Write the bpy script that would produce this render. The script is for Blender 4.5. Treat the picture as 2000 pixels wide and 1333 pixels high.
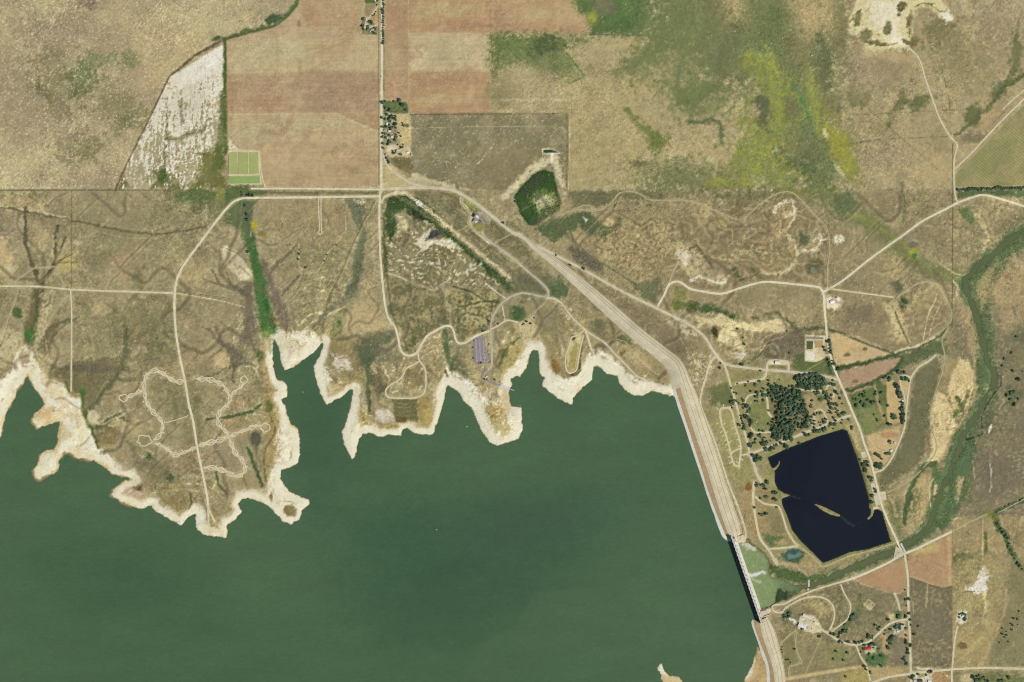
# Aerial view of a reservoir, an earth dam with a gated spillway, a campground and farmland.
# Built in metres. All outlines are map coordinates (u east, v south, one unit = 2.7 m).
import bpy, bmesh, math, random
import numpy as np
from mathutils import Vector, Matrix
from mathutils.geometry import delaunay_2d_cdt

for _o in list(bpy.data.objects):
    bpy.data.objects.remove(_o)
scene = bpy.context.scene
COL = scene.collection
S = 2.7
R = math.radians

# ------------------------------------------------------------------ camera, sky, sun, exposure
cam_data = bpy.data.cameras.new('survey_camera')
cam = bpy.data.objects.new('survey_camera', cam_data)
COL.objects.link(cam)
CAM_H = 20000.0
cam.location = (0, 0, CAM_H)
cam.rotation_euler = (0, 0, 0)
cam_data.sensor_fit = 'HORIZONTAL'
cam_data.sensor_width = 36
cam_data.lens = 36 * CAM_H / (2000 * S)
cam_data.clip_start = 10
cam_data.clip_end = 120000
scene.camera = cam

SUN_AZ, SUN_EL = 118.0, 41.0      # degrees clockwise from north, degrees above the horizon
world = bpy.data.worlds.new('World')
scene.world = world
world.use_nodes = True
wn = world.node_tree
for n in list(wn.nodes):
    wn.nodes.remove(n)
sky = wn.nodes.new('ShaderNodeTexSky')
sky.sky_type = 'NISHITA'
sky.sun_disc = False
sky.sun_elevation = R(SUN_EL)
sky.sun_rotation = R(SUN_AZ)
sky.altitude = 800
sky.dust_density = 1.5
bg = wn.nodes.new('ShaderNodeBackground')
bg.inputs['Strength'].default_value = 0.075
wo = wn.nodes.new('ShaderNodeOutputWorld')
wn.links.new(sky.outputs[0], bg.inputs[0])
wn.links.new(bg.outputs[0], wo.inputs[0])

sun_data = bpy.data.lights.new('sun', 'SUN')
sun_data.energy = 4.2
sun_data.angle = R(0.53)
sun_data.color = (1.0, 0.955, 0.88)
sun = bpy.data.objects.new('sun', sun_data)
COL.objects.link(sun)
sun_dir = Vector((-math.sin(R(SUN_AZ)) * math.cos(R(SUN_EL)), -math.cos(R(SUN_AZ)) * math.cos(R(SUN_EL)), -math.sin(R(SUN_EL))))
sun.rotation_euler = sun_dir.to_track_quat('-Z', 'Y').to_euler()
sun.location = -sun_dir * 9000

vs = scene.view_settings
vs.view_transform = 'Standard'
vs.look = 'None'
vs.gamma = 1.0
vs.exposure = 0.0
vs.use_curve_mapping = False
scene.cycles.max_bounces = 5
scene.cycles.use_denoising = False
scene.cycles.filter_width = 1.15

# ------------------------------------------------------------------ small helpers
ALB = 0.92      # seen colour -> base colour, for this light


def lin(c):
    c = np.asarray(c, dtype=np.float64) / 255.0
    return np.where(c <= 0.04045, c / 12.92, ((c + 0.055) / 1.055) ** 2.4) * ALB


def P(s):
    return [tuple(float(q) for q in p.split(',')) for p in s.split()]


def wx(u):
    return (u - 1000.0) * S


def wy(v):
    return (666.5 - v) * S


def smooth(t):
    t = np.clip(t, 0, 1)
    return t * t * (3 - 2 * t)


# ------------------------------------------------------------------ rasters used to shape the land
U0, U1, V0, V1, ST = -60, 2060, -60, 1394, 2
us = np.arange(U0, U1 + 1, ST, dtype=np.float32)
vs_ = np.arange(V0, V1 + 1, ST, dtype=np.float32)
NU, NV = len(us), len(vs_)
UU, VV = np.meshgrid(us, vs_)


def perlin(u, v, seed):
    rng = np.random.RandomState(seed)
    ang = rng.rand(256, 256).astype(np.float32) * 2 * np.pi
    gx, gy = np.cos(ang), np.sin(ang)
    a = rng.rand() * 6.28
    x = u * np.cos(a) - v * np.sin(a) + rng.rand() * 100
    y = u * np.sin(a) + v * np.cos(a) + rng.rand() * 100
    xi, yi = np.floor(x).astype(np.int32), np.floor(y).astype(np.int32)
    xf, yf = (x - xi).astype(np.float32), (y - yi).astype(np.float32)
    xi &= 255
    yi &= 255
    x1, y1 = (xi + 1) & 255, (yi + 1) & 255
    fx = xf * xf * xf * (xf * (xf * 6 - 15) + 10)
    fy = yf * yf * yf * (yf * (yf * 6 - 15) + 10)
    n00 = gx[yi, xi] * xf + gy[yi, xi] * yf
    n10 = gx[yi, x1] * (xf - 1) + gy[yi, x1] * yf
    n01 = gx[y1, xi] * xf + gy[y1, xi] * (yf - 1)
    n11 = gx[y1, x1] * (xf - 1) + gy[y1, x1] * (yf - 1)
    return ((n00 * (1 - fx) + n10 * fx) * (1 - fy) + (n01 * (1 - fx) + n11 * fx) * fy) * 1.5


def fbm(scale, octs, seed, gain=0.55, u=None, v=None, ax=1.0, ay=1.0):
    u = UU if u is None else u
    v = VV if v is None else v
    out = np.zeros_like(u, dtype=np.float32)
    amp, tot, f = 1.0, 0.0, 1.0 / scale
    for k in range(octs):
        out += amp * perlin(u * f * ax, v * f * ay, seed * 17 + k)
        tot += amp
        amp *= gain
        f *= 2.03
    return out / tot * 1.6


N8 = fbm(9, 2, 1)
N20 = fbm(22, 3, 2)
N60 = fbm(60, 4, 3)
N180 = fbm(180, 4, 4)
N400 = fbm(420, 4, 5)
RNG = np.random.RandomState(7)
WHITE = RNG.randn(NV, NU).astype(np.float32)
TX = fbm(13, 4, 61, gain=0.85) + fbm(3.2, 2, 62) * 0.35       # fine broken texture for the edges of soils and grasses
WARP = N20 * 0.6 + N8 * 0.5 + TX * 0.35
UW = UU + N20 * 2.2 + N8 * 1.3
VW = VV + fbm(22, 3, 63) * 2.2 + fbm(9, 2, 64) * 1.3


def window(pts, pad):
    a = np.array(pts)
    i0 = int(max(0, (a[:, 0].min() - pad - U0) // ST))
    i1 = int(min(NU, (a[:, 0].max() + pad - U0) // ST + 2))
    j0 = int(max(0, (a[:, 1].min() - pad - V0) // ST))
    j1 = int(min(NV, (a[:, 1].max() + pad - V0) // ST + 2))
    return slice(j0, j1), slice(i0, i1)


def seg_dist(pts, w, closed, widths=None, natural=0.0):
    u, v = UU[w], VV[w]
    if natural:
        u, v = u + (UW[w] - u) * natural, v + (VW[w] - v) * natural
    best = np.full(u.shape, 1e9, np.float32)
    wid = np.zeros(u.shape, np.float32)
    n = len(pts)
    m = n if closed else n - 1
    for k in range(m):
        (ax, ay), (bx, by) = pts[k], pts[(k + 1) % n]
        dx, dy = bx - ax, by - ay
        t = np.clip(((u - ax) * dx + (v - ay) * dy) / max(dx * dx + dy * dy, 1e-6), 0, 1)
        d = (u - ax - t * dx) ** 2 + (v - ay - t * dy) ** 2
        mk = d < best
        best = np.where(mk, d, best)
        if widths is not None:
            wid = np.where(mk, widths[0] + (widths[1] - widths[0]) * (k + t) / m, wid)
    return np.sqrt(best), wid


def inside(pts, w):
    u, v = UU[w], VV[w]
    r = np.zeros(u.shape, bool)
    n = len(pts)
    for k in range(n):
        (ax, ay), (bx, by) = pts[k], pts[(k + 1) % n]
        if ay == by:
            continue
        c = ((ay > v) != (by > v)) & (u < (bx - ax) * (v - ay) / (by - ay) + ax)
        r ^= c
    return r


def sdf(pts, w):
    """signed distance to an outline, negative inside"""
    d, _ = seg_dist(pts, w, True)
    return np.where(inside(pts, w), -d, d)


FULL = (slice(0, NV), slice(0, NU))
# ------------------------------------------------------------------ outlines of water and dam
LAKE = P('''-400,870 0,852 4,831 13,797 29,776 30,760 44,747 48,737 54,733 59,739 67,755 79,771 89,789 81,800 68,810 65,823 73,834 89,830 105,825 115,821 119,825
115,844 113,868 107,880 92,881 81,889 76,907 68,920 70,931 76,935 87,927 105,925 114,915 114,899 123,881 134,882 144,886 152,894 165,894 184,899 199,909 218,922
234,928 252,930 262,939 244,943 228,952 219,966 231,975 249,982 268,991 281,993 289,986 297,987 301,996 316,1006 335,1016 353,1026 364,1014 379,1002 384,1005 383,1030
393,1042 410,1047 442,1050 443,1037 442,1026 461,1013 471,1000 464,985 471,975 484,973 506,979 526,989 539,1002 555,1019 568,1024 584,1014 589,998 603,984 603,977 587,971
564,961 555,950 548,934 548,918 568,911 581,903 585,889 584,850 581,837 568,829 560,808 555,792 547,781 560,774 561,756 555,747 540,742 534,723 531,692 532,672 534,667 539,668 544,676 548,689
550,708 556,723 574,716 590,703 610,690 623,676 627,668 633,668 630,685 613,718 618,740 626,769 638,790 650,783 669,774 682,761 691,760 689,773 685,798 677,823 668,845 672,865
682,885 689,901 695,882 699,860 709,847 724,845 742,854 754,849 783,850 786,838 795,836 810,847 845,849 855,820 866,783 870,758 875,752 886,758 897,767 906,783 924,800 933,823
942,843 956,864 971,870 990,864 1012,857 1020,839 1019,814 1018,796 1007,796 998,796 994,778 992,767 1000,753 997,740 1005,734 1016,735 1028,717 1030,701 1039,683 1052,683 1054,706
1055,728 1064,737 1060,753 1075,767 1093,780 1119,791 1117,776 1122,776 1138,756 1155,742 1159,715 1166,713 1185,729 1206,734 1211,750 1222,763 1237,772 1258,772 1273,763 1290,767 1306,773
1314,781 1342,863 1371,950 1380,977 1393,1015 1405,1049 1414,1058 1428,1061 1450,1130 1478,1207 1468,1211 1465,1217 1478,1257 1479,1266 1470,1300 1457,1325 1448,1345 1430,1420 1380,1800 -400,1800''')
SPIT_ISLE = P('1284,1305 1291,1298 1299,1316 1312,1322 1326,1323 1333,1333 1350,1420 1296,1420 1295,1333 1291,1318')
POND = P('''1499,894 1506,914 1511,917 1513,925 1513,943 1519,957 1530,964 1542,968 1526,975 1528,988 1537,1008 1546,1035 1564,1058 1587,1080 1607,1101 1627,1094 1659,1080 1695,1074 1742,1059 1738,1049
1724,1000 1717,995 1706,995 1699,993 1698,972 1688,936 1675,894 1663,862 1656,841 1646,838 1605,850 1571,863 1537,876''')
POND_ISLE = P('1589,984 1597,986 1612,992 1630,1001 1642,1007 1640,1010 1624,1006 1606,997')
POND_SPIT_N = P('1509,915 1515,914 1520,907 1522,900 1524,901 1522,909 1517,917 1512,920')
POND_SPIT_S = P('1702,992 1708,994 1706,1003 1704,1008 1696,1016 1694,1014 1701,1006')
BASIN = P('1438,1062 1452,1059 1476,1069 1494,1084 1503,1101 1500,1116 1507,1131 1530,1134 1551,1146 1548,1154 1530,1150 1519,1149 1515,1160 1513,1179 1506,1183 1480,1192 1460,1130')
RIVER = P('''2070,420 2000,447 1968,473 1941,497 1907,523 1886,549 1889,573 1902,599 1912,633 1920,665 1926,690 1930,708 1944,728 1944,748 1927,770 1916,802 1897,826 1876,864 1869,891
1856,923 1840,956 1826,993 1814,1029 1794,1049 1759,1067 1740,1079 1700,1096 1656,1114 1612,1133 1577,1147 1540,1150''')
OXBOW = P('1826,905 1805,912 1795,925 1785,945 1773,970 1767,1000 1767,1022')
TEAL_POND = P('1533,1083 1538,1077 1548,1074 1560,1074 1568,1079 1566,1088 1556,1093 1542,1096 1534,1092')
DAM_UP = P('1015,458 1040,487 1080,520 1120,557 1166,600 1227,656 1277,697 1303,723 1311,752 1315,781 1342,863 1371,950 1380,977 1393,1015 1405,1049 1414,1058 1425,1061')
DAM_RR = P('1016,458 1042,486 1082,519 1122,556 1168,599 1229,655 1279,695 1306,720 1316,750 1324,776 1349,852 1373,926 1380,950 1396,995 1409,1027 1418,1047 1428,1056')
DAM_TN = P('1017,458 1045,485 1085,517 1126,553 1173,596 1234,651 1284,690 1313,715 1326,747 1333,772 1358,850 1383,923 1389,944 1405,995 1416,1027 1424,1045 1432,1054')
DAM_CR = P('1019,459 1048,484 1089,515 1131,550 1178,592 1240,647 1290,686 1320,711 1332,744 1339,770 1364,848 1389,921 1395,942 1411,993 1422,1025 1430,1044 1437,1056')
DAM_DN = P('1023,460 1053,481 1095,510 1138,544 1189,586 1252,641 1300,679 1332,706 1350,745 1365,780 1387,845 1407,905 1414,928 1434,990 1446,1026 1448,1047 1440,1060')
DAM_POLY = DAM_UP + DAM_DN[::-1]
SDAM_UP = P('1468,1210 1465,1217 1470,1235 1478,1257 1493,1299 1496,1333 1497,1420')
SDAM_RR = P('1472,1211 1472,1219 1477,1236 1485,1257 1500,1297 1504,1333 1505,1420')
SDAM_TN = P('1481,1213 1485,1222 1488,1238 1493,1254 1507,1297 1513,1333 1515,1420')
SDAM_CR = P('1489,1210 1491,1221 1494,1236 1499,1253 1513,1296 1519,1333 1521,1420')
SDAM_DN = P('1500,1205 1507,1219 1514,1233 1522,1262 1532,1306 1535,1333 1537,1420')
SDAM_POLY = SDAM_UP + SDAM_DN[::-1]

LAKE_Z, LOW_Z = 0.0, -10.5      # reservoir level, level of the water below the dam

# ------------------------------------------------------------------ the lie of the land
d_lake = sdf(LAKE, FULL)
d_isle = sdf(SPIT_ISLE, FULL)
d_shore = np.maximum(d_lake, -d_isle) + N8 * 1.1 + np.maximum(WARP, -1) * 0.7 + fbm(4.2, 2, 91) * 1.5     # a ragged water's edge
d_shore = np.where(d_lake > 40, d_lake, d_shore)
low = sdf(P('1330,775 1352,735 1400,690 1440,640 1500,615 1640,590 1730,640 1860,560 1880,440 2000,380 2400,330 2400,1800 1560,1800 1535,1333 1505,1205 1450,1062 1400,930'), FULL)
LOWM = smooth((30 - low) / 60)
H = 1.6 * (1 - np.exp(-np.maximum(d_shore, 0) / 9)) + 3.0 * smooth((d_shore - 12) / 16) + 9 * (1 - np.exp(-np.maximum(d_shore, 0) / 110))
H += (N180 * 4.0 + N60 * 2.8 + N20 * 0.6) * smooth(d_shore / 40) + N400 * 4 * smooth(d_shore / 120)
shelf = np.clip(0.62 + N60 * .4 - smooth((330 - UU) / 80) * .42, .11, .8)
H = np.where(d_shore < 0, np.maximum(d_shore * shelf, -9), H)
H = H * (1 - LOWM) + (-8.2 + N60 * 0.35 + N180 * 0.6) * LOWM


# water finds its way down: branching gullies from a flood fill of the land (coarse grid, smoothed lines)
import heapq


def drainage():
    h = (H + N60 * 2.0)[::2, ::2]
    nv_, nu_ = h.shape
    hl = h.ravel().tolist()
    n = nv_ * nu_
    parent = [-1] * n
    done = bytearray(n)
    heap = []
    wet = ((d_lake < 0) | (low < -5))[::2, ::2].ravel()
    for k in range(n):
        r, c = divmod(k, nu_)
        if wet[k] or r == 0 or c == 0 or r == nv_ - 1 or c == nu_ - 1:
            heap.append((hl[k], k))
            done[k] = 1
    heapq.heapify(heap)
    order = []
    nb = (-1, 1, -nu_, nu_, -nu_ - 1, -nu_ + 1, nu_ - 1, nu_ + 1)
    while heap:
        z, k = heapq.heappop(heap)
        order.append(k)
        r, c = divmod(k, nu_)
        if r == 0 or c == 0 or r == nv_ - 1 or c == nu_ - 1:
            rng = [k + d for d in nb if 0 <= k + d < n and abs((k + d) % nu_ - c) <= 1]
        else:
            rng = [k + d for d in nb]
        for m in rng:
            if not done[m]:
                done[m] = 1
                parent[m] = k
                heapq.heappush(heap, (max(hl[m], z + 1e-4), m))
    acc = [1.0] * n
    big = [-1] * n
    bacc = [0.0] * n
    for k in reversed(order):
        p = parent[k]
        if p >= 0:
            acc[p] += acc[k]
            if acc[k] > bacc[p]:
                bacc[p] = acc[k]
                big[p] = k
    wetl = wet.tolist()
    chosen = [k for k in range(n) if acc[k] > 60 and parent[k] >= 0 and not wetl[k]]
    px = np.arange(n) % nu_ * 4.0 + U0
    py = np.arange(n) // nu_ * 4.0 + V0
    rg = np.random.RandomState(9)
    px = px + rg.uniform(-1.3, 1.3, n)
    py = py + rg.uniform(-1.3, 1.3, n)
    par = np.array(parent)
    bg_ = np.array(big)
    par2 = np.where(par < 0, np.arange(n), par)
    bg2 = np.where(bg_ < 0, np.arange(n), bg_)
    for _ in range(5):
        px = .4 * px + .3 * px[par2] + .3 * px[bg2]
        py = .4 * py + .3 * py[par2] + .3 * py[bg2]
    out = np.zeros((NV, NU), np.float32)
    for k in chosen:
        p = parent[k]
        ax, ay, bx, by = px[k], py[k], px[p], py[p]
        a = acc[k]
        wd = min(.9 + .28 * a ** .42, 6.0)
        st = min(.32 + .085 * math.log(a / 60 + 1) * 2, 1)
        i0, i1 = max(int((min(ax, bx) - wd - 1 - U0) / ST), 0), min(int((max(ax, bx) + wd + 1 - U0) / ST) + 2, NU)
        j0, j1 = max(int((min(ay, by) - wd - 1 - V0) / ST), 0), min(int((max(ay, by) + wd + 1 - V0) / ST) + 2, NV)
        if i1 <= i0 or j1 <= j0:
            continue
        u, v = UU[j0:j1, i0:i1], VV[j0:j1, i0:i1]
        dx, dy = bx - ax, by - ay
        t = np.clip(((u - ax) * dx + (v - ay) * dy) / (dx * dx + dy * dy + 1e-6), 0, 1)
        d = np.sqrt((u - ax - t * dx) ** 2 + (v - ay - t * dy) ** 2)
        m = np.clip((wd - d) / (wd * .7 + .4), 0, 1) * st
        out[j0:j1, i0:i1] = np.maximum(out[j0:j1, i0:i1], m)
    return out


GUL = drainage()
H -= GUL * 1.8 * (LOWM < .5) * smooth((d_shore - 22) / 10) * (.15 + .85 * smooth((VV - 374) / 8))


def carve(pts, w0, w1, depth, soft=1.0):
    w = window(pts, max(w0, w1) * 2 + 10)
    d, wid = seg_dist(pts, w, False, (w0, w1))
    H[w] -= depth * smooth(1 - d / (wid * 1.2)) * soft


def sink(pts, level, bank=3.0):
    w = window(pts, 20)
    d = sdf(pts, w) + N8[w] * 0.5
    H[w] = np.where(d < 6, np.minimum(H[w], level - 0.2 + np.maximum(d + 0.5, -4) * 0.6 + np.where(d > 3, 40.0, 0.0)), H[w])


_dl = DAM_UP[9:]
w = window(_dl, 14)
_dd, _x = seg_dist(_dl, w, False)
H[w] = np.where((_dd < 8) & (d_lake[w] < 8), np.minimum(H[w], -1.6 - .1 * _dd), H[w])
w = window(SDAM_UP, 10)
_dd, _x = seg_dist(SDAM_UP[:4], w, False)
H[w] = np.where(_dd < 6, np.minimum(H[w], -1.6), H[w])
# level the fields a little and lower what lies under the dam
for _poly, _base in ((DAM_POLY, None), (SDAM_POLY, None)):
    w = window(_poly, 30)
    d = sdf(_poly, w)
    H[w] = np.where(d < 0, np.minimum(H[w], H[w] - 9 * smooth(-d / 5)), H[w])
for _p in (POND, TEAL_POND):
    sink(_p, LOW_Z)
w = window(BASIN, 20)
d = sdf(BASIN, w)
H[w] = np.where(d < 3, np.minimum(H[w], LOW_Z - 1.2 + np.maximum(d, -3) * 0.5), H[w])
for _p in (POND_ISLE, POND_SPIT_N, POND_SPIT_S):
    w = window(_p, 12)
    d = sdf(_p, w)
    H[w] = np.where(d < 2, np.maximum(H[w], LOW_Z + 0.5 - (d + 1.2) * 0.35), H[w])
for _p, _w in ((RIVER, 5.0), (OXBOW, 2.2)):
    w = window(_p, 40)
    d, _ = seg_dist(_p, w, False)
    d = d + N20[w] * 4.5 + N8[w] * 2
    H[w] = np.where(d < _w + 10, np.minimum(H[w], LOW_Z - 0.6 + np.maximum(d - _w + 1, -3) * 0.33), H[w])
# ------------------------------------------------------------------ where the roads and tracks run
G, D, T, A_, pad, asphalt, greypave = 'GDTApsg'
ROADS = [
    ('road', G, 5.0, '747,-60 746,100 745,250 745,372', 'pale gravel road running north from the crossroads beside the hamlet'),
    ('road', G, 4.8, '745,368 742,385 741,430 743,500 748,560 753,600 759,622 771,638 777,657 781,679 788,691 800,695 813,690 823,674 833,658 848,648 867,638 880,638 886,647 889,660 895,670 908,670 924,660 940,652 956,647', 'winding gravel road from the crossroads to the parking lot'),
    ('road', G, 4.0, '490,369 600,369 744,371', 'straight gravel road along the south edge of the brown field'),
    ('road', A_, 7.0, '744,370 768,369 808,367 834,367 865,369 886,373 905,382 934,401 965,426 1000,454 1018,460', 'pale highway curving from the crossroads to the dam'),
    ('road', A_, 5.0, '747,300 760,327 781,345 805,359 835,367', 'curved link from the hamlet to the highway'),
    ('road', A_, 5.5, '1000,453 1050,481 1113,513 1160,539 1212,568 1281,602 1318,620 1350,637 1358,643 1377,660 1390,681 1399,694 1413,709 1430,715 1447,717 1488,722 1537,726 1583,731 1618,737 1636,742', 'pale road along the dry side of the dam to the campground'),
    ('road', G, 5.0, '742,384 600,386 490,387 470,389 455,396 440,411 420,436 390,476 365,510 350,535 343,560 341,600 344,650 352,700 361,742 369,790 377,821 385,872 397,930 405,972 406,992', 'gravel road bending south down the western peninsula'),
    ('track', D, 4.0, '405,985 411,1002 420,1020', 'short sandy fork at the tip of the western peninsula, right arm'),
    ('track', D, 4.0, '405,985 407,1005 407,1024', 'short sandy fork at the tip of the western peninsula, left arm'),
    ('road', D, 3.6, '-60,560 70,560 140,566 250,570 343,573', 'pale dirt road crossing the far left side'),
    ('track', D, 3.0, '138,566 140,600 140,680 139,765', 'straight dirt lane down to the western beach'),
    ('track', T, 2.6, '131,578 115,598 97,626 79,652', 'faint trail slanting from the lane to the green creek end'),
    ('track', T, 2.6, '37,560 29,590 18,618 10,640 -10,665', 'faint trail slanting to the left edge'),
    ('track', T, 2.4, '20,558 47,537 64,526 73,524 97,522 110,524 121,548 128,562', 'thin trail linking two gullies at the far left'),
    ('track', D, 3.0, '816,690 819,704 830,721 832,748 828,768 813,777 787,778 761,777 753,768 758,756 783,739 793,721 805,714 819,706', 'rounded dirt loop on the middle peninsula'),
    ('track', T, 2.6, '1420,690 1440,676 1462,668 1470,655', 'dirt drive from the junction up to the bare pans'),
    ('track', D, 2.0, '622,388 623,420 624,448 622,455 625,459 629,455 628,448 627,420 627,388', 'narrow dead-end lane with a tiny turning loop'),
    ('road', greypave, 4.6, '940,452 947,462 956,472 968,480 1002,506 1030,530 1055,551 1070,568 1070,582', 'grey park road running beside the highway to the loop'),
    ('road', greypave, 4.2, '1070,582 1050,578 1021,573 995,581 976,597 963,618 958,641 959,665 960,690 961,706 958,718 950,724', 'curved grey loop road down to the boat ramp'),
    ('road', asphalt, 5.0, '952,722 943,729 942,737 946,742 957,746 969,751 978,753', 'purple-grey turnaround above the boat ramp'),
    ('road', A_, 4.0, '1070,582 1087,586 1100,597 1113,615 1128,631 1142,644 1160,657 1181,670 1203,694 1227,718 1243,734 1264,744', 'pale park road descending toward the eastern beaches'),
    ('track', D, 3.2, '958,644 972,637 987,627 994,626 1012,630', 'dirt spur to the bare picnic ground'),
    ('track', D, 2.4, '981,598 984,615 986,626', 'very short dirt link north of the picnic ground'),
    ('track', T, 2.4, '1012,632 1015,650 1022,670', 'trail from the picnic ground to the small cove'),
    ('track', T, 2.4, '1066,590 1050,604 1040,615 1034,622', 'trail from the loop road to the picnic ground'),
    ('track', D, 4.0, '1142,644 1148,660 1152,674 1156,685', 'sandy spur fanning onto the east beach'),
    ('track', D, 3.0, '1140,646 1128,655 1116,660 1112,675 1106,692 1104,710 1108,726 1116,729 1126,722 1130,700 1134,678 1140,655', 'sandy loop around the small eastern point'),
    ('road', G, 5.0, '1284,599 1297,576 1305,558 1316,551 1329,552 1347,564 1368,569 1408,574 1439,565 1468,556 1492,551 1526,553 1591,560 1602,564 1608,576 1610,600 1614,640 1616,665 1622,694 1630,721 1639,743 1650,768 1664,802 1680,840 1688,866 1702,905 1715,958 1722,986 1733,1015 1751,1054 1761,1076', 'gravel road from the dam road past the camp and pond'),
    ('track', T, 3.0, '1304,560 1312,535 1323,513', 'short dirt spur to the chalky hill'),
    ('road', D, 4.6, '1767,1081 1770,1103 1773,1126 1774,1160 1775,1198 1777,1240 1779,1306 1780,1390', 'gravel road running south from the river bridge'),
    ('road', G, 4.8, '1608,570 1622,563 1650,545 1700,505 1760,462 1800,433 1850,407 1871,396 1905,384 1925,382 1960,391 2000,403 2060,420', 'gravel road slanting up to the right edge'),
    ('road', D, 3.4, '1774,93 1795,117 1807,156 1822,198 1834,231 1855,267 1868,281 1867,294 1863,315 1863,360 1866,387 1872,397', 'thin winding road from the white quarry'),
    ('track', D, 3.6, '1865,330 1900,296 1950,242 2000,193 2060,134', 'canal bank track along the striped field'),
    ('track', D, 2.6, '1958,214 1976,196 2000,176 2050,130', 'second bank track beside the canal'),
    ('track', T, 2.4, '1092,421 1121,410 1144,409 1160,413 1176,408 1194,397 1207,379 1223,375 1241,376 1255,383 1270,391 1318,391 1334,391 1355,394 1381,405 1408,417 1431,427 1444,429 1460,420 1481,401 1502,386 1526,376 1547,377 1565,392 1591,421 1612,442 1618,466 1620,489 1616,521 1615,562', 'long thin meandering trail across the eroded hills'),
    ('track', T, 2.0, '1122,409 1138,402 1152,402 1162,411', 'short parallel loop of the meandering trail'),
    ('track', D, 3.0, '1612,563 1660,570 1745,581', 'dirt track from the white house toward the loop hill'),
    ('track', T, 2.6, '1750,582 1768,568 1789,555 1810,550 1828,556 1839,570 1849,589 1858,607 1858,626 1847,640 1821,657 1797,672', 'curved track round the loop hill'),
    ('road', D, 4.0, '1399,695 1386,710 1379,736 1371,763 1368,789 1377,815 1392,852 1408,899 1424,948 1441,990 1455,1033 1456,1050', 'dirt road along the toe of the dam'),
    ('road', D, 4.0, '1414,710 1421,730 1427,752 1434,775 1440,797 1447,820 1456,851 1462,874 1464,888', 'dirt road down the west edge of the campground'),
    ('road', pad, 5.2, '1464,887 1506,872 1567,848 1616,829 1648,816 1662,812', 'pale road along the north shore of the pond'),
    ('road', pad, 6.5, '1465,887 1472,906 1478,925 1488,943', 'wide pale road south-west of the pond corner'),
    ('track', D, 4.6, '1473,940 1471,972 1474,1000 1481,1040 1488,1058 1501,1074 1513,1094 1518,1103', 'dirt road running to the spillway basin'),
    ('track', D, 3.4, '1475,970 1492,984 1519,989 1528,1006 1537,1035 1549,1056 1558,1067', 'dirt track along the west shore of the pond'),
    ('track', D, 3.4, '1558,1067 1537,1070 1501,1073', 'short dirt link south-west of the pond'),
    ('track', T, 3.0, '1560,1068 1582,1083 1607,1107 1627,1100 1659,1086 1695,1077 1749,1061', 'bank track round the south shore of the pond'),
    ('track', T, 2.2, '1518,1102 1545,1102 1565,1114 1577,1125', 'thin trail through the riverside brush'),
    ('track', D, 3.2, '1432,793 1423,797 1407,800 1409,827 1416,845 1423,867 1428,890 1434,908 1442,910', 'campground lane nearest the dam'),
    ('track', D, 3.2, '1423,797 1430,806 1436,833 1443,854 1447,874 1445,899 1443,914', 'campground lane second from the dam'),
    ('track', D, 3.0, '1427,886 1437,880 1446,876', 'tiny cross lane in the western campground'),
    ('track', D, 3.0, '1447,890 1456,888 1464,887', 'tiny lane joining the camp loop to the pond road'),
    ('track', D, 2.8, '1479,770 1463,773 1456,784 1459,806 1463,824 1468,838 1477,845 1492,845 1513,844', 'camp lane round the green lawn'),
    ('track', D, 4.0, '1497,766 1499,784 1501,806 1508,815', 'bare lane on the west edge of the grove'),
    ('track', D, 3.0, '1564,761 1596,764 1612,763 1616,755 1623,752 1630,756 1628,775', 'lane with a small loop north-east of the grove'),
    ('track', D, 3.0, '1591,831 1591,806 1603,800 1612,811 1618,828', 'lane in the bare camp east of the grove'),
    ('road', D, 4.4, '1435,750 1447,748 1477,743 1492,739 1497,728 1499,712 1506,705 1533,706 1540,711 1540,726', 'dirt drive round the long white-roofed building'),
    ('track', D, 2.6, '1622,694 1600,693 1590,690', 'short drive into the treatment plant'),
    ('road', D, 3.4, '1707,923 1724,918 1740,899 1753,872 1767,834 1770,802 1775,764 1779,740 1794,718 1815,705 1829,693', 'dirt road round the east orchard'),
    ('track', D, 2.6, '1779,738 1770,734 1760,735 1759,751 1766,772 1768,790', 'small loop by the dark hedge'),
    ('track', T, 2.2, '1853,640 1840,664 1845,694 1840,729 1829,761 1818,802 1818,834 1829,864 1826,888 1805,913 1780,937 1732,964', 'thin trail down the river flat'),
    ('track', T, 2.2, '1691,853 1707,872 1735,882', 'thin trail across the tan corner lot'),
    ('road', G, 5.0, '1652,1135 1682,1124 1720,1107 1740,1097 1760,1085 1789,1073 1828,1054 1859,1039', 'pale road following the south bank of the river'),
    ('track', T, 2.4, '1861,1037 1888,1023 1927,1005', 'faint continuation of the bank road to the creek'),
    ('road', D, 3.4, '1652,1135 1612,1146 1577,1158 1551,1170 1532,1180 1513,1182 1508,1188 1515,1196 1528,1196 1537,1186 1568,1170 1593,1166 1612,1170 1624,1180 1630,1196 1628,1214 1621,1230', 'long hairpin road below the stilling basin'),
    ('track', D, 3.0, '1642,1142 1649,1159 1661,1182 1659,1201 1651,1214 1628,1231', 'curving dirt lane from the bank road to the sheds'),
    ('road', D, 4.0, '1600,1228 1621,1240 1638,1252 1654,1258 1672,1260 1691,1256 1703,1250 1718,1236 1738,1219 1755,1213 1774,1210', 'farm road curving past the red-roofed house'),
    ('track', D, 3.2, '1672,1261 1682,1285 1692,1301 1700,1330', 'lane south from the red-roofed house'),
    ('road', D, 4.6, '1690,1340 1732,1324 1776,1317 1802,1313 1862,1308 1925,1305 2000,1307 2060,1308', 'gravel road along the bottom right edge'),
    ('track', D, 3.4, '1860,1308 1863,1268 1865,1248 1871,1222', 'lane to the fenced farm pond'),
    ('track', D, 4.0, '1859,1308 1859,1390', 'lane leaving the bottom edge'),
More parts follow.
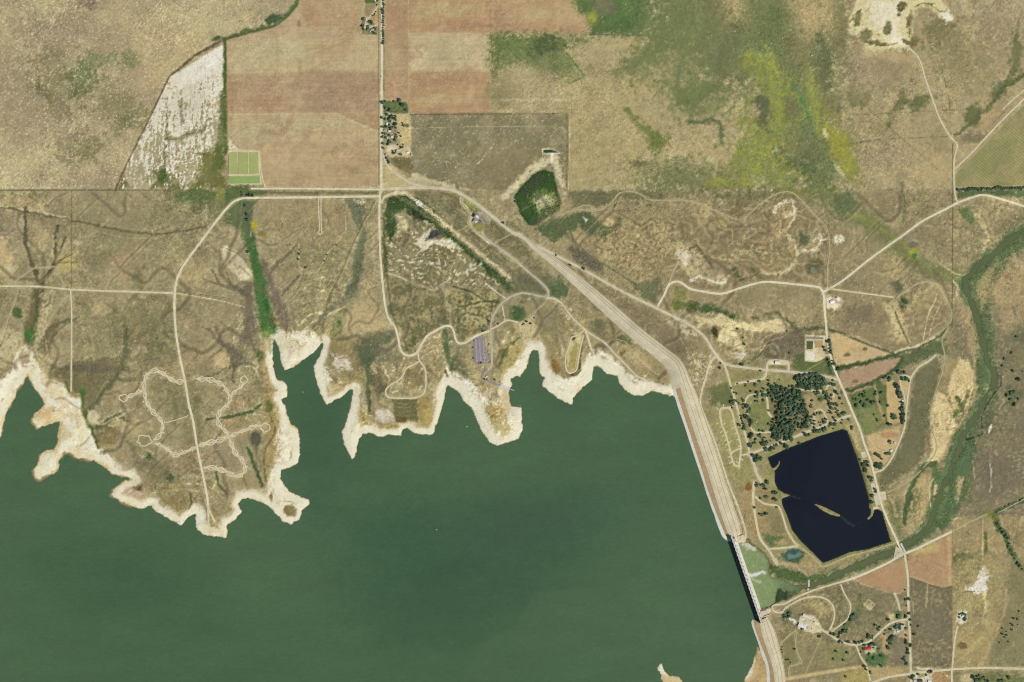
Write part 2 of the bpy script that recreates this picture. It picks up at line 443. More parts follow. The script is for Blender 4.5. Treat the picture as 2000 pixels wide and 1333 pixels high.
    ('track', T, 2.6, '1523,1259 1553,1233 1554,1268 1565,1294 1542,1303 1541,1326', 'thin trail zigzagging below the sheds'),
    ('track', D, 2.4, '738,49 727,53 720,54 718,40 727,28 739,12', 'farmyard drive at the top edge'),
    ('track', T, 2.6, '905,384 902,392 906,402 916,412 919,424 916,436 926,450 940,460', 'lane behind the highway buildings'),
    ('track', T, 2.4, '998,455 990,462 966,474', 'short link between highway and park road'),
    ('track', D, 2.6, '510,336 513,350 518,366', 'access track beside the green treatment cells'),
]
# ------------------------------------------------------------------ land cover: soils, grasses and sand by place
K = dict(dry=(172, 156, 119), pale=(184, 170, 130), mauve=(150, 134, 108), olive=(122, 118, 82), grey=(122, 113, 88), green=(92, 112, 66), lush=(76, 116, 60), deep=(62, 86, 58),
         yellow=(150, 148, 66), sand=(224, 216, 194), tan=(196, 174, 126), silt=(182, 160, 114), brown=(176, 144, 106), red=(172, 132, 102), dark=(104, 98, 76), gully=(112, 103, 80),
         gravel=(206, 196, 162), chalk=(214, 204, 186), wheat=(188, 166, 122), rust=(172, 112, 66), wet=(96, 96, 74), sage=(134, 126, 94), east=(160, 145, 108))
K = {k: np.array(v, np.float32) for k, v in K.items()}
CV = np.empty((NV, NU, 3), np.float32)
CV[:] = K['dry']
SPK = np.full((NV, NU), 9.0, np.float32)       # strength of the fine grain
SH = np.zeros((NV, NU), np.float32)            # how thick the brush stands


def mix(w, m, c):
    c = K[c] if isinstance(c, str) else np.asarray(c, np.float32)
    CV[w] = CV[w] * (1 - m[..., None]) + c * m[..., None]


def area(pts, c, a=1.0, soft=3.0, warp=2.0, spk=None, sh=0.0, grain=None):
    pts = P(pts) if isinstance(pts, str) else pts
    w = window(pts, soft + warp * 3 + 6)
    d = sdf(pts, w) + WARP[w] * warp
    if soft >= 3:
        d = d + TX[w] * soft * .95
        m = smooth(0.5 - d / (2.1 * soft)) * a
    else:
        m = smooth(0.5 - d / (2 * soft)) * a
    if grain is not None:
        m = m * smooth(0.5 + grain[w] * 2.2)
    mix(w, m, c)
    if spk is not None:
        SPK[w] = SPK[w] * (1 - m) + spk * m
    if sh:
        SH[w] = np.maximum(SH[w], m * sh)


def line(pts, c, w0, w1=None, a=1.0, soft=0.5, warp=0.0, sh=0.0, grain=None, dip=0.0):
    pts = P(pts) if isinstance(pts, str) else pts
    w1 = w0 if w1 is None else w1
    w = window(pts, max(w0, w1) * (1 + soft) + warp * 3 + 6)
    d, wid = seg_dist(pts, w, False, (w0 / 2, w1 / 2), min(warp * .7, 1.6))
    d = d + WARP[w] * warp * .7
    if warp > 0:
        d = d + TX[w] * np.minimum(wid * .5 + .4, 2.4)
    m = smooth((wid * (1 + soft) - d) / (wid * 2 * soft + 0.8)) * a
    if grain is not None:
        m = m * smooth(0.5 + grain[w] * 2.2)
    mix(w, m, c)
    if sh:
        SH[w] = np.maximum(SH[w], m * sh)
    if dip:
        H[w] -= dip * 2.0 * smooth(1 - d / (wid * 2 + 2))


def blob(u, v, ru, rv, ang, c, a=1.0, soft=0.8, warp=0.5, sh=0.0, grain=None, spk=None, calm=False):
    a = min(1.0, a * 1.25)
    r = max(ru, rv) * (1 + soft + warp)
    w = window([(u - r, v - r), (u + r, v + r)], 2)
    ca, sa = math.cos(R(ang)), math.sin(R(ang))
    du, dv = UU[w] - u, VV[w] - v
    x, y = (du * ca + dv * sa) / ru, (-du * sa + dv * ca) / rv
    q = np.sqrt(x * x + y * y) + (N20[w] * 0.6 + N60[w] * 0.4 + N8[w] * 0.35) * warp + (0 if calm else TX[w] * soft * .36)
    m = smooth(0.5 + (1 - q) / (soft * (1.4 if calm else 1.0))) * a
    if grain is not None:
        m = m * smooth(0.5 + grain[w] * 2.2)
    mix(w, m, c)
    if sh:
        SH[w] = np.maximum(SH[w], m * sh)
    if spk is not None:
        SPK[w] = SPK[w] * (1 - m) + spk * m


def wash(m, c):
    mix(FULL, np.clip(m, 0, 1), c)


F3 = fbm(3.4, 2, 31)
F6 = fbm(7, 3, 32)
F14 = fbm(15, 4, 33)
STREAK = fbm(20, 3, 34, ax=0.35, ay=1.6)
RIDGE = 1 - np.abs(fbm(46, 4, 35)) * 2.2
BED = fbm(14, 3, 36, u=UU + N60 * 30, v=VV * 2.4 + N60 * 60)      # terraced bedding on the bluffs

FLOW = fbm(16, 4, 37, ax=1.7, ay=.45)
# --- broad regions
wash(smooth(0.5 + N180 * 1.3) * 0.45, 'pale')
wash(smooth(0.35 + N60 * 1.4 - N180 * 0.6) * 0.42, 'mauve')
area('-80,371 1112,371 1112,1400 -80,1400', (152, 140, 105), 0.85, 3, 1)
area('1108,371 2100,371 2100,1400 1108,1400', (146, 132, 98), 0.85, 6, 4)
area('1600,40 2100,40 2100,371 1600,371', 'east', 0.8, 30, 20)
area('1860,640 2100,560 2100,1010 1850,1010', (120, 112, 88), 0.9, 22, 14)
area('1530,1170 1690,1130 1860,1130 1860,1310 1530,1330', (130, 122, 92), 0.8, 10, 8)
area('1860,1010 2100,1010 2100,1310 1860,1310', (158, 140, 100), 0.85, 3, 2)
wash(smooth((VV - 371) / 10) * smooth(0.3 + N60 * 1.3 + F14 * 0.6) * 0.40, 'sage')
wash(smooth((VV - 371) / 10) * smooth(0.1 + N180 * 1.3 + F14 * 0.9) * 0.42, 'olive')
wash(smooth((VV - 371) / 10) * smooth(-0.1 + F6 * 1.2 - N60 * 0.9) * 0.40, 'pale')
wash(smooth(-0.15 + F14 * 1.5 + N60) * 0.28, 'mauve')

# --- north-west pasture
for q in ((60, 40, 60, 30, 10, 'pale', .5), (30, 330, 90, 40, -12, 'pale', .75), (130, 300, 50, 30, 20, 'pale', .5), (410, 25, 90, 40, -15, 'pale', .6), (90, 70, 60, 30, 30, 'mauve', .6), (140, 50, 40, 25, 0, 'mauve', .55),
          (60, 190, 60, 70, 0, 'mauve', .45), (110, 180, 30, 40, 0, 'olive', .45), (175, 8, 18, 10, 0, (130, 112, 98), .7), (160, 160, 22, 42, 8, (106, 118, 76), .6), (185, 120, 42, 16, -8, (112, 120, 80), .4), (252, 118, 16, 20, 0, (106, 118, 76), .45),
          (110, 200, 50, 10, 40, 'olive', .7), (230, 205, 60, 34, 20, 'olive', .5), (240, 240, 26, 16, -40, 'olive', .5), (95, 140, 40, 40, 0, 'olive', .3), (340, 90, 60, 30, 0, 'tan', .3), (150, 290, 40, 26, 0, 'olive', .45), (170, 300, 36, 16, -50, 'olive', .5),
          (120, 245, 16, 60, -5, 'mauve', .5), (300, 150, 50, 20, -30, 'tan', .35), (290, 60, 50, 24, 0, 'wheat', .35), (200, 360, 60, 12, 0, 'mauve', .5), (85, 345, 16, 20, 0, 'mauve', .4)):
    blob(*q[:5], q[5], q[6], 1.2, 0.9)
area('-80,-80 452,-80 440,90 228,370 -80,370', 'chalk', 0.35, 3, 2, grain=F3 - 0.55)
line('-80,372 225,372 440,373', (98, 90, 76), 1.6, a=.75)
line('0,372 225,371', (98, 96, 72), 5, a=.25)
line('438,0 439,75', 'gully', 1.4, a=.4)
line('440,40 500,44', 'gully', 1.4, a=.5)
line('225,372 250,320 290,240 332,150 380,110 440,76', (112, 98, 82), 6, a=.85, warp=.5, dip=.6)
line('232,366 256,320 296,240 337,152', 'chalk', 2, a=.9)
line('440,78 490,62 530,55 555,40 580,12 590,-20', 'green', 12, 16, a=.85, warp=2, sh=.25)
line('440,76 500,60 545,48', 'gully', 4, a=.5)
blob(535, 38, 16, 9, -20, 'deep', .6)
blob(425, 75, 12, 5, -20, 'green', .8)
blob(437, 62, 18, 10, 0, 'pale', .7)
# white patchy field
WHITEFIELD = P('438,86 333,150 300,220 250,320 230,369 438,369')
area(WHITEFIELD, (168, 157, 124), 1, 1.5, .5)
area(WHITEFIELD, (112, 112, 66), .8, 4, 2, grain=N60 - (VV - 330) * -0.012 - .35)
STRIPE = fbm(9, 3, 40, ax=1.8, ay=0.28)
area(WHITEFIELD, (212, 203, 184), .85, 1.5, .5, grain=STRIPE * .75 + F6 * .5 + F3 * .45 + N20 * .6 - (VV - 225) * .0052 + .30 - (UU > 415) * smooth((VV - 150) / 60) * .5)
area('436,90 345,146 350,175 430,140', (222, 213, 197), .8, 5, 3)
line('328,270 350,272 372,262 395,255 412,232', (124, 118, 84), 12, 6, a=.65, warp=3, soft=.8)
line('326,190 325,250 322,310 324,360', (104, 106, 66), 4, a=.7, warp=2, grain=F6 + .1)
line('355,180 352,220 358,250', (104, 106, 66), 5, a=.6, warp=2, grain=F6)
area('395,300 437,280 440,370 380,370', (112, 112, 64), .9, 10, 6)
line('440,80 441,200 441,300', 'green', 9, 10, a=.9, warp=1.2)
line('436,180 437,230 430,290 420,330', (92, 106, 62), 14, a=.7, warp=4)
blob(318, 345, 8, 16, 0, 'green', .8)

# --- north fields
F1 = P('443,79 500,64 535,55 552,44 566,32 582,12 590,-20 590,-80 706,-80 706,70 739,71 740,362 513,361 512,336 508,296 470,293 460,284 446,266')
F2 = P('752,-80 1100,-80 1118,0 1134,24 1149,38 1150,67 957,68 957,221 801,221 796,197 751,196')
area(F1, (180, 156, 122), 1, 1, .3, spk=5)
area('446,84 736,70 738,145 448,145', (192, 172, 130), .85, 6, 3)
area('446,148 740,140 740,222 446,222', (172, 142, 110), .7, 5, 3)
area('590,136 740,140 740,222 590,222', (166, 134, 106), .6, 5, 2)
area('446,222 740,222 736,278 446,278', (190, 168, 124), .6, 5, 3)
area('660,222 740,222 740,255 700,240', (172, 140, 106), .9, 2, 1)
area('500,280 740,280 740,362 514,362', (182, 154, 116), .9, 3, 2)
area('590,2 706,2 706,60 590,60', (184, 154, 112), .6, 8, 4)
blob(690, 60, 40, 12, -25, 'brown', .5)
for q in ((612, 40, 14, 16, 0, 'red', .5), (600, 20, 10, 20, 0, 'red', .5), (530, 250, 60, 9, -5, 'pale', .6), (620, 240, 50, 10, 0, 'pale', .5), (530, 95, 60, 16, 0, 'pale', .5), (660, 100, 50, 20, 0, 'brown', .4), (690, 335, 14, 8, 30, (150, 140, 96), .6), (676, 283, 6, 5, 0, (140, 136, 90), .6),
          (520, 200, 40, 20, 0, 'red', .4), (640, 190, 50, 20, 0, 'mauve', .25), (490, 262, 40, 14, -20, 'pale', .5), (460, 180, 14, 30, 0, 'brown', .4), (560, 330, 30, 20, 0, 'wheat', .4), (640, 300, 60, 20, 0, 'wheat', .3), (450, 200, 10, 40, 0, 'red', .3)):
    blob(*q[:5], q[5], q[6], 1.2, .6)
line('584,105 586,130 582,160 572,190 571,225 562,250 548,262 530,262 515,255 505,270 512,285', (160, 132, 102), 9, 13, a=.55, warp=1.2, soft=.6)
line('585,108 585,212 583,300 583,355', 'pale', 1.6, a=.5)
line('594,107 640,92 690,72 706,64', (206, 186, 146), 2, a=.8)
line('596,110 640,95 690,75', (160, 130, 100), 2, a=.5)
line('452,268 475,252 500,247 520,252', (160, 130, 100), 2, a=.7)
line('455,262 480,248 505,246', 'pale', 3, a=.6)
line('470,170 520,166 585,168', (160, 134, 100), 1.6, a=.5)
line('446,224 640,223 660,223 690,238 738,258', (204, 184, 142), 3, a=.7)
line('446,279 738,281', (176, 150, 112), 2, a=.5)
blob(586, 108, 8, 8, 0, 'pale', .9)
blob(584, 47, 4, 6, 0, (140, 122, 92), .7)
area(F2, (180, 150, 112), 1, 1, .3, spk=5)
area('752,-80 798,-80 798,196 752,196', (172, 142, 108), .8, 2, 1)
area('800,-80 958,-80 957,66 800,66', (180, 146, 106), .9, 3, 1)
area('960,-80 1150,-80 1150,67 960,67', (184, 152, 112), .9, 3, 1)
area('800,67 957,67 957,142 800,142', (194, 174, 134), .95, 5, 2)
area('800,140 957,140 957,221 800,221', (178, 144, 106), .95, 4, 2)
for q in ((870, 20, 60, 12, 0, 'wheat', .5), (920, 50, 50, 10, 0, 'red', .6), (850, 55, 50, 8, 0, 'red', .6), (830, 20, 30, 20, 0, 'wheat', .4), (1050, 30, 60, 10, 0, 'wheat', .5), (1020, 55, 70, 8, 0, 'red', .5), (1100, 20, 30, 8, 30, 'wheat', .4), (1120, 60, 40, 6, 0, 'red', .4), (980, 30, 30, 16, 0, 'red', .4), (775, 30, 26, 20, 0, 'red', .5), (775, 120, 20, 30, 0, 'wheat', .4), (775, 170, 24, 20, 0, 'red', .4), (880, 160, 60, 8, 0, 'red', .5), (860, 195, 50, 10, 0, 'wheat', .5), (900, 210, 60, 6, 0, 'red', .5), (870, 105, 40, 20, 0, 'pale', .5)):
    blob(*q[:5], q[5], q[6], 1.2, .6)
HROW = fbm(5, 2, 41, ax=0.06, ay=1.3)
for f in (F1, F2):
    area(f, (164, 132, 104), .12, 1, .2, grain=HROW - .05)
    area(f, (202, 182, 142), .11, 1, .2, grain=-HROW - .12)
line('798,0 799,196', (200, 184, 146), 2, a=.6)
line('802,66 956,66', (196, 172, 134), 2, a=.6)
line('958,-20 958,68', (160, 130, 100), 3, a=.6)
line('957,68 957,221', 'chalk', 1.6, a=.6)
line('801,220 955,221', (166, 128, 100), 4, a=.7)
line('752,196 752,-40', (190, 172, 134), 3, a=.5)

for f in (F1, F2):                                  # damp spots, turns and worn streaks
    area(f, (166, 134, 106), .4, 1, .2, grain=N60 * .7 + F14 * .5 - .3)
    area(f, (200, 178, 138), .35, 1, .2, grain=-N60 * .7 + F14 * .5 - .35)
# --- dark rectangle east of the hamlet
D1 = P('802,223 957,222 1110,221 1110,371 870,371 802,345')
area(D1, (142, 133, 103), .95, 1.5, 1)
area(D1, (118, 113, 86), .5, 2, 1, grain=N60 + .1)
area(D1, (180, 166, 130), .55, 2, 1, grain=F3 + F14 * .7 - .72)
area('920,300 1050,280 1060,340 990,371 920,371', (134, 122, 90), .6, 16, 8)
line('803,252 880,249 980,248 1070,247 1098,250 1106,262', (168, 156, 118), 2, a=.8)
line('803,224 1108,222', (106, 94, 76), 3, a=.7)
line('1108,222 1108,300 1106,371', (104, 104, 72), 5, a=.8)
line('1112,224 1112,300 1110,371', 'chalk', 1.8, a=.6)
line('963,282 950,302 930,325', 'chalk', 3, a=.5, warp=2, grain=F3 + .1)
line('850,300 872,320 880,335', 'chalk', 3, a=.35, warp=2, grain=F3)
area('802,336 840,350 890,362 925,371 880,371 850,362 802,350', (188, 176, 138), .85, 3, 2, grain=F14 + .45)
# pale arm and wetland at the middle of the north side
line('985,385 1010,360 1040,330 1065,315 1082,312', (198, 184, 146), 14, 18, a=.9, warp=4, grain=F6 + .55)
line('1082,312 1092,340 1102,370 1104,400', (194, 182, 144), 14, 8, a=.9, warp=4, grain=F6 + .5)
line('1078,300 1078,314', 'chalk', 7, a=.9)
area('1058,292 1070,290 1092,296 1096,301 1060,302', 'chalk', .9, 2, 1)
area('1060,293 1076,292 1094,299 1062,300', 'deep', .9, 1, 0, sh=.4)
WET1 = P('1003,386 1020,362 1040,342 1062,331 1080,338 1090,372 1096,398 1092,412 1070,425 1045,442 1032,440 1016,420 1010,400')
area(WET1, (66, 90, 52), 1, 2, 2, sh=.8)
area('1016,372 1040,348 1060,340 1066,350 1040,366 1020,384', (74, 78, 66), .85, 5, 4)
area('1036,388 1060,372 1082,376 1094,400 1075,414 1050,420', (130, 138, 78), .7, 7, 6)
area('1042,392 1064,382 1082,388 1078,398 1052,410', (198, 190, 146), .75, 5, 5)
area('1036,438 1060,420 1070,424 1050,442', (80, 78, 72), .8, 4, 3)

# --- green meadows of the north-east
area('958,70 1150,68 1290,66 1290,371 1112,371 1112,222 958,220', (166, 152, 112), .9, 3, 2)
# pale and olive mottling over the whole north-east
_ne = smooth((UU - 970) / 40) * (VV < 371)
for _p in (F1, F2, D1):
    w = window(_p, 4)
    _ne[w] *= sdf(_p, w) > 0
wash(_ne * smooth(-.1 + N60 * 1.5 + TX * .5) * .42, (186, 166, 120))
wash(_ne * smooth(-.25 - N60 * 1.4 + TX * .6) * .45, (124, 118, 82))
area('959,70 1145,70 1142,84 1108,86 1106,102 1141,150 1110,164 1060,140 1010,124 960,150', (106, 118, 72), 0.80, 12.2, 9.0)
area('959,70 1060,70 1050,92 990,110 959,104', (98, 116, 68), 0.55, 15.6, 9.0)
line('1106,104 1141,148', 'lush', 4, a=.7)
line('1141,150 1112,164', 'lush', 4, a=.6)
blob(1065, 92, 32, 16, -10, (84, 96, 64), .7, 1.5, .8)
blob(985, 180, 26, 30, 0, 'olive', .5, 1.5, .8)
area('990,150 1120,150 1110,200 1000,215', 'dry', 0.55, 29.2, 15.0)
line('978,196 1060,196 1110,196 1140,185', (190, 174, 132), 4, a=.7, warp=1.5, soft=1.1)
area('1150,-80 1275,-80 1262,68 1151,68 1150,38 1134,24 1116,-4', (90, 112, 68), 0.95, 10.5, 4.5)
blob(1157, 33, 10, 12, 0, 'yellow', .8, 1.5, .8)
blob(1180, 14, 22, 14, 20, (118, 112, 88), .7, 1.5, .8)
blob(1240, 40, 30, 26, 0, (78, 104, 60), .7, 1.5, .8)
line('1150,68 1260,70 1290,70', (96, 90, 66), 2.5, a=.7)
area('1262,-80 1660,-80 1640,150 1560,200 1470,150 1440,150 1400,120 1330,100 1262,120', (122, 124, 84), 0.95, 42.8, 21.0)
blob(1350, 40, 90, 46, 0, (104, 118, 74), .65, 1.5, .8)
blob(1300, 80, 50, 30, -30, (110, 120, 78), .6, 1.5, .8)
blob(1460, 60, 30, 60, 10, (116, 122, 80), .6, 1.5, .8)
blob(1530, 90, 30, 60, 0, (112, 118, 80), .6, 1.5, .8)
blob(1400, 110, 50, 34, 40, (106, 102, 78), .7, 1.5, .8)
blob(1430, 25, 26, 46, -6, (180, 158, 116), .9, 1.5, .8)
blob(1586, 25, 46, 50, 0, (178, 156, 114), .9, 1.5, .8)
blob(1575, 70, 16, 16, 40, (170, 148, 108), .7, 1.5, .8)
blob(1235, 88, 24, 10, 0, (178, 158, 112), .9, 1.5, .8)
line('1232,140 1262,112 1290,96 1320,88 1345,80', (92, 108, 66), 14, 10, a=.8, warp=3, soft=1.1)
line('1200,145 1235,128 1262,108', (106, 114, 70), 16, a=.7, warp=4, soft=1.1)
blob(1410, 30, 20, 24, 0, 'olive', .3, 1.5, .8)
area('1140,150 1220,150 1262,118 1330,108 1330,150 1310,180 1340,210 1350,240 1400,260 1470,180 1485,220 1470,300 1420,330 1300,330 1112,371 1112,222', (170, 154, 112), 0.75, 25.8, 15.0)
line('1336,100 1328,130 1322,170 1345,205', (100, 106, 72), 16, 12, a=.8, warp=4, soft=1.1)
blob(1382, 175, 40, 20, -30, (92, 106, 66), .85, 1.5, .8, sh=.1)
blob(1345, 190, 20, 24, 0, (98, 110, 68), .8, 1.5, .8)
blob(1395, 155, 12, 8, 0, (176, 160, 124), .8, 1.5, .8)
line('1345,238 1375,240 1390,232 1405,240 1410,255 1408,280', (88, 104, 70), 9, 8, a=.85, warp=2, sh=.15, soft=1.1)
line('1340,220 1380,212 1420,200', (130, 126, 84), 14, a=.6, warp=4, soft=1.1)
blob(1430, 212, 34, 18, 0, (192, 176, 124), .8, 1.5, .8, grain=F6 + .4)
blob(1400, 315, 40, 18, 10, (176, 156, 112), .7, 1.5, .8)
blob(1385, 312, 18, 10, 0, 'pale', .8, 1.5, .8)
line('1222,215 1245,240 1270,262 1282,285', (112, 120, 72), 8, 22, a=.8, warp=4, soft=1.1)
blob(1285, 275, 20, 14, 0, (110, 122, 64), .7, 1.5, .8)
blob(1245, 320, 12, 8, 0, (96, 100, 68), .6, 1.5, .8)
area('1262,370 1300,330 1340,325 1370,350 1430,340 1450,371', (108, 108, 76), 0.80, 22.4, 12.0)
area('1112,230 1180,250 1200,300 1160,371 1112,371', (156, 142, 100), 0.50, 22.4, 12.0, grain=F14)
for q in ((1340, 110, 90, 60, -20), (1370, 190, 60, 50, 0), (1560, 240, 90, 140, -15), (1440, 110, 60, 70, 0), (1270, 110, 50, 30, -30), (1330, 345, 80, 30, 0), (1500, 340, 120, 30, 0)):
    blob(*q, (118, 124, 80), .55, 1.6, .8)
line('1440,60 1420,100 1400,140', (104, 110, 78), 30, a=.6, warp=8, soft=1.1)
line('1516,40 1500,80 1498,110 1520,160 1560,200 1580,260 1620,320', (108, 118, 76), 60, 76, a=.85, warp=8, soft=.7)
for q in ((1480, 120, 22, 22, 0), (1510, 175, 26, 40, -10), (1530, 210, 40, 44, 0), (1500, 260, 46, 40, 0), (1470, 310, 40, 36, 10), (1540, 320, 40, 30, 0), (1410, 358, 24, 8, 0), (1450, 355, 26, 8, -10), (1570, 345, 30, 10, 20), (1590, 190, 16, 44, -10), (1600, 240, 12, 30, -20), (1500, 130, 16, 30, 0)):
    blob(*q, (132, 138, 78), .85, 1.4, .9)
    blob(*q, (150, 150, 66), .62, 1.4, 1.2, grain=F14 + FLOW * .8 - .15)
blob(1550, 100, 24, 34, 0, 'olive', .6, 1.5, .8)
blob(1490, 215, 14, 34, 0, (100, 102, 76), .7, 1.5, .8)
blob(1545, 215, 14, 20, 0, (112, 106, 80), .6, 1.5, .8)
line('1552,170 1566,196 1574,218 1588,250', (92, 128, 84), 6, a=.75, warp=2, soft=1.1)
blob(1565, 300, 34, 40, -30, (112, 112, 80), .6, 1.5, .8)
blob(1585, 335, 30, 24, 20, (96, 106, 70), .7, 1.5, .8)
blob(1380, 25, 60, 30, 0, 'olive', .35, 1.5, .8)
line('1400,340 1450,300 1480,280', 'gully', 1.4, a=.35)

# --- north-east pasture, pit, tracks
for q in ((1700, 130, 60, 40, 0, 'mauve', .4), (1640, 60, 16, 60, 0, 'olive', .5), (1608, 120, 16, 60, -6, (106, 110, 78), .7), (1620, 200, 18, 60, -20, 'olive', .4), (1830, 60, 26, 30, 30, 'olive', .6), (1880, 110, 60, 60, 30, 'olive', .3), (1960, 40, 50, 60, 0, 'mauve', .5), (1985, 100, 12, 40, 0, (108, 112, 74), .6), (1795, 200, 24, 12, -20, (108, 112, 74), .7), (1758, 200, 10, 34, 30, (108, 112, 74), .6), (1675, 190, 24, 24, 30, 'olive', .45),
          (1930, 212, 22, 30, 30, (176, 152, 112), .6), (1900, 225, 14, 22, 10, (100, 108, 70), .7), (1958, 170, 12, 30, 40, (98, 108, 70), .6), (1720, 310, 50, 26, 0, 'mauve', .35), (1820, 330, 40, 30, 0, 'wheat', .4), (1900, 270, 30, 10, -10, 'grey', .6), (1640, 290, 20, 60, -24, 'yellow', .7), (1612, 264, 4, 12, -20, (190, 174, 138), .6), (1640, 335, 5, 18, -30, (188, 172, 134), .5)):
    blob(*q[:5], q[5], q[6], 1.0, .8)
area('1676,-80 1800,-80 1845,6 1858,36 1848,42 1826,24 1812,10 1790,16 1782,40 1780,70 1776,96 1760,100 1690,98 1680,72 1658,66 1658,38 1672,12', (204, 192, 146), .95, 5, 5, grain=F14 + .75)
area('1700,0 1762,0 1752,60 1770,92 1740,90 1720,60 1698,40', (220, 208, 184), .85, 8, 5)
area('1850,20 1862,38 1848,44 1838,28', 'sand', .8, 4, 3)
for q in ((1732, 58, 8, 13, 20), (1726, 88, 8, 4, 0), (1785, 86, 6, 12, 10), (1776, 40, 5, 18, 10), (1690, 70, 12, 12, 0), (1672, 44, 6, 14, 10), (1760, 12, 8, 10, 30), (1708, 85, 14, 6, 0), (1755, 30, 4, 3, 0), (1768, 82, 8, 3, 30)):
    blob(*q, (118, 114, 76), .65, .9, 1.0, sh=.12)
for s in ('1782,16 1800,8 1822,8', '1770,34 1778,60 1774,74', '1660,44 1668,30 1680,20', '1690,84 1730,90 1752,86', '1818,10 1830,20 1846,24', '1752,14 1764,8 1760,22 1750,20'):
    line(s, (112, 106, 70), 3, a=.75, warp=1.5)
area('1684,96 1760,98 1790,110 1786,122 1740,118 1690,112', 'tan', .5, 8, 6)
for s in ('1672,225 1760,220 1830,217 1900,214', '1640,285 1700,275 1780,270 1850,268', '1838,130 1852,190 1857,230 1857,262', '1600,371 1860,371', '1740,255 1790,295 1830,330', '1680,200 1720,235 1760,270', '1640,285 1660,280'):
    line(s, (112, 108, 74), 1.8, a=.65, warp=.5)
line('1690,195 1730,235 1800,300 1850,340', (176, 158, 116), 1.6, a=.5)
line('1866,265 1905,235 1940,200 1958,172 2000,146', (98, 106, 70), 7, 10, a=.7, warp=2)
line('1940,240 1965,215 1975,165 2000,146', 'gully', 1.4, a=.5)
line('1986,20 1980,60 1972,100', 'tan', 2, a=.5, warp=2)
line('1860,282 1860,371 1860,640', (104, 100, 72), 2.2, a=.7)
CROP = P('1866,341 1900,307 2000,206 2080,126 2080,364 1866,367')
area(CROP, (140, 138, 92), 1, 1.5, .3, spk=4)
area(CROP, (166, 150, 108), .5, 3, 1, grain=N60 + .1)
line('1868,367 2060,364', (176, 154, 114), 5, a=.8)
area('1866,374 2080,368 2080,388 1930,383 1870,388', (92, 108, 72), .9, 3, 2)
# --- beaches: pale sand and chalky gravel up to the old high-water mark
wid = 18 + N60 * 10 + N180 * 6 + N20 * 3
wid = np.clip(wid, 7, 34)
sandm = smooth(0.5 - (d_shore - wid + TX * 4.5) / 11) * (d_shore > -60) * smooth((1320 - UU + (VV - 760) * .3) / 8)
# stranded shorelines: pale and dark benches following the old water levels
DC = d_shore + N20 * 2.2 + N60 * 5 + N8 * .9
ring = (np.sin(DC / 2.3 + N180 * 4) * .6 + np.sin(DC / 1.3 + N60 * 3) * .3 + TX * .35) * (.1 + .75 * smooth(.35 + N60 * 1.4 + N180 * .5))
bluff = smooth((115 + N180 * 60 - d_shore) / 50) * smooth((d_shore - wid) / 6) * (UU < 1312) * smooth(.75 + N60 * .9)
wash(bluff * smooth(.4 + N60) * .5, (180, 166, 120))
wash(bluff * smooth(ring * 1.2 + TX * .5 - .1) * .75, (204, 191, 148))
wash(bluff * smooth(-ring * 1.2 + TX * .6 - .35) * .68, (104, 98, 70))
wash(bluff * smooth((N20 + TX * .6 - .35) * 2) * .5, (150, 128, 78))
H += ring * bluff * .45
SH = np.maximum(SH, bluff * smooth(-ring * 1.2 + N20 - .3) * .12)
wash(smooth(0.5 - (d_shore - wid - 8 + TX * 8) / 22) * (d_shore > -60) * smooth((1320 - UU + (VV - 760) * .3) / 8) * .4, (200, 184, 138))
wash(sandm * 0.95, (229, 219, 194))
wash(sandm * smooth((300 - UU) / 60) * smooth(.35 + N20) * .5, (212, 190, 142))
wash(sandm * smooth(N20 * 1.4 + N60 - .2) * .3, (214, 200, 164))
SPK[sandm > .4] = 4.5
for s in ('-80,765 5,740 26,718 31,689 47,672 60,684 76,716 92,737 126,752 137,776 157,778 160,807 171,834 186,857 189,873 215,886 236,905 262,926 262,940 -80,900',
          '520,660 540,650 565,652 612,644 624,668 630,690 560,740 540,740 520,690', '1157,680 1185,688 1201,705 1227,727 1250,742 1274,750 1308,757 1310,785 1157,760',
          '530,690 545,745 562,775 558,800 577,840 586,890 562,918 550,935 562,960 604,980 586,1012 560,1022 535,992 518,978 522,940 536,905 532,860 548,830 540,790 530,740', '668,845 690,760 702,764 703,822 714,840 790,840 838,836 852,800 860,752 874,722 880,750 846,850 700,852 690,904',
          '614,720 642,712 668,730 664,742 690,752 684,766 640,792 618,760', '1054,692 1074,712 1100,740 1128,734 1152,690 1164,712 1152,748 1119,793 1074,769 1056,740',
          '870,716 895,728 918,745 940,768 958,783 976,778 985,790 1000,800 1010,830 1000,860 960,860 900,790', '985,745 1010,705 1036,690 1040,700 1010,740 1000,760'):
    area(s, (229, 219, 194), .92, 4, 3)
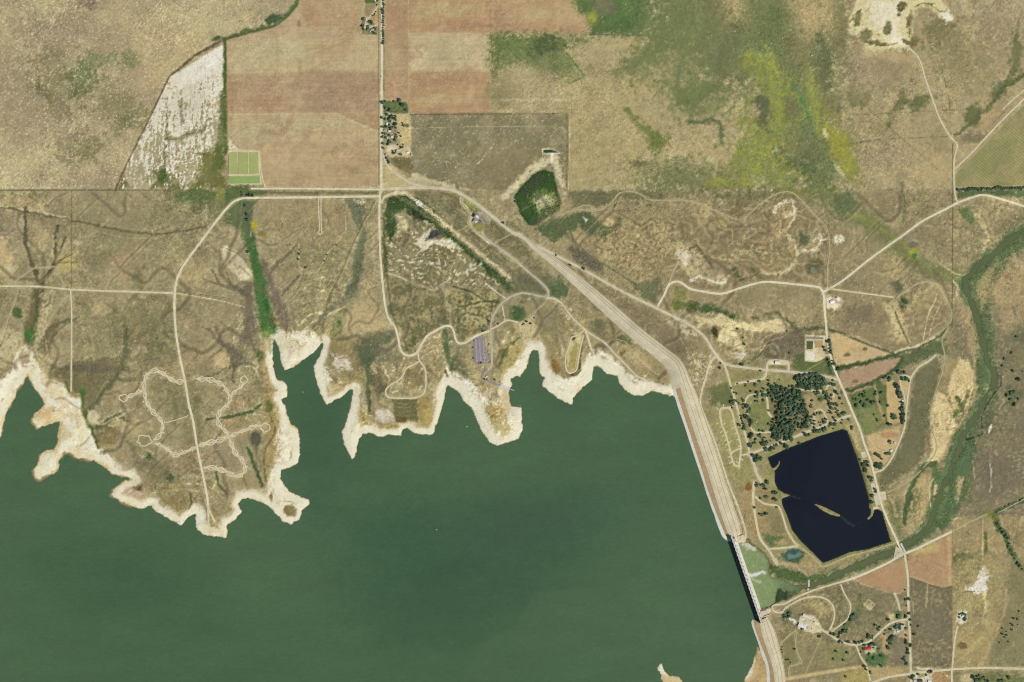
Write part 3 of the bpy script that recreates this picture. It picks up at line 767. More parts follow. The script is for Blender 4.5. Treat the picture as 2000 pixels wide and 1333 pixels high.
# --- strip south of the section line, west side
area('330,371 500,371 470,420 440,430 400,410 340,400', (104, 108, 72), .75, 14, 10)
blob(385, 382, 40, 12, 0, 'green', .6)
blob(432, 380, 10, 14, 0, (138, 138, 66), .6)
for q in ((20, 440, 40, 30, 0, 'mauve', .5), (14, 510, 16, 40, -6, 'wheat', .8), (18, 524, 12, 8, 0, 'pale', .9), (130, 510, 18, 16, 0, (176, 158, 104), .9), (150, 475, 5, 5, 0, 'pale', .5), (80, 455, 16, 20, 0, 'wheat', .5), (240, 520, 12, 30, 0, (166, 138, 104), .5), (270, 545, 14, 20, 0, 'olive', .6), (200, 505, 16, 12, 0, 'olive', .5), (280, 660, 24, 20, -30, (164, 136, 104), .6), (260, 640, 60, 40, 0, 'olive', .5), (310, 640, 30, 60, 0, 'olive', .4), (375, 540, 30, 30, 0, 'wheat', .4), (360, 630, 14, 14, 0, 'wheat', .6), (190, 600, 14, 14, 0, 'wheat', .5),
          (330, 600, 40, 40, 0, 'sage', .5), (60, 400, 60, 16, 0, 'wheat', .4), (110, 400, 20, 20, 0, 'mauve', .4), (170, 410, 60, 30, 0, 'sage', .4), (300, 420, 50, 24, 0, 'sage', .35), (240, 460, 60, 30, 0, 'olive', .35)):
    blob(*q[:5], q[5], q[6], 1.0, .8)
line('-10,404 40,412 100,424 140,430 200,444 260,455 310,458 350,452 400,444', (108, 102, 74), 3.5, 5, a=.8, warp=1.5, sh=.1)
line('-10,400 40,407 100,420 140,428', 'pale', 5, a=.6, warp=1.5, grain=F6 + .2)
line('200,438 270,450 330,448 390,436', 'pale', 2, a=.5, warp=1)
line('140,440 240,465 330,465 420,455', 'pale', 2, a=.4, warp=1)
line('140,372 140,566', 'gully', 1.6, a=.6)
line('50,405 51,450 50,476 60,502 70,534 76,556', (100, 96, 74), 7, 9, a=.85, warp=1.5, dip=1)
line('112,442 108,486 110,508 97,529 84,550 78,566', (98, 94, 70), 6, 10, a=.85, warp=1.5, dip=1)
line('129,463 113,500', (98, 94, 70), 5, a=.8)
line('142,497 113,511', (98, 94, 70), 2.5, a=.8)
line('150,512 112,514', (98, 94, 70), 2.5, a=.7)
line('118,485 110,512', 'pale', 5, a=.5)
line('76,560 74,586 66,612 58,639 58,662', (108, 98, 72), 26, 20, a=.9, warp=2.5, dip=1.5)
line('72,575 72,610 66,640 60,660', (86, 104, 60), 7, 10, a=.8, warp=2)
blob(57, 655, 9, 13, 0, (78, 122, 62), .95, .5, .5, sh=.3)
blob(34, 610, 10, 12, 0, (90, 104, 66), .8)
line('150,625 120,630 98,640 75,680', (92, 100, 70), 5, 8, a=.7, warp=2)
area('80,570 110,570 104,610 88,625 92,640 72,690 66,660 80,620', (190, 176, 132), .6, 6, 5, grain=F6 + .15)
line('96,595 90,625 70,670', 'pale', 2, a=.6)
area('-20,650 20,640 44,660 46,690 20,700 0,720 -20,740', (196, 182, 140), .7, 8, 7, grain=F6 + .4)
blob(98, 660, 10, 40, 20, (116, 104, 78), .6)
# terraces between the two western roads
for s in ('92,700 110,708 138,704', '88,660 95,700 120,720', '72,690 80,715 92,735', '160,704 200,700 240,694', '140,712 190,716 225,715', '76,690 100,725 130,742'):
    line(s, (190, 178, 136), 3, a=.6, warp=2, grain=F6 + .3)
area('140,706 230,696 244,690 236,722 206,758 180,790 166,806 164,776 140,768 134,748 110,744 92,730 130,712', (112, 104, 74), .85, 8, 6)
blob(180, 720, 60, 8, 3, (104, 98, 80), .7)
line('245,640 246,680 238,720 212,754 186,786 170,808', (96, 100, 72), 10, 13, a=.85, warp=2.5, dip=1.5)
line('206,745 190,775 178,800', (158, 148, 108), 2, a=.7)
line('212,760 194,784', (158, 148, 108), 2, a=.5)
blob(250, 742, 20, 5, 0, (100, 112, 72), .6)
line('128,745 136,766', 'green', 5, a=.8)
line('162,768 162,797 170,821 184,850 192,876', (92, 112, 62), 8, 6, a=.9, warp=1.5, sh=.25, dip=1)
blob(160, 766, 8, 8, 0, 'lush', .8, sh=.3)
blob(183, 815, 12, 13, 20, (196, 184, 150), .9)
line('196,826 215,815 235,803 262,800', (188, 176, 134), 5, a=.7, warp=1.5)
line('190,835 215,822 231,808 258,828 290,830', (92, 94, 68), 10, 6, a=.8, warp=3)
area('184,845 210,830 235,835 225,870 205,885 192,872', (128, 112, 72), .7, 6, 5, grain=F6 + .3)
area('195,870 230,868 250,900 262,925 235,905', (178, 160, 116), .75, 6, 5, grain=F6 + .4)
area('262,900 300,890 330,920 350,935 300,960 268,945', (98, 98, 70), .6, 10, 8)
area('262,930 290,920 300,950 280,985 240,960', (176, 152, 118), .7, 8, 5)
blob(263, 962, 20, 8, -8, (190, 168, 140), .8)
blob(268, 950, 10, 7, 20, (110, 92, 64), .7)
blob(330, 962, 24, 28, 20, (148, 136, 92), .7)
line('300,950 305,980 330,998', (172, 160, 116), 3, a=.6, warp=1)
blob(292, 893, 6, 8, 0, (84, 100, 66), .8, sh=.3)

# --- western peninsula
for _s, _w0, _w1 in (('330,600 300,640 262,668 246,690', 10, 14), ('470,590 480,640 470,690 462,705', 8, 12), ('262,905 300,900 330,930 352,945', 8, 12), ('500,640 505,690 512,730', 8, 10), ('524,775 530,820 522,860 514,890', 8, 10), ('455,747 470,770 492,790', 6, 8), ('208,835 240,852 262,880 270,905', 7, 9), ('488,850 498,880 505,915', 8, 10), ('330,760 345,800 340,830', 8, 10)):
    line(_s, (110, 106, 78), _w0, _w1, a=.6, warp=2.2, soft=.9, dip=.6)
for _s in ('172,800 180,822 200,830 222,818 250,806', '505,812 535,815 548,840 540,868 522,884', '498,735 505,715 492,706 474,712', '540,985 556,978 580,985', '640,680 645,705 668,712 690,704', '652,745 676,756 694,752', '700,770 704,815 722,835', '312,985 330,1003 352,1010', '905,735 940,752 962,776'):
    line(_s, (206, 192, 150), 4, a=.6, warp=1.2)
area('170,680 520,640 560,700 540,800 560,860 530,980 440,1000 380,1020 300,980 230,900', (142, 132, 98), .2, 40, 20)
for q in ((350, 780, 30, 40, 0, 'olive', .5), (330, 700, 60, 30, 0, 'olive', .35), (380, 820, 16, 50, 0, 'olive', .45), (250, 765, 40, 14, -20, (166, 142, 106), .6), (270, 835, 30, 14, 0, 'wheat', .4), (245, 900, 30, 16, 30, 'mauve', .4), (430, 900, 40, 24, 0, 'mauve', .4), (400, 700, 40, 20, 20, (160, 140, 104), .5), (432, 706, 18, 16, 0, 'wheat', .7), (340, 720, 40, 20, 0, (158, 138, 104), .4), (470, 745, 22, 26, 0, (160, 148, 110), .7), (470, 790, 16, 14, 0, (166, 142, 106), .6), (445, 822, 12, 8, 0, (180, 150, 112), .7), (360, 900, 40, 30, 0, (150, 128, 100), .4), (430, 990, 24, 30, 0, (148, 134, 100), .5), (480, 835, 30, 18, -20, (158, 142, 102), .6), (490, 940, 30, 12, 20, (156, 140, 102), .6), (345, 985, 26, 24, 0, (146, 132, 92), .6)):
    blob(*q[:5], q[5], q[6], 1.0, .8)
for s, a0, b0 in (('422,640 435,672 451,692 458,714 455,747', 6, 5), ('396,640 410,645 420,660 434,672', 4, 6), ('410,702 422,690 436,679', 3, 4), ('430,670 450,680 470,700', 8, 12), ('452,708 470,712 488,708', 8, 6), ('380,742 410,736 440,722 455,712', 3, 5), ('456,694 462,706', 22, 14)):
    line(s, (110, 102, 84), a0 * 1.2, b0 * 1.2, a=.7, warp=1.5, dip=.8, soft=.8)
line('448,700 446,720 434,726', 'pale', 3, a=.6)
line('466,724 470,716 486,715 500,722 504,735', (188, 176, 134), 4, a=.7, warp=1)
line('404,820 429,817 461,812 495,804 510,790', (84, 104, 68), 5, 8, a=.85, warp=1.5, dip=.8, sh=.1)
line('484,876 494,902 507,932 512,948', (78, 98, 62), 7, 9, a=.85, warp=1.5, dip=.8, sh=.15)
blob(500, 858, 12, 14, 0, (100, 98, 82), .8)
line('422,920 426,947 440,962', (88, 100, 66), 5, 6, a=.85, warp=1.5)
blob(332, 935, 8, 10, 0, (86, 100, 68), .8)
line('308,952 320,945 328,938', 'pale', 2, a=.7)
line('306,962 360,956 402,962', 'pale', 2, a=.6)
line('372,965 374,985 366,1000', (84, 84, 60), 4, a=.7)
area('505,690 520,660 528,690 534,730 536,780 548,800 540,840 546,880 528,910 520,940 512,900 520,860 524,820 515,800 520,760', (168, 146, 96), .8, 6, 5, grain=F6 + .5)
line('520,940 514,900 522,870 536,850 538,830 528,815', (118, 104, 66), 4, a=.7, warp=1.5)
line('508,812 530,812 544,824 550,845 542,872 524,886', (140, 126, 84), 2, a=.6, warp=1)
line('520,720 522,760 516,800', (130, 112, 70), 7, a=.5, warp=3, grain=F6)
line('504,890 506,920 524,965', 'pale', 3, a=.5)
blob(525, 795, 8, 10, 0, (104, 112, 60), .7)
blob(508, 696, 6, 10, 0, 'green', .7)

# --- creek with the bright green bed
area('450,392 492,388 488,430 500,480 486,490 470,450 440,430', (98, 112, 72), .9, 6, 4)
line('481,400 486,440 486,480', (92, 106, 78), 20, a=.7, warp=2)
blob(497, 440, 6, 12, 0, (168, 156, 50), .9)
blob(512, 458, 10, 5, 0, (140, 134, 68), .7)
line('489,440 491,476 494,490', (168, 176, 140), 1.4, a=.7)
line('484,560 488,600 490,640 482,660', (112, 102, 86), 20, 26, a=.85, warp=2, dip=1)
line('510,515 524,545 540,580 550,612 556,634', (118, 106, 90), 18, 22, a=.85, warp=2, dip=1)
line('542,560 552,595 556,625', (150, 136, 116), 4, a=.5)
line('489,470 497,507 507,547 512,586 519,618 526,645', (78, 112, 64), 15, 34, a=.97, warp=1.6, soft=.35, sh=.35, dip=1.2)
line('514,570 520,600 528,626', (60, 100, 54), 7, 10, a=.6, warp=1)
blob(524, 648, 10, 12, 0, (96, 128, 66), .8)
for s, a0, b0 in (('413,528 430,556 457,563 481,573', 4, 9), ('442,534 452,558 470,568', 4, 6), ('396,545 430,556', 2, 4), ('531,526 562,497 584,476', 8, 3), ('552,576 584,539', 7, 4), ('458,560 478,575', 7, 8), ('560,480 584,476', 3, 3)):
    line(s, (112, 106, 82), a0, b0, a=.75, warp=1.5, dip=.6)
area('432,488 440,480 462,492 478,510 492,536 488,552 470,546 440,518 436,500', (196, 184, 150), .9, 3, 2)
area('442,492 458,500 470,520 468,540 448,515', (170, 150, 118), .7, 4, 3, grain=F6)
line('442,486 462,494 478,508', (104, 98, 76), 2.5, a=.7)
line('468,520 490,540', (104, 98, 76), 2.5, a=.6)
line('437,512 460,535 484,552', 'pale', 3, a=.7)
line('408,480 420,495 440,505', 'pale', 3, a=.5, grain=F6 + .2)
area('520,395 690,392 690,420 670,470 600,480 520,470', (160, 142, 104), .55, 10, 8)
line('343,573 385,580 430,588 478,600', (196, 184, 146), 3, 2, a=.8)
line('345,570 400,577 450,584', (100, 96, 70), 1.6, a=.6)
line('343,390 365,420 395,440', (104, 98, 74), 2.5, a=.5, grain=F6 + .2)
area('620,430 672,398 680,430 662,480 640,485 650,470 668,456 672,420', (150, 134, 96), .4, 8, 6)
line('678,400 676,450 660,472 655,480 640,495 630,515 622,530 604,536 585,522 583,490 584,475', (192, 178, 138), 2.2, a=.75)
line('679,400 677,452', (96, 92, 70), 2, a=.6)
line('660,484 680,500 690,510 720,512 742,516', (192, 180, 138), 1.8, a=.6)
line('684,389 700,429 708,468 702,497 697,539 684,573 672,600 664,628 655,652', (104, 112, 84), 14, 22, a=.85, warp=3, dip=1.2)
area('674,390 702,388 714,400 706,440 694,440 684,410', (116, 118, 92), .9, 3, 2)
area('692,392 712,390 716,400 700,400', (206, 196, 160), .7, 3, 2, grain=F3 + .3)
line('736,395 716,430 692,480 672,530 652,570', (160, 150, 108), 4, a=.65, warp=.5)
line('732,395 712,430 688,480 668,530 648,570 640,590', (104, 108, 72), 2.5, a=.7)
line('670,590 650,600 630,620 615,640', (116, 112, 92), 14, 8, a=.8, warp=3)
line('672,600 650,610 634,620', (196, 182, 140), 4, a=.7, warp=1)
line('630,650 634,620 640,600 645,575', (118, 112, 84), 8, a=.6, warp=2)
line('668,610 660,640 650,662', (84, 112, 58), 8, 12, a=.9, warp=2, sh=.3)
line('648,645 645,662', (92, 116, 60), 5, a=.8)
area('620,640 660,630 666,660 640,670 634,700 622,670', (178, 158, 108), .6, 6, 5, grain=F6 + .3)
line('700,520 740,530', 'pale', 1.4, a=.4)

# --- middle peninsula
for q in ((720, 640, 40, 20, 0, (182, 164, 120), .8), (690, 700, 26, 34, -30, (110, 104, 78), .6), (720, 690, 30, 30, 0, (100, 100, 78), .7), (740, 660, 30, 14, -10, (102, 106, 80), .6), (665, 690, 24, 30, 0, (148, 132, 92), .7), (700, 620, 40, 30, 0, 'wheat', .5), (765, 690, 16, 24, 0, 'sage', .6), (700, 745, 30, 20, 20, (150, 136, 92), .6), (740, 750, 20, 20, 0, (120, 110, 78), .7), (810, 740, 26, 20, 0, (132, 118, 82), .7), (850, 660, 16, 30, 0, 'wheat', .5), (830, 800, 16, 26, -6, (156, 136, 84), .9), (665, 760, 30, 14, 0, (170, 152, 104), .6)):
    blob(*q[:5], q[5], q[6], 1.0, .8)
area('640,665 700,660 710,690 690,740 652,745 640,730 630,700', (146, 132, 94), .7, 8, 6)
area('650,690 680,700 690,720 660,724 648,710', (204, 192, 172), .85, 5, 4, grain=F6 + .6)
for s in ('650,665 648,685 660,700 680,700', '640,672 640,690 652,704', '655,740 680,752 696,750', '645,735 660,750 690,756'):
    line(s, (128, 114, 78), 3, a=.6, warp=1.2)
line('716,700 722,730 718,770 722,800', (92, 102, 74), 14, 9, a=.8, warp=3, dip=.8)
line('740,720 745,750 742,775', (100, 98, 76), 10, a=.5, warp=3)
blob(712, 690, 14, 22, -30, (92, 102, 78), .7)
line('770,650 762,665 730,676 708,700', (92, 104, 76), 12, a=.6, warp=4)
area('765,780 815,780 816,822 772,824', (104, 104, 70), .8, 3, 3)
for k in range(5):
    line([(768, 786 + k * 8), (790, 790 + k * 8), (814, 785 + k * 8)], (160, 150, 108), 1.8, a=.45, warp=.8)
area('733,802 765,804 770,822 750,830 735,818', (204, 192, 174), .85, 5, 4)
area('690,755 702,755 712,810 740,832 830,828 826,812 840,790 850,810 845,836 790,838 730,842 700,838', (176, 156, 100), .75, 5, 5, grain=F6 + .5)
line('702,762 704,800 712,828 740,836 780,832', (130, 112, 66), 4, a=.6, warp=1.5, grain=F6 + .2)
area('738,838 738,826 766,822 770,840 752,846', (150, 134, 86), .4, 5, 4)
blob(785, 820, 10, 6, 0, (108, 92, 58), .6)
line('848,770 852,800 842,824', (124, 108, 72), 6, a=.5, warp=2, grain=F6)
line('868,640 872,665 870,680 878,700 884,720', (84, 104, 68), 12, 14, a=.8, warp=2.5, sh=.15, dip=.8)
area('880,680 900,690 920,730 905,740 890,725', (104, 104, 74), .6, 6, 5)
line('870,724 874,736', (84, 96, 70), 5, a=.7)

# --- scrub basin west of the highway
BAS = P('756,385 800,380 840,400 900,450 960,505 992,545 985,560 950,560 900,560 860,570 800,545 758,530 752,480 754,430')
area(BAS, (136, 128, 95), .9, 3, 2)
area(BAS, (204, 192, 148), .8, 4, 3, grain=BED * .9 + F6 * .5 - .38)
area(BAS, (112, 106, 78), .6, 4, 3, grain=-BED * .8 + N60 - .25)
area('756,386 790,380 822,384 836,400 860,420 880,442 850,432 822,430 800,420 790,408 770,420 776,450 764,470 754,460 752,420', (66, 88, 52), .92, 3, 4, sh=.7)
blob(818, 418, 20, 9, 10, (58, 62, 52), .8)
line('775,392 815,408 849,436 867,453 911,487 947,519 976,546 990,560', (66, 90, 54), 13, 15, a=.95, warp=2.5, sh=.8)
line('752,420 750,470 752,520 756,540', (84, 98, 62), 8, 6, a=.8, warp=2, sh=.3)
blob(845, 458, 22, 7, -18, (80, 80, 80), .9)
area('812,476 824,460 846,445 830,470 858,468 880,468 905,490 870,482 850,478 826,490', (216, 206, 178), .85, 3, 3)
area('776,420 800,425 806,440 770,466 780,440', (200, 186, 140), .7, 5, 5)
line('790,510 840,515 866,512', 'chalk', 4, a=.6, warp=2, grain=F6 + .3)
line('900,535 920,528 940,515', 'chalk', 5, a=.6, warp=2, grain=F6 + .3)
line('910,482 900,510 884,545 880,560', (104, 106, 72), 2.5, a=.8, sh=.1)
line('755,534 780,540 800,552 830,562 850,568 858,560 880,545', (198, 188, 148), 3, a=.8, warp=.8)
line('768,378 787,374 808,388 831,406 882,448 911,473 947,505 975,526 996,544', (202, 186, 144), 7, 9, a=.9, warp=1.5)
line('775,384 800,396 840,424 890,462 940,505 985,540', (150, 136, 100), 10, a=.45, warp=2)
line('800,375 850,405 900,445 960,490 1010,525 1060,565', (186, 170, 128), 5, a=.6, warp=1)
line('820,374 880,412 940,460 1000,508', (112, 106, 80), 4, a=.5, warp=1)
line('745,395 752,384 775,378 790,378', (204, 192, 152), 6, a=.8, warp=1)
blob(820, 398, 8, 5, 30, 'chalk', .8)
MID = P('758,540 860,572 940,560 985,562 975,600 958,640 900,668 880,638 830,655 800,690 785,690 776,640')
area(MID, (142, 130, 92), .8, 5, 4)
area(MID, (98, 100, 70), .65, 5, 4, grain=F6 * .8 + N20 + .0, sh=.12)
area('880,570 980,570 965,640 900,640', (172, 158, 110), .7, 10, 6, grain=F14 + .2)
area('885,572 985,590 962,640 890,640', (92, 98, 64), .7, 6, 5, grain=F6 - .15, sh=.35)
line('885,560 920,570 950,590 975,592', (84, 92, 62), 4, a=.8, sh=.3)
line('898,600 940,590 975,588', (84, 92, 62), 4, a=.8, sh=.3)
line('868,560 872,590 878,620 884,640', 'pale', 8, a=.6, warp=3, grain=F6 + .3)
line('840,600 842,620 832,650 824,660', (96, 96, 68), 4, a=.7, warp=2)
line('950,555 975,575 990,585', 'chalk', 3, a=.7)
line('752,470 758,560 765,610 775,640', (96, 96, 66), 3.5, a=.7)
blob(765, 605, 10, 12, 0, (96, 98, 72), .5)
line('780,640 785,670 790,690', 'pale', 10, a=.6, grain=STREAK + .3)
blob(808, 665, 5, 8, 0, (88, 104, 64), .7)
# highway triangle
area('748,312 760,330 785,350 806,362 805,366 748,368', (182, 166, 120), .9, 2, 1)
area('770,310 800,305 803,344 790,340 776,328', (110, 104, 74), .7, 5, 4)
HWT = P('800,372 870,374 905,386 950,420 1010,465 1060,520 1100,560 1070,580 1000,540 900,455')
area(HWT, (136, 126, 94), .8, 5, 3)
area(HWT, (104, 104, 76), .5, 5, 3, grain=N20 + .1)
for k in range(4):
    line([(830 + k * 12, 385), (880 + k * 12, 425), (940 + k * 12, 480), (1000 + k * 12, 535)], (184, 170, 126), 2, a=.45, warp=1.2, grain=F6 + .2)
area('906,388 922,396 935,406 928,413 916,406 908,398', (138, 142, 84), .9, 2, 1)
area('912,398 925,405 934,412', (150, 152, 70), .5, 3, 1)
area('933,413 948,418 960,428 955,440 944,440 936,428', (160, 148, 134), .95, 2, 1)
area('920,436 938,436 954,444 946,456 934,452 922,442', (150, 146, 86), .9, 3, 2)
area('916,428 924,420 934,422 940,432 930,436 918,434', (150, 140, 132), .8, 2, 1)
line('900,388 902,398 912,408 920,420 916,436 925,450 940,462 955,475', (190, 178, 138), 6, a=.9)
area('940,425 1000,470 990,480 975,478 955,465 950,450', (126, 118, 88), .6, 4, 3)
line('932,430 900,450 893,452', 'pale', 3, a=.6)

# --- loop road country and the eastern bays
area('990,590 1060,585 1110,620 1090,700 1060,680 1040,640 1000,650 970,620', (132, 124, 90), .7, 10, 8)
blob(1035, 560, 50, 24, 0, (100, 104, 76), .6)
blob(1010, 615, 14, 20, -20, (84, 104, 68), .8, sh=.25)
blob(1090, 565, 16, 20, 30, (86, 104, 70), .7, sh=.1)
area('1005,632 1040,618 1050,640 1062,665 1040,672 1020,680 1015,655', (196, 180, 136), .8, 6, 5, grain=F6 + .5)
area('1026,668 1056,668 1060,680 1040,688 1024,680', (212, 198, 184), .95, 4, 3)
area('970,690 1015,655 1030,680 1010,705 985,745 974,735', (164, 150, 96), .75, 6, 5, grain=F14 + .4)
line('975,715 985,690 1000,670 1020,655', (86, 98, 64), 5, a=.6, warp=2, sh=.2)
blob(985, 690, 8, 8, 0, (96, 104, 60), .6)
area('1052,640 1075,650 1095,700 1100,735 1080,730 1066,700', (156, 142, 100), .7, 6, 5)
blob(1085, 715, 9, 16, -10, (146, 118, 72), .8)
area('1112,660 1125,650 1140,655 1136,690 1128,725 1112,728 1106,700', (188, 176, 124), .9, 3, 2)
area('1114,690 1124,670 1130,690 1124,722 1112,722', (166, 152, 94), .9, 3, 2)
line('1118,660 1106,690 1094,700', 'pale', 3, a=.7)
line('1140,655 1134,690 1132,718 1118,732', (92, 94, 62), 6, a=.8, warp=1.5, sh=.2)
blob(1120, 660, 5, 5, 0, (104, 96, 66), .8)
line('1106,700 1106,728 1122,735 1136,722', (92, 94, 62), 3, a=.6)
area('1140,640 1190,668 1240,710 1270,740 1300,752 1304,735 1280,705 1230,665 1180,610 1120,600', (146, 132, 96), .6, 8, 6)
for q in ((1220, 665, 14, 8, 20, (88, 102, 68), .6), (1215, 690, 8, 8, 0, (96, 96, 66), .6), (1175, 650, 30, 12, 40, (116, 108, 80), .5), (1170, 635, 14, 10, 0, (104, 104, 76), .6), (1250, 700, 24, 14, 40, 'wheat', .5)):
    blob(*q[:5], q[5], q[6], 1.0, .8)
line('1186,670 1200,662 1222,668 1240,690 1252,705 1280,730 1306,738', 'pale', 2.4, a=.75)
line('1203,672 1225,700 1262,735 1270,745', (182, 168, 124), 2, a=.6)
line('1240,740 1262,742 1290,748 1304,752', (96, 92, 62), 3, a=.5, grain=F6 + .1)
# north side of the dam
area('1100,380 1200,400 1290,380 1330,420 1360,470 1330,530 1290,600 1200,560 1110,500 1080,470 1040,450', (150, 136, 98), .6, 14, 10)
area('1110,375 1290,373 1300,395 1210,385 1195,400 1120,408', (112, 110, 80), .9, 5, 4)
WET2 = P('1045,448 1075,430 1100,424 1140,412 1160,420 1170,440 1195,440 1210,425 1215,445 1190,460 1180,470 1150,460 1130,440 1110,455 1080,475')
area(WET2, (86, 102, 68), .85, 4, 4, sh=.35)
area('1178,430 1190,425 1205,436 1190,444 1180,440', (190, 170, 124), .9, 3, 2)
area('1138,424 1148,430 1144,434', 'chalk', .8, 2, 1)
line('1210,385 1195,410 1230,415 1250,405 1270,400', (76, 84, 56), 3, a=.6, warp=2, sh=.3, grain=F6 + .2)
line('1110,440 1120,470 1150,500 1190,525 1240,555', (98, 102, 72), 5, a=.75, sh=.2)
line('1120,474 1152,502 1192,528 1240,558', 'pale', 2.4, a=.6)
area('1108,480 1140,490 1175,515 1180,535 1150,525 1120,505', (106, 100, 86), .8, 6, 5, sh=.5)
area('1130,470 1250,425 1320,440 1330,480 1290,520 1250,550 1170,500', (178, 154, 112), .65, 12, 8, grain=F14 + .35)
area('1130,470 1250,425 1320,440 1330,500 1290,540 1240,550 1170,500', (118, 112, 76), .55, 6, 5, grain=F6 - .2, sh=.15)
line('1240,480 1262,440 1300,430 1330,450', (112, 110, 72), 3, a=.6, warp=2)
area('1236,555 1290,545 1284,595 1255,585', (98, 104, 76), .7, 6, 6)
area('1110,540 1180,570 1270,610 1330,650 1390,720 1360,745 1330,700 1280,660 1200,590', (132, 118, 92), .7, 8, 6)
blob(1310, 680, 30, 20, 40, (124, 112, 88), .6)
line('1320,650 1340,680 1348,710 1350,735 1340,752', 'pale', 2, a=.7)
area('1340,700 1385,680 1400,720 1375,760 1350,765', (150, 140, 102), .6, 8, 6)
area('1350,690 1390,690 1395,720 1380,745 1352,755', (198, 188, 158), .6, 5, 5, grain=F3 + F14 * .6 - .15)
area('1300,625 1335,620 1345,640 1365,655 1340,660', (200, 186, 150), .7, 6, 5, grain=F6 + .2)

# --- eroded hills east of the junction
HIL = P('1300,430 1400,400 1500,395 1560,400 1620,450 1620,520 1570,545 1480,550 1430,570 1380,565 1330,548 1310,520 1330,480')
area(HIL, (138, 124, 92), .7, 14, 10)
area('1360,395 1390,395 1384,430 1372,440 1355,420', (176, 158, 108), .7, 8, 6, grain=F6 + .3)
blob(1408, 435, 14, 10, 0, (166, 146, 98), .7)
area('1512,420 1520,398 1545,388 1556,400 1552,420 1540,440 1538,462 1520,470 1498,490 1480,488 1500,455', (164, 142, 104), .85, 5, 4)
line('1512,412 1522,400 1545,390 1554,405 1550,425 1540,445', (206, 196, 162), 9, 5, a=.85, warp=2, grain=F6 + .6)
blob(1536, 420, 12, 7, 0, (196, 178, 142), .9)
area('1540,462 1556,478 1560,510 1540,530 1500,535 1480,520 1500,505 1530,500', (158, 140, 98), .6, 6, 5)
line('1538,462 1552,474 1556,500 1548,518 1530,532 1510,536 1486,530', (196, 184, 144), 7, 6, a=.8, warp=2.5, grain=F6 + .5)
area('1564,490 1580,470 1600,456 1610,462 1606,480 1590,492 1572,496', (200, 190, 156), .9, 4, 3, grain=F6 + .7)
area('1572,486 1590,468 1600,468 1594,482 1578,488', (160, 138, 98), .9, 3, 1)
blob(1636, 467, 13, 10, -20, (206, 198, 172), .85, .7, .6, grain=F3 + .5)
line('1600,470 1616,468', 'sand', 4, a=.5)
line('1430,500 1450,492 1480,490 1500,496', (190, 172, 126), 6, a=.7, warp=3, grain=F6 + .4)
line('1380,500 1420,510 1440,505', (190, 172, 126), 5, a=.6, warp=3, grain=F6 + .4)
area('1315,480 1330,470 1360,490 1380,520 1400,530 1420,545 1410,560 1380,552 1350,545 1325,520', (188, 172, 130), .7, 6, 6, grain=F6 + .4)
area('1322,490 1340,490 1352,512 1340,520 1326,505', (212, 202, 180), .8, 5, 4)
line('1350,550 1365,540 1380,545 1410,555 1420,540', (214, 206, 186), 6, a=.8, warp=2, grain=F6 + .5)
line('1345,490 1360,480 1375,500 1390,520', (98, 94, 66), 5, a=.7, warp=2)
line('1424,528 1436,524 1438,540 1450,548', (88, 100, 66), 8, a=.8, warp=2)
line('1472,528 1476,545 1490,550', (88, 104, 68), 7, a=.7, warp=2)
blob(1570, 470, 14, 14, 0, (92, 100, 72), .6)
blob(1590, 520, 18, 12, -30, (96, 100, 72), .6)
line('1530,430 1526,460 1510,480', (122, 104, 76), 3, a=.6, warp=2)
line('1400,465 1440,450 1480,440 1500,450', (118, 106, 80), 8, a=.4, warp=4)
area('1380,371 1640,371 1640,400 1590,395 1520,378 1480,395 1420,400', (118, 114, 78), .55, 14, 10)
blob(1545, 375, 40, 6, 0, (124, 124, 74), .7)
# meadow draw running to the river
line('1600,371 1660,410 1720,450 1770,500 1820,530 1870,545', (114, 120, 76), 40, 26, a=.75, warp=8, soft=.8)
blob(1650, 398, 20, 24, 30, (96, 108, 76), .6)
line('1655,418 1700,432 1745,465 1780,490', (140, 142, 72), 8, a=.6, warp=3)
blob(1784, 495, 10, 12, 0, (150, 152, 66), .8)
blob(1786, 500, 5, 6, 0, (88, 124, 72), .8)
blob(1782, 478, 8, 6, 0, (118, 108, 94), .7)
line('1762,360 1765,400 1764,430', (110, 112, 78), 10, a=.6, warp=2)
area('1868,410 1885,405 1900,420 1912,440 1895,438 1878,425', (92, 112, 68), .8, 4, 4)
line('1905,420 1920,440 1930,460 1920,490', (192, 172, 126), 10, 12, a=.6, warp=4, grain=F6 + .3)
line('1860,371 1860,640', (104, 100, 72), 2, a=.5)
area('1725,500 1760,505 1770,530 1755,560 1735,540', (178, 160, 110), .6, 8, 8, grain=F6 + .2)
blob(1752, 560, 10, 10, 0, (96, 100, 78), .7)
# hill inside the long loop road
area('1612,600 1750,590 1780,565 1830,560 1850,590 1850,630 1800,665 1740,685 1640,640', (144, 128, 96), .6, 8, 6)
blob(1680, 615, 26, 20, 0, (122, 112, 90), .6)
area('1720,590 1750,590 1760,610 1772,640 1778,668 1750,670 1745,640 1735,615', (190, 174, 124), .75, 5, 5, grain=F6 + .4)
area('1750,588 1775,570 1800,565 1815,575 1790,600 1762,620', (176, 160, 110), .6, 6, 5, grain=F6 + .2)
blob(1765, 592, 10, 12, 20, (80, 92, 64), .85, sh=.3)
line('1748,610 1756,630 1770,660 1775,670', (92, 94, 64), 4, a=.8, sh=.2)
line('1830,575 1826,590 1815,610 1808,640 1804,665', (198, 184, 138), 2.6, a=.8, warp=.5)
line('1840,590 1828,612 1820,635 1816,655', (198, 184, 138), 2.2, a=.8, warp=.5)
line('1605,640 1640,650 1680,668 1720,684 1750,692 1800,676 1840,655 1856,632', (84, 100, 68), 6, 5, a=.75, warp=1, sh=.25)
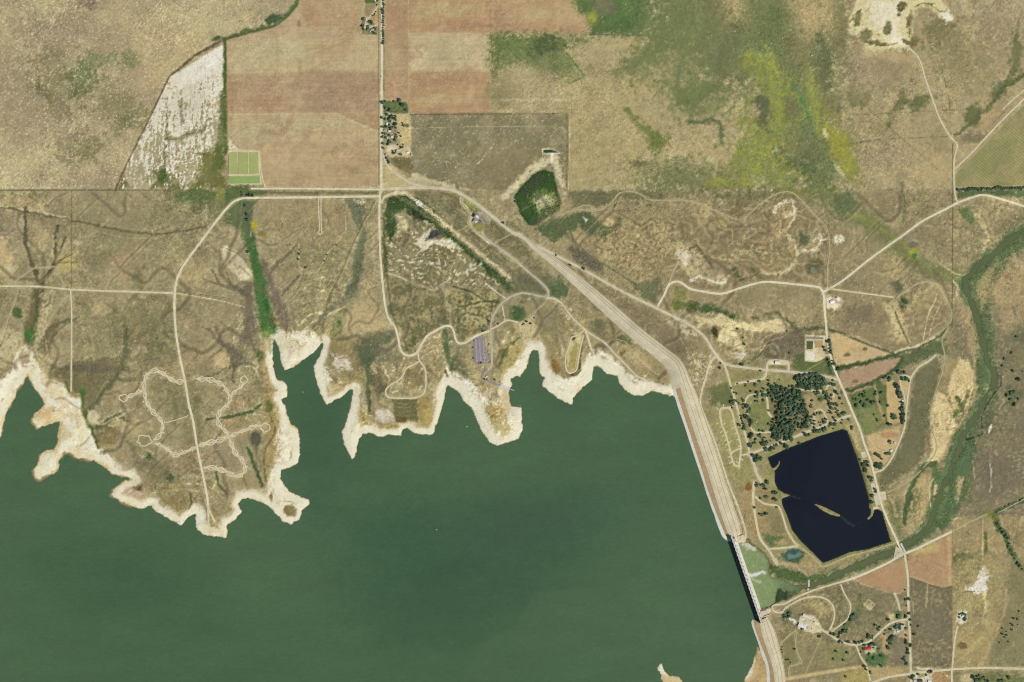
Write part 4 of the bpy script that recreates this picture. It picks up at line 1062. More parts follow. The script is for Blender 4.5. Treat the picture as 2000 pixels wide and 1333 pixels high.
line('1640,655 1680,660 1720,678', 'pale', 5, a=.5, warp=2, grain=F6 + .3)
line('1748,688 1790,676 1825,660', (206, 194, 154), 5, a=.7, warp=1.5)
line('1832,513 1850,525 1866,536 1884,538', (186, 170, 128), 3, a=.7)
line('1820,525 1840,550 1852,580 1858,610', (106, 102, 78), 5, a=.5)
line('1862,550 1870,560 1868,580', 'chalk', 3, a=.6, warp=1)

# --- bare pans and quarry slopes by the junction road
area('1318,585 1345,590 1400,600 1440,615 1436,632 1400,625 1350,606 1320,606', (74, 96, 58), .85, 5, 5, sh=.45)
area('1320,560 1340,570 1345,595 1320,610 1308,600', (128, 128, 70), .6, 6, 6, sh=.2)
area('1358,612 1405,612 1440,630 1480,632 1520,622 1536,645 1530,655 1500,648 1470,650 1440,640 1410,640 1380,632 1362,640', (206, 188, 140), .95, 3, 3)
area('1400,660 1410,640 1432,640 1448,668 1454,690 1420,672 1396,664', (206, 190, 144), .95, 3, 2)
line('1470,650 1468,668 1440,688 1420,692', (190, 176, 132), 5, 3, a=.7, warp=1)
blob(1396, 650, 6, 12, 0, (84, 84, 60), .8, sh=.4)
area('1490,648 1510,650 1518,660 1508,668 1496,660', (170, 152, 104), .8, 3, 2)
line('1470,620 1520,612 1540,630 1560,645 1600,640', (88, 98, 66), 6, 8, a=.7, warp=3, sh=.3)
area('1490,660 1560,640 1580,660 1572,700 1500,705', (112, 104, 86), .75, 8, 6)
line('1430,715 1470,700 1490,690 1500,680', (90, 104, 64), 7, a=.7, warp=2)
area('1420,690 1450,680 1480,690 1460,708 1430,706', (190, 172, 128), .6, 6, 5, grain=F6 + .3)
blob(1445, 696, 12, 6, 0, 'chalk', .6)
line('1446,592 1452,608 1462,620', 'pale', 3, a=.5)
blob(1625, 592, 18, 14, 0, (206, 194, 166), .9, .6, .5)
line('1640,604 1630,615 1622,625', 'pale', 5, a=.6, warp=2, grain=F6 + .3)
blob(1628, 610, 12, 8, 0, (104, 104, 68), .5, grain=F6)
# camp and pond surroundings
CAMP = P('1380,790 1400,740 1420,720 1540,730 1630,742 1690,860 1740,1000 1760,1070 1600,1110 1520,1100 1470,1060 1445,960')
area(CAMP, (150, 142, 96), .75, 8, 6)
area('1460,790 1510,775 1512,838 1475,842 1464,810', (124, 128, 80), .85, 6, 5)
area('1420,740 1560,735 1560,745 1500,765 1430,775', (138, 134, 86), .7, 8, 6)
area('1384,760 1430,745 1440,790 1392,790', (96, 106, 68), .8, 8, 6)
area('1395,800 1440,800 1462,900 1440,930 1420,920', (156, 150, 98), .8, 8, 5)
area('1405,905 1460,900 1478,960 1440,960', (146, 140, 92), .7, 8, 6)
area('1500,760 1580,760 1582,835 1530,860 1505,850', (122, 110, 78), .75, 6, 5, grain=F6 + .5)
area('1572,775 1640,765 1650,800 1610,825 1580,835', (168, 150, 108), .8, 6, 5)
blob(1604, 778, 8, 6, 0, 'green', .7)
area('1650,830 1665,830 1730,985 1720,992 1700,930', (186, 164, 118), .7, 5, 3)
area('1560,690 1630,700 1640,738 1560,730 1545,715', (98, 112, 70), .85, 5, 4)
line('1575,724 1600,710 1622,698', (176, 168, 112), 2, a=.7)
area('1572,654 1612,656 1612,700 1594,708 1572,706', (200, 184, 146), .95, 1.5, 1)
area('1576,688 1592,688 1590,704 1578,702', (216, 208, 198), .9, 2, 1)
area('1614,664 1626,664 1632,700 1634,718 1624,706', (84, 98, 66), .9, 2, 2, sh=.4)
area('1610,700 1630,700 1640,735 1620,732', (84, 104, 70), .7, 4, 3, sh=.3)
area('1500,703 1540,706 1542,714 1500,712', (200, 188, 152), .95, 2, 1)
area('1501,714 1538,716 1538,722 1501,720', (130, 130, 84), .8, 2, 1)
area('1436,745 1490,738 1496,728 1450,722 1434,726', (146, 138, 92), .7, 4, 3)
# west of the pond
area('1445,960 1480,945 1530,980 1560,1060 1540,1070 1480,1050', (152, 134, 96), .8, 6, 5)
area('1450,960 1476,965 1476,1040 1455,1030', (158, 136, 98), .7, 5, 4, grain=F14 + .4)
blob(1462, 951, 6, 7, 0, (142, 100, 58), .95, .5, .4)
area('1475,1020 1482,1020 1484,1044 1476,1044', (172, 96, 50), .95, 2, 1)
area('1492,1044 1520,1046 1545,1056 1548,1064 1505,1070 1494,1056', (98, 118, 74), .9, 4, 3)
area('1512,1058 1535,1052 1548,1062 1520,1066', (180, 154, 112), .7, 4, 3)
area('1498,985 1528,1000 1540,1040 1510,1040 1496,1010', (128, 122, 86), .6, 6, 5)
area('1530,1075 1565,1070 1600,1105 1580,1115 1535,1105', (160, 144, 98), .8, 5, 4)
area('1526,1082 1540,1072 1562,1070 1572,1080 1566,1096 1540,1100 1528,1094', (74, 98, 74), .85, 4, 3, sh=.15)
area('1500,1105 1530,1108 1580,1125 1620,1118 1640,1105 1600,1135 1560,1140 1525,1132 1505,1120', (84, 106, 64), .9, 4, 4, sh=.55)
line('1460,1056 1476,1070 1496,1090 1508,1110', (104, 96, 66), 7, a=.7, warp=2, sh=.25)
line('1455,1055 1450,1040 1456,1000', (110, 104, 74), 3, a=.6)
area('1505,1180 1520,1150 1545,1156 1560,1160 1530,1176', (62, 82, 60), .95, 3, 2, sh=.6)
line('1499,894 1513,930 1520,958 1530,985 1546,1040 1566,1062 1606,1104 1660,1084 1744,1062', (122, 130, 80), 7, a=.6, warp=1)
line('1500,890 1540,874 1605,849 1650,836', (132, 136, 86), 6, a=.7, warp=1)
line('1660,850 1690,935 1702,990', (120, 122, 80), 5, a=.8, warp=1, sh=.3)

# --- east bank: orchards, flats, river corridor
area('1655,765 1720,745 1735,755 1735,830 1690,850 1662,800', (98, 112, 70), .9, 4, 3)
area('1670,800 1730,790 1733,832 1692,850', (134, 136, 86), .8, 8, 5)
area('1732,740 1745,742 1758,770 1760,825 1735,830 1732,800', (186, 160, 112), .95, 2, 1.5)
line('1655,770 1708,752 1716,790 1728,825', (172, 140, 112), 5, a=.8, warp=1)
area('1692,852 1760,832 1752,870 1735,900 1712,922 1700,880', (190, 164, 118), .9, 3, 2)
blob(1735, 850, 16, 6, 0, (176, 132, 100), .6)
area('1755,735 1780,735 1772,775 1760,765', (192, 168, 122), .8, 3, 2)
area('1785,725 1830,695 1840,730 1815,800 1815,845 1800,900 1720,960 1718,925 1750,890 1775,820', (108, 108, 80), .85, 6, 5)
area('1775,690 1830,680 1840,690 1800,720 1780,735 1765,720', (150, 136, 104), .5, 6, 6)
area('1735,710 1763,690 1800,680 1845,660 1850,690 1800,705 1770,715 1750,725', (80, 100, 66), .7, 5, 5, sh=.45)
RIVC = P('1985,440 2080,410 2080,470 1975,505 1945,540 1930,575 1938,620 1945,690 1950,730 1948,760 1925,800 1915,840 1900,890 1880,930 1865,980 1850,1005 1830,1040 1770,1085 1700,1105 1620,1140 1580,1150 1620,1125 1690,1090 1750,1060 1790,1035 1815,990 1845,920 1862,860 1890,810 1905,780 1905,720 1895,640 1880,590 1874,550 1900,515 1940,480')
area(RIVC, (96, 114, 78), .9, 6, 8, sh=.35)
area(RIVC, (150, 142, 98), .5, 6, 8, grain=F14 + N20 * .5 - .45)
area('1905,560 1925,530 1945,520 1930,575 1918,610 1915,590', (168, 148, 104), .75, 5, 4)
area('1870,580 1900,610 1912,680 1908,700 1896,690 1884,640', (172, 148, 108), .8, 6, 5, grain=F14 + .5)
area('1875,700 1891,704 1904,728 1902,762 1891,792 1876,816 1862,802 1850,768 1856,734', (206, 184, 134), .95, 4, 3)
area('1832,764 1852,775 1864,813 1870,834 1856,854 1848,884 1829,905 1806,912 1822,878 1819,845 1821,802 1826,778', (206, 184, 134), .95, 4, 3)
area('1850,700 1874,700 1855,735 1848,770 1836,760 1845,730', (166, 150, 104), .7, 5, 4)
for s in ('1868,720 1876,750 1870,790', '1884,720 1890,750 1884,780', '1860,760 1866,800', '1895,740 1896,770'):
    line(s, (168, 144, 100), 2, a=.5, warp=1.5)
line('1870,778 1880,800 1864,812', (104, 116, 70), 9, a=.9, warp=2, sh=.2)
line('1892,765 1880,800', (116, 118, 74), 8, a=.8, warp=2)
line('1904,700 1906,770 1885,815 1872,835', (180, 158, 112), 6, a=.7, warp=2)
area('1765,960 1800,925 1820,930 1815,980 1800,1020 1775,1045 1765,1020', (176, 156, 108), .85, 6, 6)
area('1770,970 1790,950 1800,960 1790,1010 1772,1030', (100, 110, 74), .6, 6, 6, grain=F6 + .2, sh=.3)
line('1826,905 1800,912 1790,930 1778,960 1768,1000 1767,1022', (88, 112, 70), 11, 9, a=.95, warp=2)
line('1826,905 1824,945 1822,985 1815,1005', (90, 116, 70), 10, a=.8, warp=2)
line('1824,935 1815,950 1818,990', 'chalk', 2, a=.7)
line('1828,950 1826,965', (200, 170, 128), 7, a=.9)
area('1870,930 1885,925 1880,960 1870,985 1860,1000 1862,970', (176, 152, 110), .85, 4, 4)
line('1895,870 1900,920 1894,980', (96, 118, 72), 10, 6, a=.6, warp=3, sh=.3)
area('1730,990 1755,980 1760,1010 1765,1040 1755,1050', (110, 116, 76), .7, 6, 5, sh=.2)
line('1736,968 1748,990 1750,1010', (184, 164, 118), 6, a=.6, warp=2)
area('1862,872 1885,862 1918,850 1922,812 1946,772 1936,830 1908,852 1902,900 1890,960 1864,1012 1840,1042 1828,1024 1850,980', (86, 108, 72), .85, 5, 5, sh=.4)
area('1828,935 1850,900 1868,850 1882,828 1872,890 1850,940 1834,985', (92, 114, 74), .85, 4, 4, sh=.25)
area('1870,935 1884,930 1878,962 1868,985', (182, 158, 114), .85, 4, 3)
line('1936,720 1956,738 1955,752 1942,768 1926,795 1918,812 1920,848 1896,858 1885,860', (52, 58, 50), 2.6, a=.85, warp=.6)
line('1962,530 1990,500 2060,470', (178, 152, 108), 16, a=.4, warp=6, grain=F14 + .2)
area('1940,560 2010,500 2080,480 2080,600 1960,640', (172, 150, 110), .75, 14, 10, grain=F14 + .45)
for q in ((1990, 700, 30, 20, 0, 'olive', .4), (1960, 850, 40, 60, 0, 'grey', .4), (1990, 660, 16, 10, 0, (92, 104, 70), .4), (1980, 770, 20, 20, 0, (96, 104, 74), .5), (1940, 930, 40, 40, 0, (114, 106, 88), .5)):
    blob(*q[:5], q[5], q[6], 1.0, .8)
for s in ('1968,590 1972,610 1980,630', '1930,820 1934,860 1940,900 1936,940', '1970,680 1960,690'):
    line(s, (160, 140, 108), 2, a=.5, warp=1)
line('1935,905 1936,950 1932,962', 'chalk', 2, a=.6, warp=1)
line('1900,900 1905,940', 'chalk', 1.6, a=.5)
line('1950,800 1962,785 1965,770', (190, 176, 140), 2, a=.6, warp=1)
blob(1934, 838, 3, 8, 20, 'chalk', .7)
line('1940,1004 2000,975 2060,945', (84, 100, 66), 9, a=.8, warp=2, sh=.4)
line('1944,1005 2000,976', 'chalk', 2, a=.7)
line('1935,1004 2060,1004', 'gully', 1.4, a=.5)
line('1940,1006 1950,1030 1966,1050 1975,1080 1990,1105 2020,1130', (80, 98, 62), 12, 12, a=.9, warp=2, sh=.45)
line('1930,1003 1944,1012', (128, 124, 66), 14, a=.8)
line('1920,1015 1920,1100', 'pale', 2.5, a=.7)
area('1922,1040 1928,1040 1930,1078 1922,1080', (96, 106, 66), .8, 2, 2)
area('1862,1080 1880,1080 1910,1080 1900,1095 1862,1100', (98, 108, 70), .6, 6, 6)
line('1860,1010 1860,1140 1860,1310', (140, 110, 88), 1.6, a=.7)
area('1862,1105 1940,1090 1965,1110 1950,1180 1935,1240 1862,1240', (170, 156, 108), .6, 12, 8)
area('1885,1152 1900,1144 1912,1130 1920,1110 1930,1118 1930,1150 1920,1158 1905,1160', (218, 210, 196), .9, 5, 5, grain=F6 + .6)
line('1922,1160 1926,1185 1920,1215', (200, 188, 146), 8, 5, a=.7, warp=2, grain=F6 + .4)
line('1886,1156 1905,1156', (104, 94, 74), 1.6, a=.7)
area('1870,1195 1888,1195 1890,1215 1880,1222 1868,1215', (206, 198, 170), .95, 3, 2)
area('1972,1090 2080,1090 2080,1305 1925,1305 1935,1260 1955,1220 1965,1180', (128, 124, 90), .8, 8, 5)
area('1925,1305 1935,1260 1955,1220 1900,1230 1862,1240 1862,1305', (166, 148, 102), .7, 8, 6)
line('1964,1150 1966,1185 1950,1225 1935,1262 1915,1300', (176, 152, 112), 5, a=.6, warp=2)
area('1895,1262 1925,1240 1905,1270 1870,1292', (184, 166, 116), .6, 5, 4)
area('1900,1195 1925,1192 1925,1235 1905,1238', (140, 124, 92), .5, 6, 5)
blob(1880, 1262, 8, 6, 0, (122, 106, 74), .7)
area('1862,1312 2080,1312 2080,1400 1862,1400', (140, 132, 92), .7, 5, 4)
area('1905,1318 2000,1322 2000,1400 1905,1400', (94, 108, 66), .6, 10, 8)
blob(1890, 1325, 14, 8, 0, 'pale', .7)
area('1782,1312 1820,1312 1858,1312 1858,1400 1782,1400', (176, 140, 100), .8, 4, 4)
area('1782,1312 1822,1316 1818,1340 1784,1340', (206, 196, 172), .8, 4, 4)
area('1784,1302 1830,1308 1800,1312', (208, 196, 164), .8, 3, 2)
area('1793,1316 1808,1316 1808,1322 1793,1322', (150, 150, 90), .8, 2, 1)
# south fields
FC = P('1672,1132 1700,1120 1741,1102 1768,1093 1770,1149 1757,1159 1738,1158 1724,1152 1698,1145 1680,1138')
FD = P('1775,1084 1800,1073 1859,1041 1860,1141 1845,1146 1818,1140 1789,1128 1775,1125')
area(FC, (172, 138, 104), 1, 1, .5, spk=5)
area(FD, (172, 140, 106), 1, 1, .5, spk=5)
area('1776,1083 1820,1060 1838,1064 1835,1078 1790,1083', (184, 164, 108), .85, 3, 2)
line('1672,1133 1680,1139 1698,1146 1724,1153 1738,1159 1757,1160 1770,1149', (194, 170, 126), 3, a=.8)
line('1775,1126 1789,1129 1818,1141 1845,1147 1860,1142', (194, 170, 126), 3, a=.8)
area('1850,1045 1859,1041 1860,1140 1852,1142', (188, 162, 118), .7, 2, 1)
line('1748,1160 1754,1175 1758,1192', (196, 186, 146), 5, 4, a=.9)
area('1776,1128 1818,1142 1845,1148 1860,1144 1860,1302 1780,1302', (120, 112, 88), .9, 2, 1)
area('1776,1128 1818,1142 1845,1148 1860,1144 1860,1302 1780,1302', (160, 144, 106), .45, 2, 1, grain=F6 + N60 * .8 - .4)
line('1812,1142 1812,1165 1808,1185', (184, 166, 122), 4, a=.6, warp=1)
line('1783,1135 1784,1200', 'pale', 2, a=.5, grain=F6 + .2)
area('1610,1150 1660,1140 1690,1145 1740,1160 1740,1195 1700,1230 1650,1230 1660,1200', (126, 118, 90), .6, 8, 6)
area('1545,1160 1590,1168 1622,1190 1620,1230 1590,1215 1560,1200', (150, 138, 96), .6, 8, 6)
area('1580,1180 1610,1175 1620,1200 1600,1210', (176, 156, 108), .7, 6, 5)
YARD = P('1567,1199 1590,1203 1598,1212 1606,1228 1604,1236 1588,1238 1572,1234 1558,1228 1560,1212')
area(YARD, (200, 188, 156), .95, 2, 1.5)
area('1616,1236 1624,1224 1630,1234 1620,1240', (196, 188, 152), .9, 2, 1)
area('1560,1235 1600,1238 1605,1250 1580,1255 1565,1248', (176, 156, 106), .6, 5, 5, grain=F6 + .3)
blob(1535, 1205, 10, 12, 0, (72, 96, 62), .8, sh=.6)
area('1505,1190 1530,1200 1556,1212 1540,1225 1515,1220', (130, 122, 92), .6, 6, 5, sh=.15)
line('1535,1210 1545,1212 1558,1218', 'chalk', 4, a=.8, warp=2)
area('1522,1235 1550,1235 1565,1295 1535,1310 1530,1280', (124, 120, 80), .8, 6, 4)
area('1560,1240 1600,1250 1660,1262 1684,1300 1580,1320 1545,1325', (140, 130, 94), .7, 8, 5)
area('1620,1265 1650,1270 1650,1290 1625,1295', (122, 128, 76), .7, 6, 5)
line('1605,1245 1574,1315', 'pale', 2.2, a=.6)
line('1532,1327 1600,1316 1682,1303', (190, 168, 118), 8, a=.8)
area('1640,1315 1700,1303 1700,1345 1650,1345', (166, 150, 90), .8, 4, 3)
area('1700,1303 1776,1302 1776,1318 1705,1330', (176, 154, 108), .7, 4, 3)
area('1688,1258 1712,1256 1720,1275 1735,1280 1728,1300 1695,1300', (82, 112, 68), .85, 4, 3)
area('1686,1262 1712,1262 1712,1276 1690,1278', (204, 192, 160), .7, 3, 3)
area('1720,1240 1738,1238 1730,1280 1724,1270', (178, 148, 108), .8, 3, 3)
area('1738,1240 1776,1225 1776,1302 1740,1300', (124, 116, 92), .7, 5, 4)
area('1752,1240 1775,1230 1776,1248 1756,1246', (190, 158, 112), .8, 3, 2)
area('1745,1218 1768,1214 1768,1235 1745,1240', (200, 192, 164), .8, 3, 3)
area('1732,1198 1748,1198 1752,1212 1740,1216', (194, 174, 132), .9, 3, 2)
area('1746,1196 1760,1196 1760,1210 1750,1210', (84, 112, 66), .9, 3, 2, sh=.2)
area('1655,1200 1672,1185 1682,1150 1686,1165 1678,1200 1664,1225 1640,1235', (92, 108, 68), .6, 5, 5, sh=.3)
DIA = P('1688,1181 1697,1172 1709,1182 1699,1192')
line(DIA + DIA[:1], (196, 180, 128), 3, a=.85)
blob(1698, 1182, 6, 6, 0, 'pale', .6)
area(P('1621,654 1634,651 1680,669 1694,675 1740,691 1721,698 1667,709 1634,718 1626,690'), (186, 162, 120), 1, 1.5, 1, spk=6)
area('1622,655 1640,654 1680,672 1650,690 1628,690', (196, 168, 118), .6, 8, 5)
area(P('1646,729 1707,708 1763,698 1742,724 1694,748 1653,760 1640,735'), (166, 138, 110), 1, 1.5, 1, spk=6)
for q in ((1690, 682, 4, 3), (1654, 694, 6, 4), (1670, 745, 6, 4)):
    blob(*q, 0, (130, 112, 76), .7)
line('1634,722 1667,714 1721,702 1745,694', (80, 98, 64), 9, 7, a=.9, warp=2, sh=.6)
line('1645,766 1694,752 1742,728 1765,700', (80, 100, 64), 9, 8, a=.85, warp=2, sh=.5)

# --- hamlet and farm yards
area('749,198 794,198 799,222 749,222', (98, 114, 72), .9, 2, 2)
area('748,224 776,224 776,285 748,285', (150, 144, 112), .7, 3, 3)
area('772,226 795,226 804,240 804,283 778,283', (186, 168, 122), .95, 3, 3)
area('748,284 804,284 804,308 760,306', (190, 172, 132), .85, 3, 3)
area('757,286 776,286 776,295 757,295', (208, 196, 172), .8, 3, 2)
area('756,310 805,306 804,328 776,328', (112, 106, 74), .7, 5, 4)
blob(794, 246, 6, 4, 0, (128, 116, 78), .8)
area('712,0 738,0 735,8 714,8', (96, 116, 70), .9, 2, 1)
area('714,8 738,8 726,28 716,34 712,24', (150, 136, 102), .9, 2, 2)
area('727,28 739,15 740,45 730,48', (186, 152, 110), .9, 2, 2)
area('706,36 716,36 738,50 738,68 706,67', (136, 128, 94), .8, 2, 2)
area('715,36 720,36 720,52 730,50 728,54 712,56', (204, 194, 160), .9, 1.5, 1)
line('739,-20 740,100 740,200 740,362', (110, 112, 74), 3, a=.75)
line('751,60 751,200', (118, 116, 78), 2.5, a=.7)
# treatment cells surround
area('446,294 470,292 508,294 512,336 514,362 447,362', (196, 186, 148), .95, 1.5, 1, spk=5)
area('446,270 460,285 470,294 448,294', (206, 196, 166), .8, 2, 2, grain=F3 + .4)
area('440,362 515,363 520,384 470,388 440,400', (90, 106, 66), .85, 5, 4)
line('515,375 640,378 738,376', (116, 110, 80), 8, a=.7, warp=1.5)
line('530,374 610,373 640,379', (184, 170, 130), 3, a=.5, grain=F6 + .2)

for _s in ('361,742 336,742 305,724 281,747 286,784 312,818 318,831 299,860', '302,865 330,880 345,889 385,872 429,860 448,852', '384,740 435,753 449,782 429,806 425,824 448,851', '448,852 493,834 512,831', '448,858 474,901 478,922 461,930 419,914', '281,762 247,777'):
    line(_s, (182, 168, 126), 14, a=.42, warp=1.5)
CON = np.sin(fbm(70, 3, 81) * 15 + N180 * 8 + TX * .5)
for _p, _a in ((HIL, .5), (BAS, .22), (MID, .16), (P('1130,470 1250,425 1320,440 1330,500 1290,540 1240,550 1170,500'), .4), (P('1340,700 1385,680 1400,720 1375,760 1350,765'), .7), (P('1720,590 1780,565 1830,560 1850,630 1800,665 1740,685'), .5), (P('1300,600 1540,600 1540,700 1420,705 1380,660'), .5)):
    w = window(_p, 20)
    dm = smooth(.5 - (sdf(_p, w) + WARP[w] * 8) / 24) * _a
    mix(w, dm * smooth(CON[w] * 1.3 - .55) * .75, (196, 180, 138))
    mix(w, dm * smooth(-CON[w] * 1.3 - .6) * .6, (106, 98, 70))
strip = smooth(0.5 - (d_shore - wid * .62 + TX * 2.5) / 5) * (d_shore > -60) * smooth((1320 - UU + (VV - 760) * .3) / 8)
wash(strip * .9, (229, 219, 194))
wash(strip * smooth((300 - UU) / 60) * smooth(.35 + N20) * .5, (212, 190, 142))
# --- over the beaches
area('945,790 958,785 975,785 990,805 1000,840 985,855 968,845 955,820', (176, 158, 106), .8, 6, 5, grain=F14 + .5)
blob(968, 808, 12, 14, 20, (164, 138, 84), .7, grain=F6 + .2)
area('900,700 920,690 945,740 980,760 960,780 930,745', (172, 156, 112), .5, 6, 5)
area('935,755 960,760 965,775 950,780', (200, 182, 148), .8, 5, 3)
area('985,760 1000,770 1000,800 990,810 975,780', (200, 178, 138), .8, 4, 3)
area('60,690 120,750 160,790 170,850 150,890 110,850 110,800 60,740', (204, 184, 138), .55, 14, 10, grain=N20 + .2)
blob(48, 698, 9, 20, 0, (176, 160, 128), .8)
blob(90, 810, 20, 14, -20, (206, 174, 116), .6)
area('540,655 600,655 610,670 570,700 550,690', (206, 192, 148), .5, 8, 6, grain=F14 + .2)
line('518,650 526,662 528,690', (150, 140, 84), 8, a=.6, warp=3, sh=.1)
line('620,648 628,664', (120, 122, 70), 8, a=.6, warp=2)
blob(568, 998, 14, 11, 20, (146, 134, 92), .9, .5, .4)
blob(530, 972, 4, 9, 0, (140, 118, 70), .8)
area('395,1030 415,1020 440,1030 436,1044 405,1044', (196, 182, 138), .6, 4, 3, grain=F3 + .3)
area('1440,1345 1462,1325 1473,1300 1481,1268 1492,1300 1496,1400 1440,1400', (188, 160, 112), .9, 3, 3)
area('1284,1306 1292,1299 1300,1318 1296,1326', 'sand', .9, 2, 1)
area('1292,1318 1330,1322 1345,1400 1296,1400', 'tan', .8, 2, 2)
west = smooth((300 - UU) / 60)
wash(smooth(1 - np.abs(d_shore - .5) / 2) * .4 * smooth(N60 + .2) * (UU < 1312), (196, 178, 138))
edge = smooth(1 - np.abs(d_shore - 2) / 5) * (d_shore > -3) * smooth(-0.35 + N60 * 1.8 + west * .5)
wash(edge * 0.7 * smooth((1320 - UU + (VV - 760) * .3) / 8), (198, 172, 118))
mudm = smooth(-d_shore / 3)
wash(mudm * 0.8 * (UU < 1500), (168, 146, 98))
wash(smooth(1 - np.abs(d_shore - wid - 2) / 3) * smooth(.2 + N20 * 1.3) * (UU < 1305) * .5, (128, 112, 70))
wash(sandm * smooth(F3 - .7 + F14 * .5) * .22, (160, 148, 118))
wash(sandm * smooth((np.sin(d_shore / 1.1 + N20 * 2) - .55) * 2) * .18, (186, 172, 140))
# gullies, their flanks, road verges
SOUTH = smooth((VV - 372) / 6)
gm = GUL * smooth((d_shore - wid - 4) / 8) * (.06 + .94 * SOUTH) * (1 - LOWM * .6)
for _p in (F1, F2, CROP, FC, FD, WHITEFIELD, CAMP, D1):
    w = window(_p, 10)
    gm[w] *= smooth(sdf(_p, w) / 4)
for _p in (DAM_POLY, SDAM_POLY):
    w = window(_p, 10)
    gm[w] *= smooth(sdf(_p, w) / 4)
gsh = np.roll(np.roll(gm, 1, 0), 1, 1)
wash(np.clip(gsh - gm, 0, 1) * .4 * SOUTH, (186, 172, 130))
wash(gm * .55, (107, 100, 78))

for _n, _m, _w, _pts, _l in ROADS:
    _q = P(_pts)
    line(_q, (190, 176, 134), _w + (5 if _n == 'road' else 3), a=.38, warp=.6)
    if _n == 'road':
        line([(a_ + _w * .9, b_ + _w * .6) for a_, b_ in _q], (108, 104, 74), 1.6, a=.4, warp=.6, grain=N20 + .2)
# small dendritic rills and mottled grass south of the section line, pale tufts everywhere
rill = smooth((RIDGE - .86) * 9) * smooth(.4 + N180 * 1.5) * (VV > 373) * (d_shore > 20)
wash(rill * .32, (104, 98, 74))
wash(smooth((F3 + TX * .5 - .95) * 3) * .38 * smooth((SPK - 6) / 3) * (sandm < .3), (206, 192, 152))
wash(smooth((-F3 + TX * .6 - .9) * 3) * .34 * smooth((SPK - 6) / 3) * (sandm < .3), (98, 92, 68))
MOT = fbm(40, 6, 71, gain=.78)
def boxblur(a, r):
    k = 2 * r + 1
    p = np.pad(a, ((r + 1, r), (r + 1, r)), mode='edge').astype(np.float64).cumsum(0).cumsum(1)
    return ((p[k:, k:] - p[:-k, k:] - p[k:, :-k] + p[:-k, :-k]) / (k * k)).astype(np.float32)


offsand = 1 - smooth((sandm - .2) * 3)
fieldm = np.zeros_like(H)
for _p in (F1, F2, CROP, FC, FD):
    w = window(_p, 4)
    fieldm[w] = np.maximum(fieldm[w], (sdf(_p, w) < 1) * 1.0)
lum = CV.mean(-1)
gain_ = ((lum - boxblur(lum, 16)) * .2 + (lum - boxblur(lum, 3)) * .4) * offsand * (1 - fieldm * .7)
CV += gain_[..., None]
DARKEN = 1 + (WHITE * 0.75 + F3 * 0.9 + F6 * 0.4 + MOT * (1.3 + .7 * SOUTH) + TX * .8) * (SPK / 135.0) * (.55 + .75 * smooth(.5 + N180 * 1.1 + N60 * .4))
TINT = fbm(30, 5, 72, gain=.8) * (SPK / 9)
CV[..., 0] += TINT * 3.2
CV[..., 2] -= TINT * 2.4
CV *= DARKEN[..., None]
_l = CV.mean(-1, keepdims=True)
CV = _l + (CV - _l) * .97
CV *= np.array((1.04, 1.042, 1.01), np.float32)
CV *= 1 + fieldm[..., None] * (smooth((1300 - UU) / 10)[..., None]) * np.array((-.03, -.012, -.005), np.float32)
CV = np.where(CV > 226, 226 + (CV - 226) * .5, CV)
CV = np.clip(CV, 6, 250)
landmask = d_lake > 6
SH *= landmask
SH[H < LOW_Z + 0.15] = 0
# ------------------------------------------------------------------ turbidity of the reservoir
LAND = CV
CV = np.empty_like(LAND)
CV[:] = (74, 101, 70)
wash(smooth(0.5 + fbm(600, 2, 52) * 1.4 + fbm(260, 3, 54, ax=.6, ay=1.3) * .8) * .6, (82, 108, 75))
for q in ((950, 1110, 190, 110, -12, (58, 84, 62), .75), (760, 1050, 120, 90, 0, (56, 88, 62), .6), (1060, 1010, 160, 60, -10, (62, 86, 68), .55), (820, 1190, 140, 60, -10, (60, 88, 62), .6), (250, 1120, 120, 60, 10, (62, 92, 62), .55), (620, 880, 40, 120, 0, (60, 86, 64), .5),
          (1180, 1230, 160, 60, -10, (80, 106, 74), .6), (1250, 1120, 90, 40, -10, (78, 104, 72), .5), (560, 1250, 120, 60, 0, (74, 104, 72), .35), (1380, 1230, 60, 100, -14, (86, 108, 80), .5), (1150, 880, 120, 40, 0, (74, 100, 70), .4), (330, 1270, 120, 40, 10, (76, 104, 74), .4), (700, 930, 60, 40, 0, (72, 100, 70), .4), (1100, 770, 40, 60, 0, (64, 90, 66), .4), (1300, 900, 60, 80, 10, (66, 94, 66), .4)):
    blob(*q[:5], q[5], q[6] * .6, 1.4, .3, calm=True)
area('1045,1160 1090,1155 1200,1140 1290,1120 1330,1130 1300,1260 1200,1330 900,1330 940,1260 1010,1220', (80, 106, 74), .42, 2.9, 5)
CV *= (1 + (fbm(6, 3, 51, ax=.4, ay=1.3) * .03 + WHITE * .012 + fbm(60, 4, 53, ax=.5, ay=1.6) * .03))[..., None]
LAKEC = CV
CV = np.empty_like(LAND)
CV[:] = (98, 108, 72)                     # river
wash(smooth(0.5 + N60) * .5, (90, 102, 68))
area(BASIN, (130, 148, 98), 1, 4, 1)
area(BASIN, (150, 164, 114), .5, 4, 1, grain=F6 - .1)
line('1466,1124 1492,1118', (226, 224, 216), 9, 6, a=.95, warp=2)
line('1470,1132 1486,1138', (206, 210, 186), 4, a=.6, warp=2)
area('1448,1062 1462,1060 1476,1070 1474,1075 1460,1074', (214, 214, 194), .85, 3, 3, grain=F3 + .6)
for s in ('1472,1096 1473,1110', '1475,1150 1482,1170 1486,1180', '1466,1145 1472,1165', '1490,1140 1500,1160', '1480,1085 1492,1092'):
    line(s, (170, 184, 134), 2.4, a=.6, warp=1.5)
area('1513,1135 1560,1142 1560,1156 1530,1152', (104, 124, 88), .8, 6, 2)
area(TEAL_POND, (70, 98, 88), 1, 2, .5)
